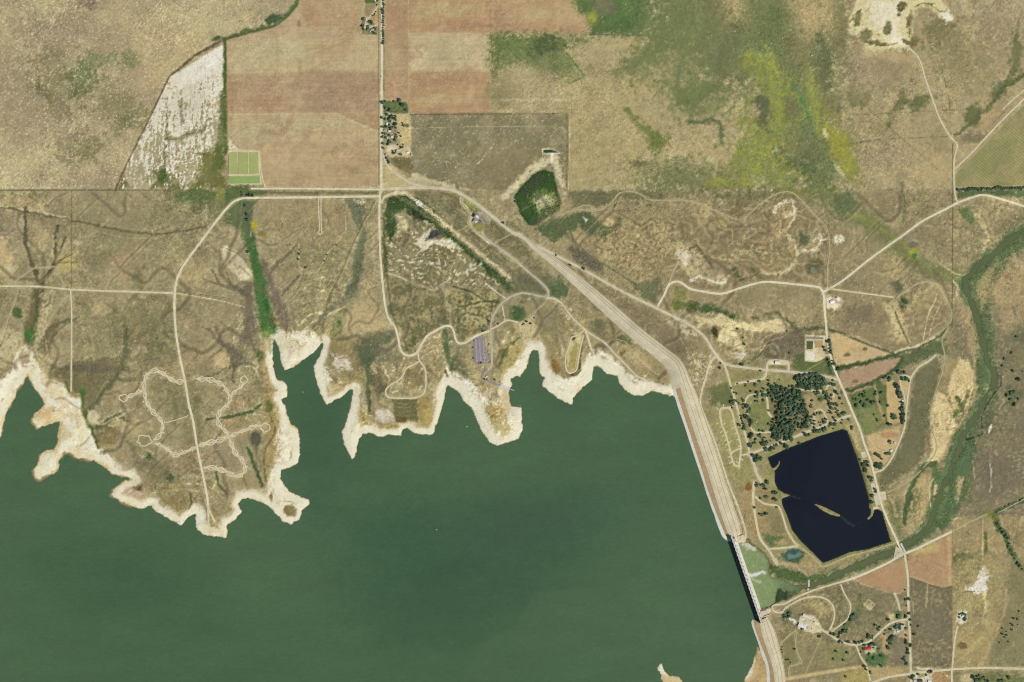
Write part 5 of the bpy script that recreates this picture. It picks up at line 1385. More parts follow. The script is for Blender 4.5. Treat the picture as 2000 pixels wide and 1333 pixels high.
area('1536,1086 1545,1082 1562,1078 1566,1084 1552,1092 1540,1093', (126, 152, 128), .7, 3, 2)
blob(1551, 1080, 6, 5, 0, (52, 84, 92), .8)
w = window(POND, 8)
dpond = sdf(POND, w)
mix(w, smooth(-dpond / 3 + .6), (27, 30, 39))
mix(w, smooth(.55 + N180[w] * 1.2 + N60[w] * .4) * .5 * (dpond < -4), (33, 37, 45))
mix(w, smooth(.6 - np.abs(dpond + 1 + N20[w] * 2) / 5) * .6, (66, 80, 62))
line('1542,968 1552,971 1562,975', (70, 80, 62), 3, a=.5, warp=1)
line('1640,1008 1652,1018 1666,1027', (66, 76, 66), 3, 7, a=.5, warp=1)
line('1668,1026 1690,1018', (44, 50, 52), 2.5, a=.4, warp=1)
LOWC = CV
CV = LAND

# ------------------------------------------------------------------ materials (all node based)
MATS = {}


def shader(name):
    m = bpy.data.materials.new(name)
    m.use_nodes = True
    nt = m.node_tree
    b = nt.nodes['Principled BSDF']
    b.inputs['Roughness'].default_value = 0.95
    b.inputs['Specular IOR Level'].default_value = 0.15
    MATS[name] = m
    return m, nt, b


def noise_node(nt, scale, detail=4.0, rough=.6):
    tc = nt.nodes.new('ShaderNodeNewGeometry')
    n = nt.nodes.new('ShaderNodeTexNoise')
    n.inputs['Scale'].default_value = scale
    n.inputs['Detail'].default_value = detail
    n.inputs['Roughness'].default_value = rough
    nt.links.new(tc.outputs['Position'], n.inputs['Vector'])
    return n


def ramp(nt, fac, lo, hi, a=.3, b=.7):
    r = nt.nodes.new('ShaderNodeMapRange')
    r.inputs[1].default_value, r.inputs[2].default_value = a, b
    r.inputs[3].default_value, r.inputs[4].default_value = lo, hi
    nt.links.new(fac, r.inputs[0])
    return r


def mul(nt, col, fac):
    m = nt.nodes.new('ShaderNodeMix')
    m.data_type = 'RGBA'
    m.blend_type = 'MULTIPLY'
    m.inputs[0].default_value = 1
    nt.links.new(col, m.inputs[6])
    nt.links.new(fac, m.inputs[7])
    return m.outputs[2]


def mat(name, c, c2=None, scale=.15, var=.14, rough=.9, spec=.15, metal=0.0, bump=0.0):
    if name in MATS:
        return MATS[name]
    m, nt, b = shader(name)
    c2 = c if c2 is None else c2
    n1 = noise_node(nt, scale)
    mx = nt.nodes.new('ShaderNodeMix')
    mx.data_type = 'RGBA'
    r = ramp(nt, n1.outputs[0], 0, 1, .38, .62)
    nt.links.new(r.outputs[0], mx.inputs[0])
    mx.inputs[6].default_value = (*lin(c), 1)
    mx.inputs[7].default_value = (*lin(c2), 1)
    n2 = noise_node(nt, scale * 5.3, 3)
    r2 = ramp(nt, n2.outputs[0], 1 - var, 1 + var)
    nt.links.new(mul(nt, mx.outputs[2], r2.outputs[0]), b.inputs['Base Color'])
    b.inputs['Roughness'].default_value = rough
    b.inputs['Specular IOR Level'].default_value = spec
    b.inputs['Metallic'].default_value = metal
    if bump:
        bp = nt.nodes.new('ShaderNodeBump')
        bp.inputs['Strength'].default_value = bump
        nt.links.new(n2.outputs[0], bp.inputs['Height'])
        nt.links.new(bp.outputs[0], b.inputs['Normal'])
    return m


def attr_mat(name, var=.12, s1=.35, s2=.06, bump=0.0, rough=1.0, spec=.1, alpha=False, rows=None):
    m, nt, b = shader(name)
    at = nt.nodes.new('ShaderNodeAttribute')
    at.attribute_name = 'cover'
    n1 = noise_node(nt, s1, 2)
    n2 = noise_node(nt, s2, 5, .65)
    c = mul(nt, at.outputs['Color'], ramp(nt, n1.outputs[0], 1 - var, 1 + var).outputs[0])
    c = mul(nt, c, ramp(nt, n2.outputs[0], 1 - var * .8, 1 + var * .8).outputs[0])
    if rows:
        ang, period, depth = rows
        g = nt.nodes.new('ShaderNodeNewGeometry')
        mp = nt.nodes.new('ShaderNodeMapping')
        mp.inputs['Rotation'].default_value = (0, 0, R(ang))
        wv = nt.nodes.new('ShaderNodeTexWave')
        wv.bands_direction = 'X'
        wv.inputs['Scale'].default_value = 2 * math.pi / 20 / period
        wv.inputs['Distortion'].default_value = .6
        nt.links.new(g.outputs['Position'], mp.inputs[0])
        nt.links.new(mp.outputs[0], wv.inputs[0])
        c = mul(nt, c, ramp(nt, wv.outputs['Fac'], 1 - depth, 1 + depth, 0, 1).outputs[0])
    nt.links.new(c, b.inputs['Base Color'])
    b.inputs['Roughness'].default_value = rough
    b.inputs['Specular IOR Level'].default_value = spec
    if bump:
        bp = nt.nodes.new('ShaderNodeBump')
        bp.inputs['Strength'].default_value = bump
        bp.inputs['Distance'].default_value = 1.0
        nt.links.new(n1.outputs[0], bp.inputs['Height'])
        nt.links.new(bp.outputs[0], b.inputs['Normal'])
    if alpha:
        a2 = nt.nodes.new('ShaderNodeAttribute')
        a2.attribute_name = 'depth'
        nt.links.new(a2.outputs['Fac'], b.inputs['Alpha'])
    return m


M_GROUND = attr_mat('dry_ground', .13, bump=.12)
M_FIELD = attr_mat('ploughed_ground', .09, s1=.3, s2=.04, bump=.15)
M_CROP = attr_mat('row_crop', .10, rows=(-51, 13.5, .10))
M_BEACH = attr_mat('pale_sand', .07, s1=.4, s2=.08)
M_LAKE = attr_mat('turbid_water', .02, s1=.06, s2=.012, rough=.18, spec=.5, alpha=True, bump=.02)
M_LOWW = attr_mat('still_water', .05, s1=.09, s2=.02, rough=.2, spec=.3, alpha=True, bump=.02)
M_SCRUB = attr_mat('scrub_leaves', .2, s1=.6, s2=.1)
gravel = mat('gravel_road', (226, 217, 184), (212, 202, 168), .05, .08)
dirt = mat('dirt_track', (218, 207, 170), (202, 189, 150), .06, .10)
trail = mat('worn_trail', (220, 210, 174), (204, 192, 154), .06, .12)
paved = mat('worn_asphalt', (210, 200, 170), (196, 186, 156), .04, .07)
greypave = mat('grey_asphalt', (192, 184, 162), (178, 170, 148), .04, .07)
asphalt = mat('purple_grey_asphalt', (150, 141, 138), (138, 129, 127), .05, .06)
pad = mat('pale_gravel_pad', (212, 200, 172), (200, 186, 156), .06, .08)
riprap = mat('riprap_stone', (236, 232, 216), (214, 210, 196), .09, .16, bump=.4)
bermgrass = mat('berm_dry_grass', (196, 170, 126), (178, 154, 112), .08, .12)
crestm = mat('crest_roadway', (214, 206, 178), (202, 193, 162), .04, .06)
slopem = mat('mown_dam_slope', (206, 197, 166), (192, 182, 150), .02, .09)
concrete = mat('pale_concrete', (208, 206, 194), (190, 188, 178), .08, .07)
darkconc = mat('stained_concrete', (110, 110, 108), (84, 84, 88), .1, .1)
steel = mat('blue_black_steel', (48, 50, 70), (38, 40, 58), .2, .1, rough=.5)
white_metal = mat('white_sheet_metal', (232, 230, 226), (216, 214, 210), .2, .04, rough=.5, spec=.3)
wood = mat('grey_timber', (150, 138, 120), (128, 116, 100), .6, .1)
glass = mat('dark_glass', (40, 48, 56), None, .3, .05, rough=.1, spec=.5)
rubber = mat('black_rubber', (34, 34, 34), None, 1, .05)
bark = mat('tree_bark', (96, 82, 64), (80, 68, 54), .8, .12)


def leafmat(name, a, b):
    return mat(name, a, b, .55, .28, rough=.9, spec=.1)


LEAF = [leafmat('leaf_blue_green', (104, 134, 106), (74, 102, 82)), leafmat('leaf_mid_green', (100, 124, 86), (70, 94, 66)), leafmat('leaf_dark_green', (84, 106, 76), (58, 80, 60)), leafmat('leaf_grey_green', (116, 126, 98), (86, 98, 74))]

# ------------------------------------------------------------------ object helpers


def tag(o, label=None, cat=None, group=None, kind=None):
    if label:
        o['label'] = label
    if cat:
        o['category'] = cat
    if group:
        o['group'] = group
    if kind:
        o['kind'] = kind
    return o


def np_mesh(name, verts, faces, smoothed=False):
    me = bpy.data.meshes.new(name)
    verts = np.asarray(verts, np.float32)
    faces = np.asarray(faces, np.int32)
    k = faces.shape[1]
    me.vertices.add(len(verts))
    me.vertices.foreach_set('co', verts.ravel())
    me.loops.add(faces.size)
    me.loops.foreach_set('vertex_index', faces.ravel())
    me.polygons.add(len(faces))
    me.polygons.foreach_set('loop_start', np.arange(0, faces.size, k, dtype=np.int32))
    me.update(calc_edges=True)
    me.polygons.foreach_set('use_smooth', np.full(len(faces), smoothed))
    return me


def put(name, me, m, parent=None, loc=None):
    o = bpy.data.objects.new(name, me)
    COL.objects.link(o)
    if m is not None and me is not None:
        me.materials.append(m)
    if parent:
        o.parent = parent
    if loc:
        o.location = loc
    return o


def colour(me, rgb, name='cover'):
    a = me.color_attributes.new(name, 'FLOAT_COLOR', 'POINT')
    rgba = np.ones((len(rgb), 4), np.float32)
    rgba[:, :3] = rgb
    a.data.foreach_set('color', rgba.ravel())


def hz(u, v):
    """height of the land at a map point"""
    x = min(max((u - U0) / ST, 0), NU - 1.001)
    y = min(max((v - V0) / ST, 0), NV - 1.001)
    i, j = int(x), int(y)
    a, b = x - i, y - j
    return float((H[j, i] * (1 - a) + H[j, i + 1] * a) * (1 - b) + (H[j + 1, i] * (1 - a) + H[j + 1, i + 1] * a) * b)


# ------------------------------------------------------------------ the ground, one sheet out to the horizon
def relax(k=1):
    for _ in range(k):
        H[1:-1, 1:-1] = (H[1:-1, 1:-1] * 4 + H[:-2, 1:-1] + H[2:, 1:-1] + H[1:-1, :-2] + H[1:-1, 2:]) / 8


relax(1)
far = [60, 160, 400, 1000, 2500, 6000]
gu = np.concatenate([[U0 - f for f in far[::-1]], us, [U1 + f for f in far]]).astype(np.float32)
gv = np.concatenate([[V0 - f for f in far[::-1]], vs_, [V1 + f for f in far]]).astype(np.float32)
iu = np.clip(np.arange(len(gu)) - len(far), 0, NU - 1)
iv = np.clip(np.arange(len(gv)) - len(far), 0, NV - 1)
GU, GV = np.meshgrid(gu, gv)
GH = H[np.ix_(iv, iu)]
XYZ = np.stack([wx(GU), wy(GV), GH], -1).astype(np.float32)
LANDL = lin(LAND).astype(np.float32)
GC = LANDL[np.ix_(iv, iu)]
nu, nv = len(gu), len(gv)
IDX = np.arange(nu * nv).reshape(nv, nu)
CELLS = np.stack([IDX[1:, :-1], IDX[1:, 1:], IDX[:-1, 1:], IDX[:-1, :-1]], -1)


def cells_object(name, cellmask, zfun, cols, m, depth=None, smoothed=True):
    f = CELLS[cellmask]
    used, inv = np.unique(f.ravel(), return_inverse=True)
    v = XYZ.reshape(-1, 3)[used].copy()
    v[:, 2] = zfun(v[:, 2], used)
    me = np_mesh(name, v, inv.reshape(-1, 4), smoothed)
    colour(me, cols.reshape(-1, 3)[used])
    if depth is not None:
        a = me.attributes.new('depth', 'FLOAT', 'POINT')
        a.data.foreach_set('value', depth.ravel()[used].astype(np.float32))
    return put(name, me, m)


def cell_any(maskpts):
    return maskpts[1:, :-1] | maskpts[1:, 1:] | maskpts[:-1, 1:] | maskpts[:-1, :-1]


def cell_all(maskpts):
    return maskpts[1:, :-1] & maskpts[1:, 1:] & maskpts[:-1, 1:] & maskpts[:-1, :-1]


EX = lambda a: a[np.ix_(iv, iu)]
me = np_mesh('ground', XYZ.reshape(-1, 3), CELLS.reshape(-1, 4), True)
colour(me, GC.reshape(-1, 3))
tag(put('ground', me, M_GROUND), 'dry tan grassland and gullies around the reservoir', 'ground', kind='structure')

# sand of the shore, on the ground
sand_pts = EX((sandm > .5) & (d_shore > 1.5) & (UU < 1312))
tag(cells_object('beach', cell_all(sand_pts), lambda z, u: z + .12, GC, M_BEACH), 'pale sand and gravel shore around the reservoir bays', 'beach', kind='structure')

# fields
for nm, poly, m, lb in (('field', F1, M_FIELD, 'large brown ploughed field west of the north-south road'), ('field', F2, M_FIELD, 'stepped pinkish stubble field east of the north-south road'), ('field', WHITEFIELD, M_BEACH, 'patchy white and green wedge-shaped field beside the brown field'),
                        ('field', CROP, M_CROP, 'green striped row-crop field at the right edge'), ('field', FC, M_FIELD, 'reddish field wedge west of the road below the pond'), ('field', FD, M_FIELD, 'reddish square field east of the road below the pond'),
                        ('field', P('1621,654 1634,651 1680,669 1694,675 1740,691 1721,698 1667,709 1634,718 1626,690'), M_FIELD, 'tan field between the treatment cells and the hedge'), ('field', P('1646,729 1707,708 1763,698 1742,724 1694,748 1653,760 1640,735'), M_FIELD, 'long reddish field between two hedges north of the orchard')):
    mk = np.zeros((NV, NU), bool)
    w = window(poly, 4)
    mk[w] = sdf(poly, w) < 0
    tag(cells_object(nm, cell_all(EX(mk)), lambda z, u: z + .15, GC, m), lb, 'field', kind='structure')

# reservoir, and the waters below the dam
lk = EX((d_lake < 14) & (H < .9))
inlake = cell_any(lk) & (cell_any(EX(H < .3)))
dep = np.clip(EX(-H) / 1.5, 0, 1)
dep = np.where(EX(d_lake) > 6, 0, smooth(dep * .95 + .05))
tag(cells_object('water', inlake, lambda z, u: z * 0 + LAKE_Z, lin(LAKEC).astype(np.float32)[np.ix_(iv, iu)], M_LAKE, depth=dep), 'wide green reservoir behind the dam', 'reservoir', kind='structure')
LOWL = lin(LOWC).astype(np.float32)[np.ix_(iv, iu)]


def low_water(name, label, cat, masks, z0, dscale=.7):
    mk = EX(masks & (H < z0 + .5))
    dp = smooth(np.clip(EX(z0 - H) / dscale, 0, 1) * .9 + .1)
    return tag(cells_object(name, cell_any(mk), lambda z, u: z * 0 + z0, LOWL, M_LOWW, depth=dp), label, cat, kind='structure')


mk = np.zeros((NV, NU), bool)
w = window(POND, 10)
mk[w] = sdf(POND, w) < 4
low_water('water', 'dark navy fishing pond below the dam', 'pond', mk, LOW_Z, .5)
mk = np.zeros((NV, NU), bool)
w = window(RIVER, 30)
mk[w] = seg_dist(RIVER, w, False)[0] < 15
w = window(OXBOW, 20)
mk[w] |= seg_dist(OXBOW, w, False)[0] < 9
mb = np.zeros((NV, NU), bool)
w = window(BASIN, 10)
mb[w] = sdf(BASIN, w) < 4
low_water('water', 'grey-green river curving along the right side', 'river', mk & ~mb, LOW_Z + .03, .6)
low_water('water', 'pale green foaming stilling basin under the spillway', 'basin', mb, LOW_Z, .4)
mk = np.zeros((NV, NU), bool)
w = window(TEAL_POND, 10)
mk[w] = sdf(TEAL_POND, w) < 4
low_water('water', 'small teal pool south-west of the dark pond', 'pool', mk, LOW_Z, .4)


# ------------------------------------------------------------------ draped sheets and roads
def crom(pts, k=6, closed=False):
    p = [Vector(q) for q in pts]
    n = len(p)
    out = []
    m = n if closed else n - 1
    for i in range(m):
        if closed:
            a, b, c, d = p[(i - 1) % n], p[i], p[(i + 1) % n], p[(i + 2) % n]
        else:
            a, b, c, d = p[max(i - 1, 0)], p[i], p[i + 1], p[min(i + 2, n - 1)]
        for s in range(k):
            t = s / k
            out.append(tuple(.5 * ((2 * b) + (c - a) * t + (2 * a - 5 * b + 4 * c - d) * t * t + (3 * b - a - 3 * c + d) * t ** 3)))
    if not closed:
        out.append(tuple(p[-1]))
    return out


def resample(pts, step):
    out = [pts[0]]
    acc = 0
    for a, b in zip(pts[:-1], pts[1:]):
        L = math.hypot(b[0] - a[0], b[1] - a[1])
        if L < 1e-6:
            continue
        pos = step - acc
        while pos <= L:
            t = pos / L
            out.append((a[0] + (b[0] - a[0]) * t, a[1] + (b[1] - a[1]) * t))
            pos += step
        acc = (acc + L) % step if pos > L else 0
        acc = L - (pos - step)
    if math.hypot(out[-1][0] - pts[-1][0], out[-1][1] - pts[-1][1]) > .2:
        out.append(pts[-1])
    return out


ROADN = [0]
rr = random.Random(5)


def ribbon(name, pts, width, m, label=None, cat='road', wob=.12, parent=None, zf=None, lift=None, straight=False):
    pts = P(pts) if isinstance(pts, str) else pts
    q = resample(pts if straight else crom(pts, 8), 2.6)
    ROADN[0] += 1
    dz = (.42 + .02 * (ROADN[0] % 40)) if lift is None else lift
    n = len(q)
    vts, fcs = [], []
    ph = rr.random() * 10
    for i, (u, v) in enumerate(q):
        a, b = q[max(i - 1, 0)], q[min(i + 1, n - 1)]
        tx, ty = b[0] - a[0], b[1] - a[1]
        L = math.hypot(tx, ty) or 1
        nx, ny = -ty / L, tx / L
        wl = width / 2 * (1 + wob * (math.sin(i * .9 + ph) * .5 + rr.uniform(-.6, .6)))
        wr = width / 2 * (1 + wob * (math.sin(i * .7 + ph * 2) * .5 + rr.uniform(-.6, .6)))
        zc = zf(u, v) if zf else max(hz(u, v), hz(u + nx * wl, v + ny * wl), hz(u - nx * wr, v - ny * wr))
        for s, e in ((wl, 0), (0, .08), (-wr, 0)):
            vts.append((wx(u + nx * s), wy(v + ny * s), zc + dz + e))
        if i:
            k = (i - 1) * 3
            fcs += [(k, k + 1, k + 4, k + 3), (k + 1, k + 2, k + 5, k + 4)]
    o = put(name, np_mesh(name, vts, fcs, True), m, parent)
    if parent is None:
        tag(o, label, cat, kind='structure')
    return o


def sheet(name, pts, m, dz=.45, spacing=4.0, z=None, parent=None):
    pts = P(pts) if isinstance(pts, str) else pts
    b = resample(pts + pts[:1], spacing)[:-1]
    a = np.array(pts)
    inner = []
    for u in np.arange(a[:, 0].min(), a[:, 0].max(), spacing):
        for v in np.arange(a[:, 1].min(), a[:, 1].max(), spacing):
            c = False
            dmin = 1e9
            for k in range(len(pts)):
                (ax, ay), (bx, by) = pts[k], pts[(k + 1) % len(pts)]
                if (ay > v) != (by > v) and u < (bx - ax) * (v - ay) / (by - ay) + ax:
                    c = not c
                dx, dy = bx - ax, by - ay
                t = min(1, max(0, ((u - ax) * dx + (v - ay) * dy) / (dx * dx + dy * dy + 1e-9)))
                dmin = min(dmin, math.hypot(u - ax - t * dx, v - ay - t * dy))
            if c and dmin > spacing * .4:
                inner.append((u, v))
    allp = [Vector(p) for p in b + inner]
    nb = len(b)
    r = delaunay_2d_cdt(allp, [(i, (i + 1) % nb) for i in range(nb)], [], 1, 1e-5)
    vts = [(wx(p.x), wy(p.y), z if z is not None else hz(p.x, p.y) + dz) for p in r[0]]
    me = bpy.data.meshes.new(name)
    me.from_pydata(vts, [], [tuple(f)[::-1] for f in r[2]])
    me.update()
    return put(name, me, m, parent)
# ------------------------------------------------------------------ roads and tracks
faint = mat('faint_trail', (190, 178, 138), (168, 156, 116), .06, .14)
ROADM = dict(G=gravel, D=dirt, T=faint, A=paved, p=pad, s=asphalt, g=greypave)
for nm, m, wd, pts, lb in ROADS:
    ribbon(nm, pts, wd * {'T': .78, 'D': 1.0}.get(m, .86), ROADM[m], lb, 'track' if nm == 'track' else 'road')
# spurs of the western campground: one lane piece per pitch
SPURS = P('1403,826 1399,829 1409,834 1405,836 1411,842 1406,846 1415,850 1410,853 1420,858 1415,862 1421,868 1416,870 1424,878 1419,880 1427,893 1421,893 1430,902 1424,906 1410,818 1404,814 1412,830 1417,826 1417,848 1422,842 1424,866 1429,861 1432,822 1427,824 1435,834 1429,838 1440,845 1435,848 1443,858 1438,860 1447,872 1441,872 1405,802 1399,796 1412,800 1413,790 1446,896 1452,900 1444,906 1438,902')
for a, b in zip(SPURS[::2], SPURS[1::2]):
    ribbon('camp_pitch', [a, ((a[0] + b[0]) / 2, (a[1] + b[1]) / 2), b], 2.2, dirt, 'short pale camper pitch branching off a campground lane', 'camp pitch')
# braided trails of the western peninsula
BRAIDS = [('361,742 350,746 336,742 320,731 305,724 289,731 281,747 283,763 286,784 299,805 312,818 318,831 312,850 299,860', 3.4, 'braided sandy trail looping west of the peninsula road'),
          ('302,865 320,873 330,880 345,889 358,884 368,880 385,872', 3.2, 'braided sandy trail running from the oval pan to the peninsula road'),
          ('385,872 406,866 429,860 448,852', 3.4, 'braided sandy trail leaving the peninsula road eastward'), ('281,762 260,771 247,777', 2.6, 'braided sandy spur to the small western oval'),
          ('384,740 416,743 435,753 445,766 449,782 438,796 429,806 425,824 438,840 448,851', 3.2, 'braided sandy trail looping east of the peninsula road'), ('450,774 462,763 471,756 476,748', 2.4, 'braided sandy spur to the north-eastern oval'),
          ('448,852 471,843 493,834 509,831', 3.0, 'braided sandy trail to the eastern oval'), ('448,858 458,882 474,901 478,922 461,930 439,921 419,914 397,914', 3.2, 'braided sandy trail in the south-east of the peninsula')]
br_ = random.Random(77)
for s, amp, lb in BRAIDS:
    q = resample(crom(P(s), 8), 1.5)
    n = len(q)
    lobes = [(br_.uniform(.6, 1.35), br_.uniform(-.5, .5)) for _ in range(60)]

    def arm(sg, ph, k):
        out, i0 = [], 0
        for i, (u, v) in enumerate(q):
            a, b = q[max(i - 1, 0)], q[min(i + 1, n - 1)]
            tx, ty = b[0] - a[0], b[1] - a[1]
            L = math.hypot(tx, ty) or 1
            t = i * 1.5 / 19 + ph
            la, lc = lobes[int(t) % 60]
            off = (sg * amp * k * la * math.sin(t * math.pi) + lc * math.sin(t * 2.2)) * min(1, i / 6, (n - 1 - i) / 6)
            out.append((u - ty / L * off, v + tx / L * off))
        return out
    base = ribbon('trail', arm(1, 0, 1.2), 2.2, trail, lb, 'trail', wob=.35)
    ribbon('strand', arm(-1, 0, 1.2), 2.2, trail, parent=base, wob=.35)
    ribbon('strand', arm(1, .5, .8), 1.6, trail, parent=base, wob=.4)
    ribbon('strand', arm(-1, .35, .45), 1.4, trail, parent=base, wob=.4)
    for i in range(6, n - 6, 12):                      # little pull-offs on the outside of the loops
        a, b = q[i - 1], q[i + 1]
        tx, ty = b[0] - a[0], b[1] - a[1]
        L = math.hypot(tx, ty) or 1
        sg = br_.choice((-1, 1))
        p0 = (q[i][0] - ty / L * sg * amp * 1.0, q[i][1] + tx / L * sg * amp * 1.0)
        p1 = (q[i][0] - ty / L * sg * (amp * 1.3 + br_.uniform(1, 3.4)), q[i][1] + tx / L * sg * (amp * 1.3 + br_.uniform(1, 3.4)))
        ribbon('pull_off', [p0, ((p0[0] + p1[0]) / 2, (p0[1] + p1[1]) / 2), p1], br_.uniform(1.6, 2.6), trail, parent=base, wob=.3)
for cx, cy, ru, rv, ph, lb in ((283, 861, 14, 10, .2, 'sandy ring round the western oval pan'), (241, 778, 8, 7, 0, 'sandy ring round the small far-west oval'), (477, 742, 6, 7, 0, 'sandy ring at the north-eastern oval'), (519, 836, 9, 8, 0, 'sandy ring round the eastern oval')):
    jj = [br_.uniform(.8, 1.25) for _ in range(16)]
    ribbon('trail', [(cx + ru * jj[t % 16] * math.cos(t * .3927 + ph), cy + rv * jj[t % 16] * math.sin(t * .3927 + ph)) for t in range(17)], 2.4, trail, lb, 'trail', wob=.35)
ribbon('trail', '368,812 352,818 324,826', 1.8, trail, 'straight thin trail joining the western loop to the road', 'trail')

# ------------------------------------------------------------------ paved and gravel pads
pk = sheet('parking_lot', '924,659 946,657 949,680 955,706 953,709 944,711 928,712 924,690', asphalt, .5, 5)
tag(pk, 'purple-grey paved parking lot with lighter bay strips', 'parking lot', kind='structure')
bay = mat('pale_bay_strip', (172, 160, 162), (160, 148, 150), .1, .06)
for k in range(3):
    ribbon('bay_strip', [(929.5 + k * 7.4, 664), (930 + k * 7.5, 685), (931.5 + k * 7.6, 707)], 2.6, bay, parent=pk, lift=.75, wob=.05)
ramp_o = sheet('boat_ramp', '972,749 996,757 999,760 997,764 984,759 968,753', concrete, .7, 4)
tag(ramp_o, 'pale concrete boat ramp sloping into the cove', 'boat ramp', kind='structure')
for s, lb in (('1681,884 1690,882 1694,892 1684,896', 'square pale lot on the pond bank below the orchard'), ('1717,961 1730,960 1732,977 1720,978', 'square pale lot between road and river flat'), ('1700,945 1708,943 1719,985 1711,990', 'long pale lot on the east bank of the pond'),
              ('1706,990 1716,989 1718,994 1705,996', 'small pale lot at the pond cove'), ('1612,1138 1612,1138.5 1613,1138', None), ('1750,1068 1758,1072 1770,1078 1762,1088 1745,1092', 'broad gravel junction at the river bridge'), ('1438,1050 1450,1044 1458,1050 1456,1058 1442,1062', 'gravel apron at the north end of the spillway'),
              ('1508,1093 1516,1090 1520,1098 1520,1106 1514,1102', 'gravel turning place beside the basin'), ('1482,1192 1504,1186 1507,1192 1500,1204 1488,1206', 'pale apron at the south end of the spillway')):
    if lb:
        tag(sheet('gravel_lot', s, pad, .95, 4), lb, 'gravel lot', kind='structure')
# ------------------------------------------------------------------ the earth dam
def bm_obj(name, bm, m, parent=None, loc=None, smoothed=False):
    me = bpy.data.meshes.new(name)
    bmesh.ops.recalc_face_normals(bm, faces=bm.faces)
    bm.to_mesh(me)
    bm.free()
    if smoothed:
        me.polygons.foreach_set('use_smooth', np.full(len(me.polygons), True))
    return put(name, me, m, parent, loc)


def empty(name, label, cat, loc=(0, 0, 0), rz=0.0, group=None):
    o = bpy.data.objects.new(name, None)
    COL.objects.link(o)
    o.location = loc
    o.rotation_euler = (0, 0, rz)
    o.empty_display_size = 2
    return tag(o, label, cat, group)


benchm = mat('slope_bench_soil', (172, 156, 120), (158, 142, 106), .05, .08)


def dam(label, lines, crest, toe_up, name='earth_dam'):
    n = len(lines[0])
    root = empty(name, label, 'dam')
    sub = [crom(l, 8) for l in lines]
    N = len(sub[0])
    zs = []
    for i in range(N):
        t = i / 8
        up, dn = sub[0][i], sub[4][i]
        zu = hz(*up) + .15 if t < toe_up else min(hz(*up), -1.5)
        zd = hz(*dn) + .2
        zc = max(crest, zd + .8, zu + .8)
        zs.append((zu, zu * .6 + zc * .4, zc - .8, zc, zd))
    names = (('riprap_face', riprap), ('grass_berm', bermgrass), ('crest_roadway', crestm), ('downstream_slope', slopem))
    for k, (nm, m) in enumerate(names):
        v, f = [], []
        for i in range(N):
            a, b = sub[k][i], sub[k + 1][i]
            for t in (0, .5, 1):
                u = a[0] + (b[0] - a[0]) * t
                w_ = a[1] + (b[1] - a[1]) * t
                v.append((wx(u), wy(w_), zs[i][k] * (1 - t) + zs[i][k + 1] * t + (.15 if t == .5 else 0)))
            if i:
                q = (i - 1) * 3
                f += [(q, q + 1, q + 4, q + 3), (q + 1, q + 2, q + 5, q + 4)]
        cut = int(toe_up * 8) * 2 if toe_up > 0 and k < 2 else 0
        if cut:                                   # beyond the reservoir the same flank is only grassed
            nvq = (cut // 2 + 1) * 3
            put('dry_flank', np_mesh('dry_flank', v[:nvq], f[:cut], True), slopem, root)
            sh_ = nvq - 3
            v, f = v[sh_:], [tuple(q_ - sh_ for q_ in fc) for fc in f[cut:]]
        put(nm, np_mesh(nm, v, f, True), m, root)
    # wheel-worn lines along the crest and a drain at the toe
    for off, nm, m, wd, k0, k1 in ((.5, 'crest_lane', paved, 2.2, 2, 3), (.55, 'slope_bench', benchm, 1.0, 3, 4), (.12, 'crest_shoulder', benchm, .8, 3, 4), (.93, 'toe_drain', benchm, 1.0, 3, 4)):
        v, f = [], []
        for i in range(N):
            a, b = Vector(sub[k0][i]), Vector(sub[k1][i])
            L = (b - a).length or 1
            e = (b - a) / L
            c = a + (b - a) * off
            z = zs[i][k0] * (1 - off) + zs[i][k1] * off + .45
            w2 = min(wd, L * .8) / 2
            for s in (-w2, w2):
                v.append((wx(c.x + e.x * s), wy(c.y + e.y * s), z))
            if i:
                q = (i - 1) * 2
                f.append((q, q + 1, q + 3, q + 2))
        put(nm, np_mesh(nm, v, f, True), m, root)
    return root


dam('long pale earth dam with grey riprap along the reservoir', (DAM_UP, DAM_RR, DAM_TN, DAM_CR, DAM_DN), 9.5, 8.5)
dam('southern stub of the earth dam beyond the spillway', (SDAM_UP, SDAM_RR, SDAM_TN, SDAM_CR, SDAM_DN), 9.5, -1)

# ------------------------------------------------------------------ the gated spillway
A0, B0 = Vector((wx(1429), wy(1050))), Vector((wx(1486.5), wy(1216)))
AX = (B0 - A0).normalized()
LEN = (B0 - A0).length
NRM = Vector((AX.y, -AX.x))          # points upstream or downstream; make it upstream (west)
if NRM.x > 0:
    NRM = -NRM
sp = empty('spillway', 'concrete gated spillway with a white bridge deck', 'spillway', (A0.x, A0.y, 0), math.atan2(AX.y, AX.x))
side = 1 if Vector((-AX.y, AX.x)).dot(NRM) > 0 else -1      # local +y or -y is upstream


def lbox(name, x0, x1, y0, y1, z0, z1, m, parent, bev=0.0):
    bm = bmesh.new()
    bmesh.ops.create_cube(bm, size=1)
    for q in bm.verts:
        q.co = Vector((x0 + (q.co.x + .5) * (x1 - x0), y0 + (q.co.y + .5) * (y1 - y0), z0 + (q.co.z + .5) * (z1 - z0)))
    if bev:
        bmesh.ops.bevel(bm, geom=bm.edges[:], offset=bev, segments=1, affect='EDGES')
    return bm_obj(name, bm, m, parent)


def ys(a, b):
    return (min(a * side, b * side), max(a * side, b * side))


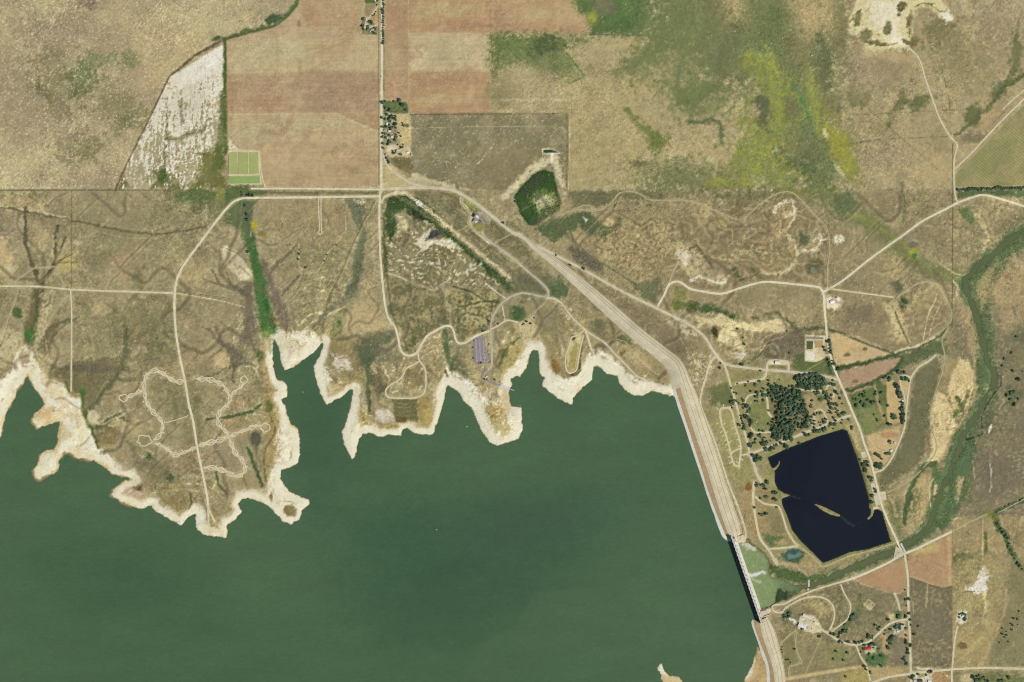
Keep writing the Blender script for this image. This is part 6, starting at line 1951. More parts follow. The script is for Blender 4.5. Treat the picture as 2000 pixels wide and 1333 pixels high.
lbox('bridge_deck', -8, LEN + 8, *ys(-5.0, 4.0), 26.2, 27.4, concrete, sp, .2)
for y in (-4.6, 3.6):
    lbox('parapet', -8, LEN + 8, *ys(y - .35, y + .35), 27.4, 28.6, concrete, sp)
NG = 20
gap = LEN / NG
bm = bmesh.new()
pier_me = None
for k in range(NG + 1):
    x = k * gap
    if pier_me is None:
        o = lbox('pier', -1.3, 1.3, *ys(-9.0, 8.5), -6, 26.1, darkconc, sp, .3)
        pier_me = o.data
    else:
        o = put('pier', pier_me, None, sp)
    o.location = (x, 0, 0)
gate_me = hoist_me = None
for k in range(NG):
    x = (k + .5) * gap
    if gate_me is None:
        o = lbox('gate', -gap / 2 + 1.3, gap / 2 - 1.3, *ys(2.6, 4.8), -5, 23.5, steel, sp)
        gate_me = o.data
        h = lbox('gate_hoist', -1.6, 1.6, *ys(1.0, 3.0), 27.4, 29.6, steel, sp, .15)
        hoist_me = h.data
    else:
        o = put('gate', gate_me, None, sp)
        h = put('gate_hoist', hoist_me, None, sp)
    o.location = (x, 0, 0)
    h.location = (x, 0, 0)
# curved concrete chute below the gates
prof = [(2.4, 9.5), (-2, 10), (-6, 7.5), (-10, 2.0), (-14, -4.0), (-18, -8.0), (-23, -9.9), (-24, -12)]
v, f = [], []
for i, x in enumerate((2, LEN * .33, LEN * .66, LEN - 8)):
    for (y, z) in prof:
        v.append((x, y * side, z))
    if i:
        for k in range(len(prof) - 1):
            q = (i - 1) * len(prof) + k
            f.append((q, q + 1, q + len(prof) + 1, q + len(prof)))
put('chute', np_mesh('chute', v, f, True), concrete, sp)
for x, y0, y1 in ((LEN - 24, -24, -62), (8, -24, -60)):
    lbox('training_wall', x - 1.4, x + 1.4, *ys(y0, y1), -13, 4.5, concrete, sp, .2)
hh = lbox('hoist_house', 2, 10, *ys(-14, -7), 9, 17, darkconc, sp, .2)

# ------------------------------------------------------------------ treatment cells
lag = mat('algae_pond_pale', (172, 180, 116), (164, 172, 104), .02, .04, rough=.4, spec=.4)
lag2 = mat('algae_pond_green', (140, 168, 92), (150, 172, 98), .02, .04, rough=.4, spec=.4)
lagm = mat('algae_pond_mid', (162, 172, 100), (168, 176, 108), .02, .04, rough=.4, spec=.4)
berm = mat('gravel_berm', (198, 190, 152), (176, 168, 126), .1, .12)


def cell(name, pts, m, label, cat, depth=.3, rim=1.6, group=None):
    """a shallow diked basin: raised rim with sloped sides and a water sheet inside"""
    pts = P(pts)
    c = Vector((sum(p[0] for p in pts) / len(pts), sum(p[1] for p in pts) / len(pts)))
    z = max(hz(*p) for p in pts + [tuple(c)]) + .6
    root = empty(name, label, cat, (wx(c.x), wy(c.y), z), 0, group)
    ring = []
    n = len(pts)
    for off, dzz in ((rim, -.9), (rim * .45, .55), (-rim * .1, .55), (-rim * .5, -.2)):
        rg = []
        for p in pts:
            dx, dy = p[0] - c.x, p[1] - c.y
            rg.append(((dx + math.copysign(off, dx)) * S, -(dy + math.copysign(off, dy)) * S, dzz))
        ring.append(rg)
    v = [q for rg in ring for q in rg]
    f = []
    for k in range(3):
        for i in range(n):
            j = (i + 1) % n
            f.append((k * n + i, k * n + j, (k + 1) * n + j, (k + 1) * n + i))
    put('dike', np_mesh('dike', v, f), berm, root)
    me = bpy.data.meshes.new('water_surface')
    me.from_pydata([(q[0], q[1], .05) for q in ring[2]], [], [tuple(range(n))])
    put('water_surface', me, m, root)
    return root


cell('treatment_cell', '448.5,299.5 463.5,299.5 464.5,340 447.5,340', lag, 'pale green treatment cell, left of the upper three', 'treatment cell', group='green treatment cells beside the brown field')
cell('treatment_cell', '467.5,299 484,299 484.5,340 467.5,340', lagm, 'pale green treatment cell, middle of the upper three', 'treatment cell', group='green treatment cells beside the brown field')
cell('treatment_cell', '487.5,299.5 504,299 505,339 487.5,340', lagm, 'pale green treatment cell, right of the upper three', 'treatment cell', group='green treatment cells beside the brown field')
cell('treatment_cell', '448,346.5 507,345.5 507.5,358 450,359', lag2, 'long brighter green treatment cell below the other three', 'treatment cell', group='green treatment cells beside the brown field')
cell('settling_basin', '1576,667 1588,667 1587,682 1576,682', mat('dark_algae', (92, 100, 60), (84, 92, 58), .05, .05, rough=.4), 'dark green square basin of the plant by the camp road', 'basin')
cell('settling_basin', '1594,667 1607,667 1606,679 1594,679', mat('dry_basin_floor', (190, 156, 110), (180, 146, 102), .08, .08), 'dry tan square basin of the plant by the camp road', 'basin')
cell('settling_basin', '1576,658.5 1608,660 1608,663 1576,661.5', mat('grey_channel', (150, 150, 140), (120, 120, 112), .08, .08), 'narrow grey channel along the north side of the plant', 'basin', rim=1.2)

# river weir and bridge
wr = empty('river_weir', 'small white concrete weir across the river', 'weir', (wx(1580), wy(1140), LOW_Z))
lbox('sill', -5, 4, -18, 10, -1, .8, concrete, wr, .3)
lbox('abutment', -4, 5, 10, 18, -1, 3, concrete, wr, .3)
br = empty('road_bridge', 'short pale road bridge over the river south of the pond', 'bridge', (wx(1764), wy(1070), -6.5), R(-62))
lbox('deck', -26, 26, -5.5, 5.5, -.5, .6, concrete, br, .15)
for y in (-5.2, 5.2):
    lbox('railing', -26, 26, y - .2, y + .2, .6, 1.7, concrete, br)
for x in (-14, 0, 14):
    lbox('pier', x - .8, x + .8, -4.5, 4.5, -6, -.5, concrete, br)
# ------------------------------------------------------------------ houses, sheds, tanks
def house(name, label, cat, u, v, L, W, rot, roofc, wallc=(196, 188, 172), h=3.2, group=None, pitch=.42):
    """gabled building: L by W metres, ridge along its length"""
    z = max(hz(u + a, v + b) for a in (-2, 0, 2) for b in (-2, 0, 2)) - .1
    root = empty(name, label, cat, (wx(u), wy(v), z), R(rot), group)
    wm = mat('wall_%d_%d_%d' % wallc, wallc, None, .5, .06)
    rm = mat('roof_%d_%d_%d' % roofc, roofc, tuple(int(c * .92) for c in roofc), .4, .06, rough=.7, spec=.25)
    rh = W / 2 * pitch
    v_, f_ = [], []
    for x in (-L / 2, L / 2):
        v_ += [(x, -W / 2, -1), (x, W / 2, -1), (x, W / 2, h), (x, 0, h + rh), (x, -W / 2, h)]
    me = bpy.data.meshes.new('wall')
    me.from_pydata(v_, [], [(4, 3, 2, 1, 0), (5, 6, 7, 8, 9), (0, 1, 6, 5), (1, 2, 7, 6), (4, 0, 5, 9)])
    put('wall', me, wm, root)
    o = .6
    e = h - o * pitch
    r_, g_ = [], []
    for x in (-L / 2 - o, L / 2 + o):
        r_ += [(x, -W / 2 - o, e + .05), (x, 0, h + rh + .05), (x, W / 2 + o, e + .05), (x, W / 2 + o, e + .3), (x, 0, h + rh + .32), (x, -W / 2 - o, e + .3)]
    me = bpy.data.meshes.new('roof')
    me.from_pydata(r_, [], [(0, 1, 4, 5), (1, 2, 3, 4), (6, 11, 10, 7), (7, 10, 9, 8), (5, 4, 10, 11), (4, 3, 9, 10), (0, 6, 7, 1), (1, 7, 8, 2), (0, 5, 11, 6), (2, 8, 9, 3)])
    rf = put('roof', me, rm, root)
    lbox('ridge_cap', -L / 2 - o, L / 2 + o, -.18, .18, h + rh + .25, h + rh + .45, rm, rf)
    dm = mat('door_brown', (110, 86, 64), None, .6, .05)
    dw = 1.0 if L < 22 else 3.4
    d = lbox('door', -dw / 2, dw / 2, -W / 2 - .08, -W / 2 + .05, 0, 2.1 if L < 22 else h * .85, dm, root)
    for x in (-L * .3, L * .3):
        lbox('window', x - .7, x + .7, -W / 2 - .06, -W / 2 + .05, 1.0, 2.1, glass, root)
    return root


HG = 'houses of the roadside hamlet'
WH, GY, BR, TN_, DK = (236, 234, 230), (176, 172, 166), (150, 128, 110), (206, 194, 170), (110, 104, 98)
for u, v, L, W, r, rc, lb in (
        (755.5, 243, 13, 9, 80, WH, 'white-roofed house nearest the road in the hamlet'), (761, 256.5, 12, 8, 10, WH, 'small white-roofed house in the middle of the hamlet'), (753, 255, 12, 9, 0, GY, 'grey-roofed house beside the road, second from the north'), (765, 238, 13, 8, 90, GY, 'grey-roofed house under the northern trees of the hamlet'),
        (766, 268, 12, 8, 5, WH, 'white cottage in the southern half of the hamlet'), (770, 249, 12, 8, 0, BR, 'brown-roofed house at the east side of the hamlet'), (756, 271, 11, 8, 90, GY, 'small grey house at the south-west of the hamlet'), (796.5, 298, 14, 9, 20, WH, 'white shed at the far east of the lower yard'), (773, 299, 14, 9, 35, BR, 'brown house among the lower yard trees'),
        (779, 293, 16, 7, 5, TN_, 'long tan shed in the lower yard'), (804, 303, 8, 11, 0, TN_, 'pale shed at the corner of the dark pasture')):
    house('house', lb, 'house', u, v, L, W, r, rc, group=HG)
FG = 'farm buildings at the top edge'
house('farmhouse', 'grey-roofed farmhouse among trees near the top edge', 'house', 727.5, 58.5, 15, 10, 20, GY, group=FG)
house('barn', 'pale barn at the west side of the top farmyard', 'barn', 712, 53, 14, 9, 80, TN_, group=FG)
house('shed', 'small white shed by the top edge road', 'shed', 733.5, 2.5, 9, 6, -50, WH, group=FG)
house('shed', 'grey shed in the middle of the top farmyard', 'shed', 723, 62, 10, 7, 60, GY, group=FG)
VG = 'visitor buildings beside the highway'
house('visitor_building', 'white-roofed building of the highway cluster', 'building', 932, 424.5, 17, 10, -38, WH, h=7, group=VG)
house('visitor_building', 'grey building at the west of the highway cluster', 'building', 926.5, 431, 14, 10, 45, (150, 146, 160), h=6, group=VG)
house('visitor_building', 'tall dark narrow hall north of the highway cluster', 'building', 927, 422, 18, 8, 58, DK, h=10, group=VG)
house('visitor_building', 'small shed at the east end of the highway cluster', 'building', 940, 433, 12, 6, -45, (130, 126, 120), h=5, group=VG)
house('visitor_building', 'low white garage south of the highway cluster', 'building', 930, 433.5, 10, 7, 20, WH, h=3, group=VG)
house('restroom', 'small white restroom beside the boat ramp turnaround', 'restroom', 950.5, 736, 8, 6, 0, WH)
house('white_house', 'large white-roofed house on the bare lot by the junction', 'house', 1625, 589.5, 22, 17, 25, (242, 240, 246), h=4.5)
house('shed', 'dark little shed north-east of the white house', 'shed', 1633.5, 581.5, 8, 5, -20, DK)
house('park_office', 'long white-roofed building beside the camp road', 'building', 1519, 708.5, 27, 16, -5, WH, h=5)
house('cabin', 'small white cabin between the dark hedges', 'cabin', 1763.5, 783, 11, 8, 0, WH)
house('cabin', 'white cabin at the lower end of the tan corner lot', 'cabin', 1741, 880, 14, 8, 30, (222, 222, 214))
house('cabin', 'pale cabin on the curve of the orchard road', 'cabin', 1748, 866, 12, 8, -50, (214, 210, 196))
house('machine_shed', 'long white machine shed at the north of the gravel yard', 'shed', 1576, 1204.5, 44, 13, -22, (232, 222, 214), h=5)
house('machine_shed', 'wide white machine shed at the west of the gravel yard', 'shed', 1567, 1223, 42, 19, -25, WH, h=6)
house('red_roofed_house', 'house with a bright red roof in the green yard', 'house', 1696, 1267.3, 31, 15, 12, (214, 66, 62), h=4, pitch=.35)
house('farmhouse', 'white farmhouse in the trees by the south road', 'house', 1749.5, 1226, 14, 10, 60, WH)
house('garage', 'white garage south of the treed farmhouse', 'garage', 1754, 1233, 12, 8, 10, (222, 222, 218))
house('garage', 'pale garage east of the treed farmhouse', 'garage', 1760, 1222, 10, 7, 70, (200, 206, 208))
BG = 'farm buildings at the bottom edge'
house('farmhouse', 'grey farmhouse by the bottom edge crossroads', 'house', 1787.5, 1329.5, 15, 11, 10, (196, 198, 204), group=BG)
house('barn', 'large dark green barn roof at the bottom edge', 'barn', 1797.5, 1330, 24, 12, 0, (70, 84, 66), h=5, group=BG)
house('shed', 'white shed at the bottom edge near the red soil', 'shed', 1816, 1331, 16, 10, 0, WH, group=BG)
house('shed', 'small white shed west of the bottom farmhouse', 'shed', 1783.5, 1322, 9, 7, 30, WH, group=BG)
house('pump_house', 'small white pump house at the south end of the weir', 'pump house', 1578.5, 1151, 7, 5, 0, WH)
house('pump_house', 'tiny white pump house in the tan field pad', 'pump house', 1585, 109, 6, 5, 0, TN_)


def tank(u, v, r, h, label):
    z = hz(u, v)
    root = empty('storage_tank', label, 'tank', (wx(u), wy(v), z))
    bm = bmesh.new()
    bmesh.ops.create_cone(bm, cap_ends=True, segments=24, radius1=r, radius2=r, depth=h)
    bmesh.ops.translate(bm, verts=bm.verts, vec=(0, 0, h / 2))
    bm_obj('shell', bm, white_metal, root)
    bm = bmesh.new()
    bmesh.ops.create_cone(bm, cap_ends=True, segments=24, radius1=r + .2, radius2=.4, depth=r * .3)
    bmesh.ops.translate(bm, verts=bm.verts, vec=(0, 0, h + r * .15))
    bm_obj('cone_roof', bm, white_metal, root)


tank(1880.5, 1204, 4.5, 4, 'round pale tank inside the ring of trees')
tank(1592, 1216, 3.5, 5, 'small round tank on the gravel yard of the sheds')


# ------------------------------------------------------------------ vehicles and boats
def vehicle(name, label, cat, u, v, rot, body, L=4.7, W=1.9, h=.85, cab=.7, z=None, group=None):
    z = (hz(u, v) if z is None else z)
    root = empty(name, label, cat, (wx(u), wy(v), z), R(rot), group)
    pm = mat('paint_%d_%d_%d' % body, body, None, .5, .03, rough=.35, spec=.5)
    lbox('body', -L / 2, L / 2, -W / 2, W / 2, .35, .35 + h, pm, root, .14)
    if cab:
        cb = lbox('cabin', -L * .28, L * .2, -W * .43, W * .43, .35 + h, .35 + h + cab, glass, root, .12)
        lbox('roof_panel', -L * .22, L * .13, -W * .38, W * .38, .36 + h + cab, .42 + h + cab, pm, cb)
    for x in (-L * .31, L * .31):
        for y in (-W / 2 + .05, W / 2 - .05):
            bm = bmesh.new()
            bmesh.ops.create_cone(bm, cap_ends=True, segments=12, radius1=.36, radius2=.36, depth=.24, matrix=Matrix.Rotation(R(90), 4, 'X'))
            bmesh.ops.translate(bm, verts=bm.verts, vec=(x, y, .36))
            bm_obj('wheel', bm, rubber, root)
    return root


PG = 'vehicles in the boat ramp parking lot'
CARC = [(236, 236, 236), (60, 64, 72), (170, 174, 180), (150, 52, 46), (70, 90, 130), (214, 206, 190)]
pr = random.Random(3)
PARK = [(940, 699, 70, 'white pickup truck parked in the lower rows of the lot', 0), (943, 697, 70, 'dark car beside the white pickup in the lot', 1), (946, 694, 68, 'silver car at the top of the lower rows', 2), (948, 699, 68, 'white car in the right row of the lot', 0), (944, 703, 70, 'red car low in the lot', 3), (949, 704, 68, 'blue car at the lower right of the lot', 4),
        (938, 703, 72, 'tan car at the lower left of the occupied rows', 5), (947, 689, 68, 'dark car highest in the right row', 1)]
for u, v, r, lb, c in PARK:
    vehicle('parked_car', lb, 'car', u, v, r, CARC[c], z=hz(u, v) + .75, group=PG)
vehicle('boat_trailer', 'long white boat trailer parked at the right edge of the lot', 'trailer', 952.8, 706, 78, (236, 236, 232), L=10, W=2.6, h=1.5, cab=0, z=hz(952.8, 706) + .6, group=PG)
RG = 'camper trailers in the campground'
RVS = [(1478, 824, 60, 'white camper on the open lawn of the camp'), (1545, 773, 20, 'white camper near the top clearing of the grove'), (1590, 767, -10, 'white camper beside the lane north-east of the grove'), (1587, 815, 70, 'white camper in the bare camp east of the grove'), (1506, 758, 10, 'white camper at the north-west corner of the grove'), (1600, 824, 40, 'white camper at the south end of the bare camp'),
       (1433, 905, 60, 'white camper at the bottom of the western lanes'), (1520, 965, -30, 'white camper on the west bank of the pond')]
for u, v, r, lb in RVS:
    vehicle('camper_trailer', lb, 'camper', u, v, r, (238, 238, 234), L=9, W=2.6, h=2.5, cab=0, group=RG)
for u, v, r, c, lb in ((1746, 200, 0, 0, None), (744.5, 150, 90, 1, 'dark car on the north-south road'), (1330, 627, -30, 0, 'white truck on the dam road'), (1585, 1213, 20, 0, 'white truck in the gravel yard'), (1590, 1209, -20, 2, 'silver truck in the gravel yard'), (1586, 1228, 50, 1, 'dark machine on the gravel yard')):
    if lb:
        vehicle('truck' if 'truck' in lb else 'vehicle', lb, 'vehicle', u, v, r, CARC[c], L=6, W=2.2, h=1.1, z=hz(u, v) + 1.0)


def boat(u, v, rot, label, L=8.0):
    root = empty('motor_boat', label, 'boat', (wx(u), wy(v), LAKE_Z), R(rot))
    W = 2.6
    st = ((-.5, .8, 0), (-.2, 1, 0), (.15, .95, .05), (.38, .55, .15), (.5, .04, .3))
    v_, f_ = [], []
    for x, w, zz in st:
        v_ += [(x * L, -w * W / 2, .75 + zz), (x * L, -w * W / 2 * .7, -.2), (x * L, w * W / 2 * .7, -.2), (x * L, w * W / 2, .75 + zz)]
    for i in range(4):
        a, b = i * 4, i * 4 + 4
        f_ += [(a, a + 1, b + 1, b), (a + 1, a + 2, b + 2, b + 1), (a + 2, a + 3, b + 3, b + 2)]
    f_.append((0, 1, 2, 3))
    put('hull', np_mesh('hull', v_, f_), white_metal, root)
    v2 = [q for q in v_ if q[2] > .5]
    put('deck', np_mesh('deck', [(x, y * .92, .68) for x, y, z_ in v2], [(i, i + 1, i + 3, i + 2) for i in range(0, 8, 2)]), white_metal, root)
    lbox('windscreen', .4, 1.0, -.9, .9, .7, 1.3, glass, root)
    lbox('outboard_motor', -L / 2 - .6, -L / 2, -.35, .35, .1, 1.2, steel, root)


boat(912, 833.5, 30, 'white motor boat in the bay west of the ramp point', 11)
boat(591, 766, 160, 'small white motor boat off the western peninsula', 9)
boat(853, 1035, 20, 'tiny white motor boat far out on the open water', 9)
boat(1016, 792, 60, 'tiny boat moored at the point beyond the ramp', 6)
dk = empty('boat_dock', 'narrow white floating dock at the foot of the boat ramp', 'dock', (wx(1000), wy(761.5), LAKE_Z), R(-22))
for k in range(7):
    lbox('plank_section', -9 + k * 3.1, -9 + k * 3.1 + 2.9, -1.3, 1.3, .3, .75, white_metal, dk, .05)
for x in (-6, 0, 6, 12):
    bm = bmesh.new()
    bmesh.ops.create_cone(bm, cap_ends=True, segments=10, radius1=.22, radius2=.2, depth=5)
    bmesh.ops.translate(bm, verts=bm.verts, vec=(x, 1.55, -.5))
    bm_obj('pile', bm, wood, dk)

# ------------------------------------------------------------------ trees
def crown_mesh(seed, r=1.0, squat=.8, lobes=9, leaves=110):
    rg = random.Random(seed)
    bm = bmesh.new()
    cs = []
    for k in range(lobes):
        a = rg.uniform(0, 6.28)
        q = rg.uniform(.15, .78) * r if k else 0
        c = Vector((math.cos(a) * q, math.sin(a) * q, r * squat * rg.uniform(.75, 1.25) if k else r * squat * 1.25))
        s = rg.uniform(.30, .46) * r
        cs.append((c, s))
        g = bmesh.ops.create_icosphere(bm, subdivisions=1, radius=s)
        for vv in g['verts']:
            vv.co = vv.co * rg.uniform(.72, 1.2) + c
    for _ in range(leaves):                       # leaf sprays standing off the clumps
        c, s = rg.choice(cs)
        d = Vector((rg.gauss(0, 1), rg.gauss(0, 1), rg.gauss(.3, 1))).normalized()
        p = c + d * s * rg.uniform(.9, 1.25)
        t = d.orthogonal().normalized() * r * rg.uniform(.06, .13)
        b = d.cross(t).normalized() * r * rg.uniform(.05, .11)
        tilt = d * r * rg.uniform(-.06, .06)
        bm.faces.new([bm.verts.new(p - t - b), bm.verts.new(p + t - b + tilt), bm.verts.new(p + t + b), bm.verts.new(p - t + b - tilt)])
    me = bpy.data.meshes.new('crown')
    bm.to_mesh(me)
    bm.free()
    return me


def trunk_mesh(seed):
    rg = random.Random(seed)
    bm = bmesh.new()

    def limb(a, b, r0, r1):
        d = (b - a).normalized()
        t = d.orthogonal().normalized()
        s = d.cross(t)
        ra = [bm.verts.new(a + (t * math.cos(k * 1.047) + s * math.sin(k * 1.047)) * r0) for k in range(6)]
        rb = [bm.verts.new(b + (t * math.cos(k * 1.047) + s * math.sin(k * 1.047)) * r1) for k in range(6)]
        for k in range(6):
            bm.faces.new([ra[k], ra[(k + 1) % 6], rb[(k + 1) % 6], rb[k]])
    limb(Vector((0, 0, -.15)), Vector((0, 0, .75)), .075, .05)
    for k in range(4):
        a = k * 1.57 + rg.uniform(-.4, .4)
        limb(Vector((0, 0, .5 + .05 * k)), Vector((math.cos(a) * .4, math.sin(a) * .4, .95)), .035, .015)
    me = bpy.data.meshes.new('trunk')
    bm.to_mesh(me)
    bm.free()
    me.materials.append(bark)
    return me


CROWNS = []
for k in range(10):
    me = crown_mesh(100 + k, squat=(.8, .95, .7)[k % 3], lobes=6 + k % 5, leaves=150)
    me.materials.append(LEAF[(0, 1, 2, 1, 2, 3, 2, 1, 0, 2)[k]])
    CROWNS.append(me)
TRUNKS = [trunk_mesh(200 + k) for k in range(3)]
NARROW = []
for k in range(3):
    me = crown_mesh(140 + k, r=1.0, squat=1.15, lobes=6, leaves=70)
    me.materials.append(LEAF[2])
    NARROW.append(me)
tr = random.Random(11)


FOREST = []


def tree(u, v, r, label, group, name='broadleaf_tree', cat='tree', pool=None, hk=1.0):
    if pool is NARROW:
        name = 'cedar_tree'
    FOREST.append((r * (1 if 'grove' in group or 'stand' in group else 1.18), u, v, label, group, name, cat, pool or CROWNS, hk))


def plant_forest():
    kept = {}
    rest = []
    for t in sorted(FOREST, key=lambda q: -q[0]):
        r, u, v, label, group, name, cat, pool, hk = t
        z, rm = hz(u, v), r * S * 1.45
        a = tr.uniform(0, 6.28)
        sc = (rm, rm * tr.uniform(.88, 1.1), rm * tr.uniform(.5, .75) * hk)
        me = tr.choice(pool)
        if kept.get(name, 0) < 295:
            kept[name] = kept.get(name, 0) + 1
            root = bpy.data.objects.new(name, None)
            COL.objects.link(root)
            root.location = (wx(u), wy(v), z)
            root.rotation_euler = (0, 0, a)
            root.scale = sc
            root.empty_display_size = .5
            tag(root, label, cat, group)
            put('crown', me, None, root)
            put('trunk', tr.choice(TRUNKS), None, root)
        else:
            rest.append((wx(u), wy(v), z, a, sc, me))
    V, F, MI, base = [], [], [], 0
    for x, y, z, a, sc, me in rest:
        n = len(me.vertices)
        co = np.empty(n * 3, np.float32)
        me.vertices.foreach_get('co', co)
        co = co.reshape(-1, 3) * np.array(sc, np.float32)
        ca, sa = math.cos(a), math.sin(a)
        V.append(np.stack([co[:, 0] * ca - co[:, 1] * sa + x, co[:, 0] * sa + co[:, 1] * ca + y, co[:, 2] + z], -1))
        for p in me.polygons:
            F.append(tuple(i + base for i in p.vertices))
            MI.append(LEAF.index(me.materials[0]))
        base += n
    if rest:
        me = bpy.data.meshes.new('small_trees')
        me.from_pydata(np.concatenate(V).tolist(), [], F)
        for m in LEAF:
            me.materials.append(m)
        me.polygons.foreach_set('material_index', MI)
        tag(put('small_trees', me, None), 'small scattered trees too many to tell apart', 'trees', kind='stuff')


def grp(ox, oy, sc, s, r, label, group, **kw):
    for x, y in P(s):
        tree(ox + x / sc, oy + y / sc, r * tr.uniform(.62, 1.32), label, group, **kw)


def grove(poly, spacing, r, label, group, gaps=0.0):
    poly = P(poly)
    a = np.array(poly)
    pts = []
    g2 = random.Random(len(poly) * 7 + int(a[0, 0]))
    for _ in range(3000):
        u, v = g2.uniform(a[:, 0].min(), a[:, 0].max()), g2.uniform(a[:, 1].min(), a[:, 1].max())
        c = False
        for k in range(len(poly)):
            (ax, ay), (bx, by) = poly[k], poly[(k + 1) % len(poly)]
            if (ay > v) != (by > v) and u < (bx - ax) * (v - ay) / (by - ay) + ax:
                c = not c
        if c and all((u - p) ** 2 + (v - q) ** 2 > spacing ** 2 for p, q in pts):
            j, i = int((v - V0) / ST), int((u - U0) / ST)
            if N20[j, i] + .4 * N8[j, i] < gaps:
                pts.append((u, v))
    for u, v in pts:
        tree(u, v, r * g2.uniform(.62, 1.35), label, group)
    return len(pts)


TG = 'trees of the dense campground grove'
grove('1556,731 1596,733 1615,739 1614,749 1596,760 1573,760 1558,756', 5.4, 3.3, 'broad tree in the dark stand along the camp road', 'trees of the stand along the camp road', 2)
grove('1505,760 1535,760 1566,765 1572,786 1580,811 1577,829 1556,838 1547,848 1536,858 1526,834 1516,806 1507,779', 6.0, 3.3, 'leafy tree in the dense grove north of the dark pond', TG, .62)
grove('1507,819 1520,821 1527,843 1525,858 1514,858 1507,838', 5.0, 3.2, 'leafy tree in the dense grove north of the dark pond', TG, 1)
C6 = (1380, 640, 4.443)
grp(*C6, '305,325 545,500 580,520 620,520 660,515 760,520 485,560 440,570 440,600 500,590 495,635 320,630 325,665 355,690 365,730 320,700 345,780 390,815 395,930 385,950', 2.6, 'tree along the lanes round the green camp lawn', 'trees round the camp lawn')
grp(*C6, '265,570 265,640 230,660 220,605 300,770 306,790 312,812 320,840 326,862 332,882 290,845 380,1030 372,1018', 2.4, 'tree in the row along the west camp road', 'trees along the west camp road')
grp(*C6, '410,1110 450,1115 480,1130 460,1140 430,1160 495,1010 515,1005 530,1000 425,1000 600,1030 610,1020 520,1060 550,1065 575,1050 740,980 730,965 860,930 890,930 875,940 860,850 880,860 960,900 940,910 1030,870 1020,880 1090,840 1120,840 1105,850 650,1010 690,1035', 2.6, 'tree along the north shore of the dark pond', 'trees on the north pond shore')
grp(*C6, '1190,740 1180,800 1235,800 1140,580 1180,660 1050,600 1060,640 1080,700 1130,660 1140,720 1150,765 1010,800 1020,820 960,740 990,745 1100,460 1070,490 1110,500 1035,570 1045,620 1075,660 1100,710 1160,620 1125,560 975,560 1065,680', 2.7, 'tree between the bare camp and the gravel road', 'trees east of the grove')
grp(*C6, '1060,120 1070,150 1075,180 1080,210 1060,280 1065,310 1070,335 1095,290 1105,320 1130,370 1150,360 1020,175 1030,200', 2.3, 'tree lining the gravel road by the treatment plant', 'trees by the treatment plant')
_cr = random.Random(41)
for _ in range(230):
    _u, _v = _cr.uniform(1425, 1645), _cr.uniform(742, 868)
    if (1504 < _u < 1580 and 758 < _v < 860) or (1470 < _u < 1500 and 785 < _v < 835) or _v > 905 - (_u - 1465) * .4 or (_u < 1462 and _v > 800) or _u > 1622 + (_v - 742) * .42:
        continue
    tree(_u, _v, _cr.uniform(1.0, 2.3), 'small tree scattered among the camp lanes', 'small camp trees')
C7 = (1640, 640, 3.703)
grp(*C7, '430,325 450,325 470,322 365,370 340,355 360,385 460,375 490,370 500,385 320,365', 2.4, 'tree at the north end of the orchard', 'trees at the orchard north end')
grp(*C7, '413,410 418,430 424,450 430,468 436,485 442,502 455,545 458,562 460,580 458,598 457,615 459,632 460,650 459,668 457,690', 2.7, 'dark tree in the hedge row beside the orchard road', 'dark hedge row by the orchard')
grp(*C7, '185,465 150,490 175,495 100,515 120,525 160,545 190,565 125,570 210,530 250,545 295,545 260,465 262,485 305,475 250,630 325,640 275,668 360,700 375,705 350,565 390,640 400,655 90,730', 2.5, 'scattered tree in the green orchard', 'scattered orchard trees')
grp(*C7, '270,920 290,935 305,950 330,910 365,915 275,990 300,990 270,1005 295,1015 365,830 305,1000 285,1015 280,930 350,912', 2.5, 'tree on the tan corner lot below the orchard', 'trees on the corner lot')
grp(*C7, '150,955 185,970 205,970 175,1005 185,1040 190,1020 215,1085 235,1085 235,1110 260,1175 240,1220 235,1270 262,1190 170,990 205,1000', 2.1, 'tree between the pond and the gravel road', 'trees on the east pond bank')
grp(*C7, '1280,70 1195,230 1245,185 1180,280 1255,315 1325,315 1300,370 1295,380 1255,465 1245,475 1240,485 1210,490 1235,520 1295,520 1265,560 1270,550', 2.0, 'lone tree on the dark pasture east of the river', 'scattered trees east of the river')
CP = (1380, 860, 4.4425)
grp(*CP, '525,360 530,375 440,375 440,395 480,395 495,400 515,425 580,450 600,465 470,505 505,490 520,490 605,520 420,590 610,585 475,645 520,640 585,515', 2.4, 'tree on the west bank of the dark pond', 'trees on the west pond bank')
CS = (1420, 1100, 5.72)
grp(*CS, '650,610 690,600 700,570 640,590 840,735 1040,825 1175,790 1200,800', 2.0, 'tree beside the machine sheds', 'trees round the machine sheds')
grp(*CS, '1245,830 1260,880 1290,890 1320,690 1380,640 1400,600 1420,580 1270,790 1310,770 1340,770 1255,800 1330,755 1390,620 1340,880 1360,890 1440,890 1480,890 1510,885', 2.1, 'tree in the draw west of the red-roofed house', 'trees in the draw')
grp(*CS, '1540,915 1610,915 1535,965 1640,950 1500,1000 1590,1025 1570,1090 1535,1160 1640,1070 1560,1195 1605,1230 1690,960 1640,900', 2.0, 'tree around the red-roofed house', 'trees round the red-roofed house')
grp(*CS, '690,1080 710,1115 760,965 615,940 610,970 620,1000 1330,1270 660,1085 1220,985 1190,1075 1300,1085 1345,1000', 1.6, 'small tree on the dry slope east of the dam stub', 'small trees east of the dam stub', pool=NARROW)
CE = (1680, 1100, 5.722)
grp(*CE, '180,700 200,730 210,750 225,720 285,755 340,745 395,720 430,690 450,740 480,690 430,590 315,630 510,600 440,720 460,690 415,700 440,600', 2.1, 'tree round the white farmhouse by the south road', 'trees round the white farmhouse')
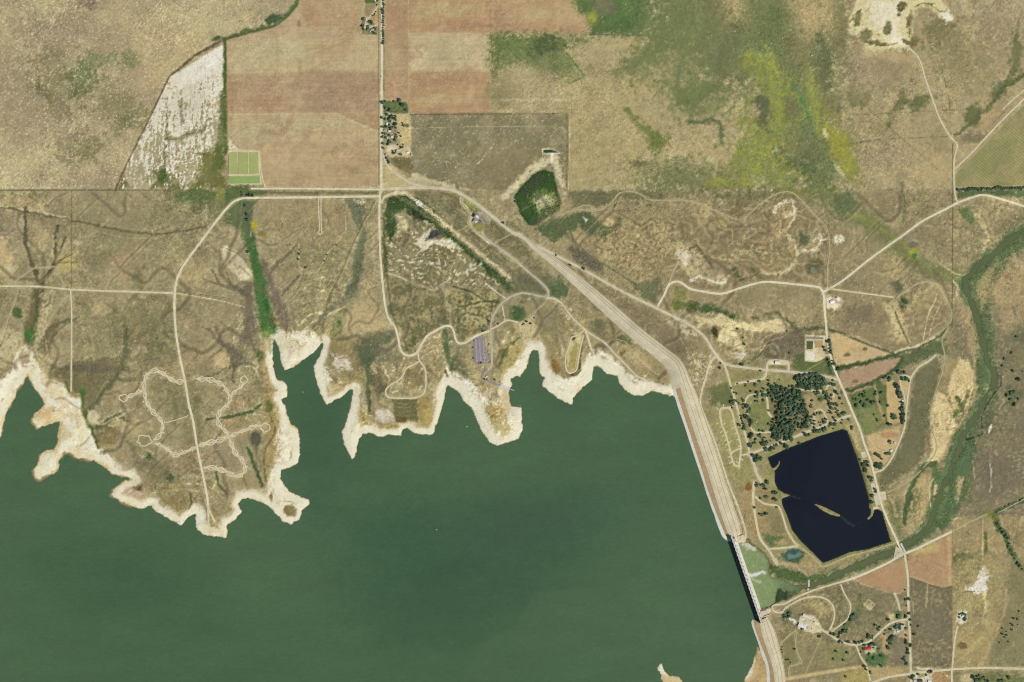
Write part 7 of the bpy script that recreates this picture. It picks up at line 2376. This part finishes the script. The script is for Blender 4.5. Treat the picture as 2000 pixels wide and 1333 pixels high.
grp(*CE, '505,300 545,400 515,410 520,480 570,690 650,710 605,800 520,810 515,870 525,905 535,965 540,1010 500,1050 490,1080 505,1095 520,1130 550,560 560,640 515,730 530,980 570,925', 1.8, 'roadside tree along the south road', 'trees along the south road')
grp(*CE, '360,830 340,850 320,880 335,900 310,930 325,950 355,850 375,820 215,965 150,1060 240,1040 235,1150 120,830 140,815 100,830 30,870 155,905 275,800 140,845 95,810', 2.0, 'tree in the thicket south-east of the farm road', 'thicket by the farm road')
grp(*CE, '650,1240 740,1250 765,1215 795,1215 590,1270 575,1290 1270,1275 1300,1300 1330,1270 1360,1290 1400,1310 1345,1310 1380,1280 1670,1275 1560,1320 1590,1310 1300,1325 1430,1325', 2.3, 'tree near the bottom right edge', 'trees at the bottom right edge')
grp(*CE, '1110,575 1130,570 1150,568 1170,575 1183,595 1180,615 1165,632 1112,605', 1.6, 'tree in the ring round the pale tank', 'ring of trees round the tank')
grp(*CE, '1590,735 1640,770 1690,680 1710,700 1760,630 1765,690 1720,620 1620,830 1560,890 1700,750 1660,880 1775,540 1590,790 1610,800 1640,810', 1.4, 'small tree on the green slope in the lower right', 'small trees on the green slope', pool=NARROW)
CV2 = (735, 190, 10.25)
grp(*CV2, '370,100 465,85 530,170 590,265 280,265 250,285 175,215 130,115 180,110', 2.2, 'tree round the green lot north of the hamlet', 'trees of the green lot')
grp(*CV2, '125,410 180,445 245,420 260,450 300,390 385,390 390,440 340,440 275,500 265,560 380,550 400,540 115,590 205,600 160,620 290,630 310,620 390,620 130,730 185,740 130,800 185,820 258,770 400,760 405,810 450,720 490,785 370,875 135,930 235,950 265,910 215,365', 2.0, 'yard tree among the hamlet houses', 'yard trees of the hamlet')
grp(*CV2, '150,1030 180,1150 200,1220 240,1285 255,1310 340,1085 390,1070 350,1135 470,1150 500,1160 500,1010 540,1000 530,525 545,575 440,955 540,960', 1.6, 'small tree in the yards south of the hamlet', 'small trees south of the hamlet', pool=NARROW)
CF = (690, 0, 16.66)
grp(*CF, '320,620 310,820 300,880 345,980 330,960 500,715 560,770 600,790 600,720 470,890 490,930 450,980 735,960 710,940 650,1060 700,1090 750,1110 780,180 700,470 740,390 660,530 770,40', 1.7, 'tree of the farmyard near the top edge', 'trees of the top farmyard')
for k in range(20):
    tree(748.8 + tr.uniform(-.6, .9), 2 + k * 4.4, tr.uniform(1.2, 1.9), 'dark tree in the windbreak beside the top road', 'roadside windbreak', pool=NARROW)
for k in range(46):
    tree(1869 + k * 3.0 + tr.uniform(-.8, .8), 371.2 - k * .09 + tr.uniform(-1, 1.4), tr.uniform(1.5, 2.5), 'dark tree in the shelterbelt below the striped field', 'shelterbelt below the striped field')
grp(300, 350, 3.8075, '677,195 682,200 697,265 700,300 702,312 703,540 660,120 700,125 720,125 740,125 655,100', 1.9, 'dark tree along the top of the green creek', 'trees along the green creek', pool=NARROW)
grp(300, 350, 3.8075, '1085,525 1085,560 1080,598 1130,660 1290,567 1270,610 1362,490', 1.4, 'dark cedar along the thin curved trail', 'cedars along the curved trail', pool=NARROW, name='cedar_tree', cat='tree')
grp(950, 350, 3.8075, '127,328 517,567 625,645 722,670 215,170', 1.6, 'lone cedar beside the dam road', 'cedars beside the dam road', pool=NARROW, name='cedar_tree')
grp(850, 580, 4.443, '455,200 473,212 415,303 433,290 465,412 470,500 545,235 600,180 335,380 330,440 335,535 430,715 450,715 515,720 470,565 380,575 400,575', 1.2, 'small cedar round the parking lot', 'cedars round the parking lot', pool=NARROW, name='cedar_tree')
grp(850, 580, 4.443, '860,182 760,245 795,215 830,235 770,235', 1.5, 'cedar on the bare picnic ground', 'cedars on the picnic ground', pool=NARROW, name='cedar_tree')
grp(1740, 900, 5.127, '1320,380 1300,395 1190,440 1150,460 1060,520 1075,640 1065,630 1110,690 1130,720 1160,760 1190,830 1180,860 1200,900 1220,950 1240,985 1270,1030 1300,1060 1320,1090 1170,780', 1.6, 'tree along the creek at the lower right', 'creek trees at the lower right')
grp(1380, 640, 4.443, '115,355 125,310 470,375 720,225 700,30 320,90 330,150 270,10 120,350 70,60', 1.5, 'lone dark tree among the bare pans', 'lone trees among the bare pans', pool=NARROW)

# ------------------------------------------------------------------ brush: too many to count
def scatter_brush():
    rg = np.random.RandomState(21)
    prob = SH * (0.55 + 0.45 * np.clip(F6 * 2 + .5, 0, 1))
    base = np.clip(F14 * 1.4 - .35, 0, 1) * .008 * (d_lake > 30) * (VV > 371) * (H > LOW_Z + .3)
    roadless = np.ones_like(prob)
    for _, _, wd, pts, _ in ROADS:
        pp = P(pts)
        w = window(pp, 8)
        d, _x = seg_dist(pp, w, False)
        roadless[w] *= d > wd / 2 + 1.5
    for pol in (DAM_POLY, SDAM_POLY):
        w = window(pol, 6)
        roadless[w] *= sdf(pol, w) > 2
    p = (prob * .42 + base) * roadless
    hit = rg.rand(*p.shape) < p
    j, i = np.nonzero(hit)
    n = len(j)
    u = us[i] + rg.uniform(-1, 1, n)
    v = vs_[j] + rg.uniform(-1, 1, n)
    z = H[j, i]
    thick = prob[j, i]
    r = rg.uniform(1.3, 2.6, n) * (1 + .5 * thick)
    oct_v = np.array([(1, 0, .5), (.3, .95, .45), (-.8, .6, .55), (-.8, -.6, .45), (.3, -.95, .5), (0, 0, 1.15), (.5, .35, .95), (-.45, -.2, .9)], np.float32)
    oct_f = np.array([(0, 1, 6), (1, 2, 5), (1, 5, 6), (2, 3, 7), (2, 7, 5), (3, 4, 7), (4, 0, 6), (4, 6, 5), (4, 5, 7)], np.int32)
    a = rg.uniform(0, 6.28, n)
    ca, sa = np.cos(a), np.sin(a)
    jit = rg.uniform(.75, 1.25, (n, len(oct_v), 3))
    q = oct_v[None] * jit
    x = (q[..., 0] * ca[:, None] - q[..., 1] * sa[:, None]) * r[:, None] + wx(u)[:, None]
    y = (q[..., 0] * sa[:, None] + q[..., 1] * ca[:, None]) * r[:, None] + wy(v)[:, None]
    zz = (q[..., 2] * 1.1 - .35) * r[:, None] + z[:, None]
    verts = np.stack([x, y, zz], -1).reshape(-1, 3)
    faces = (oct_f[None] + (np.arange(n) * len(oct_v))[:, None, None]).reshape(-1, 3)
    me = np_mesh('brush', verts, faces, False)
    t = rg.rand(n)[:, None]
    here = LAND[j, i]
    dark = np.array((58, 78, 48)) * (1 - t) + np.array((84, 98, 62)) * t
    c = np.where((thick > .1)[:, None], here * .45 + dark * .55, here * .55 + np.array((84, 84, 60)) * .45)
    colour(me, np.repeat(lin(c), len(oct_v), 0))
    o = put('brush', me, M_SCRUB)
    tag(o, 'low green brush and sage covering draws, marshes and river banks', 'brush', kind='stuff')
    return n


plant_forest()
NB = scatter_brush()
print('brush', NB, 'objects', len(bpy.data.objects))
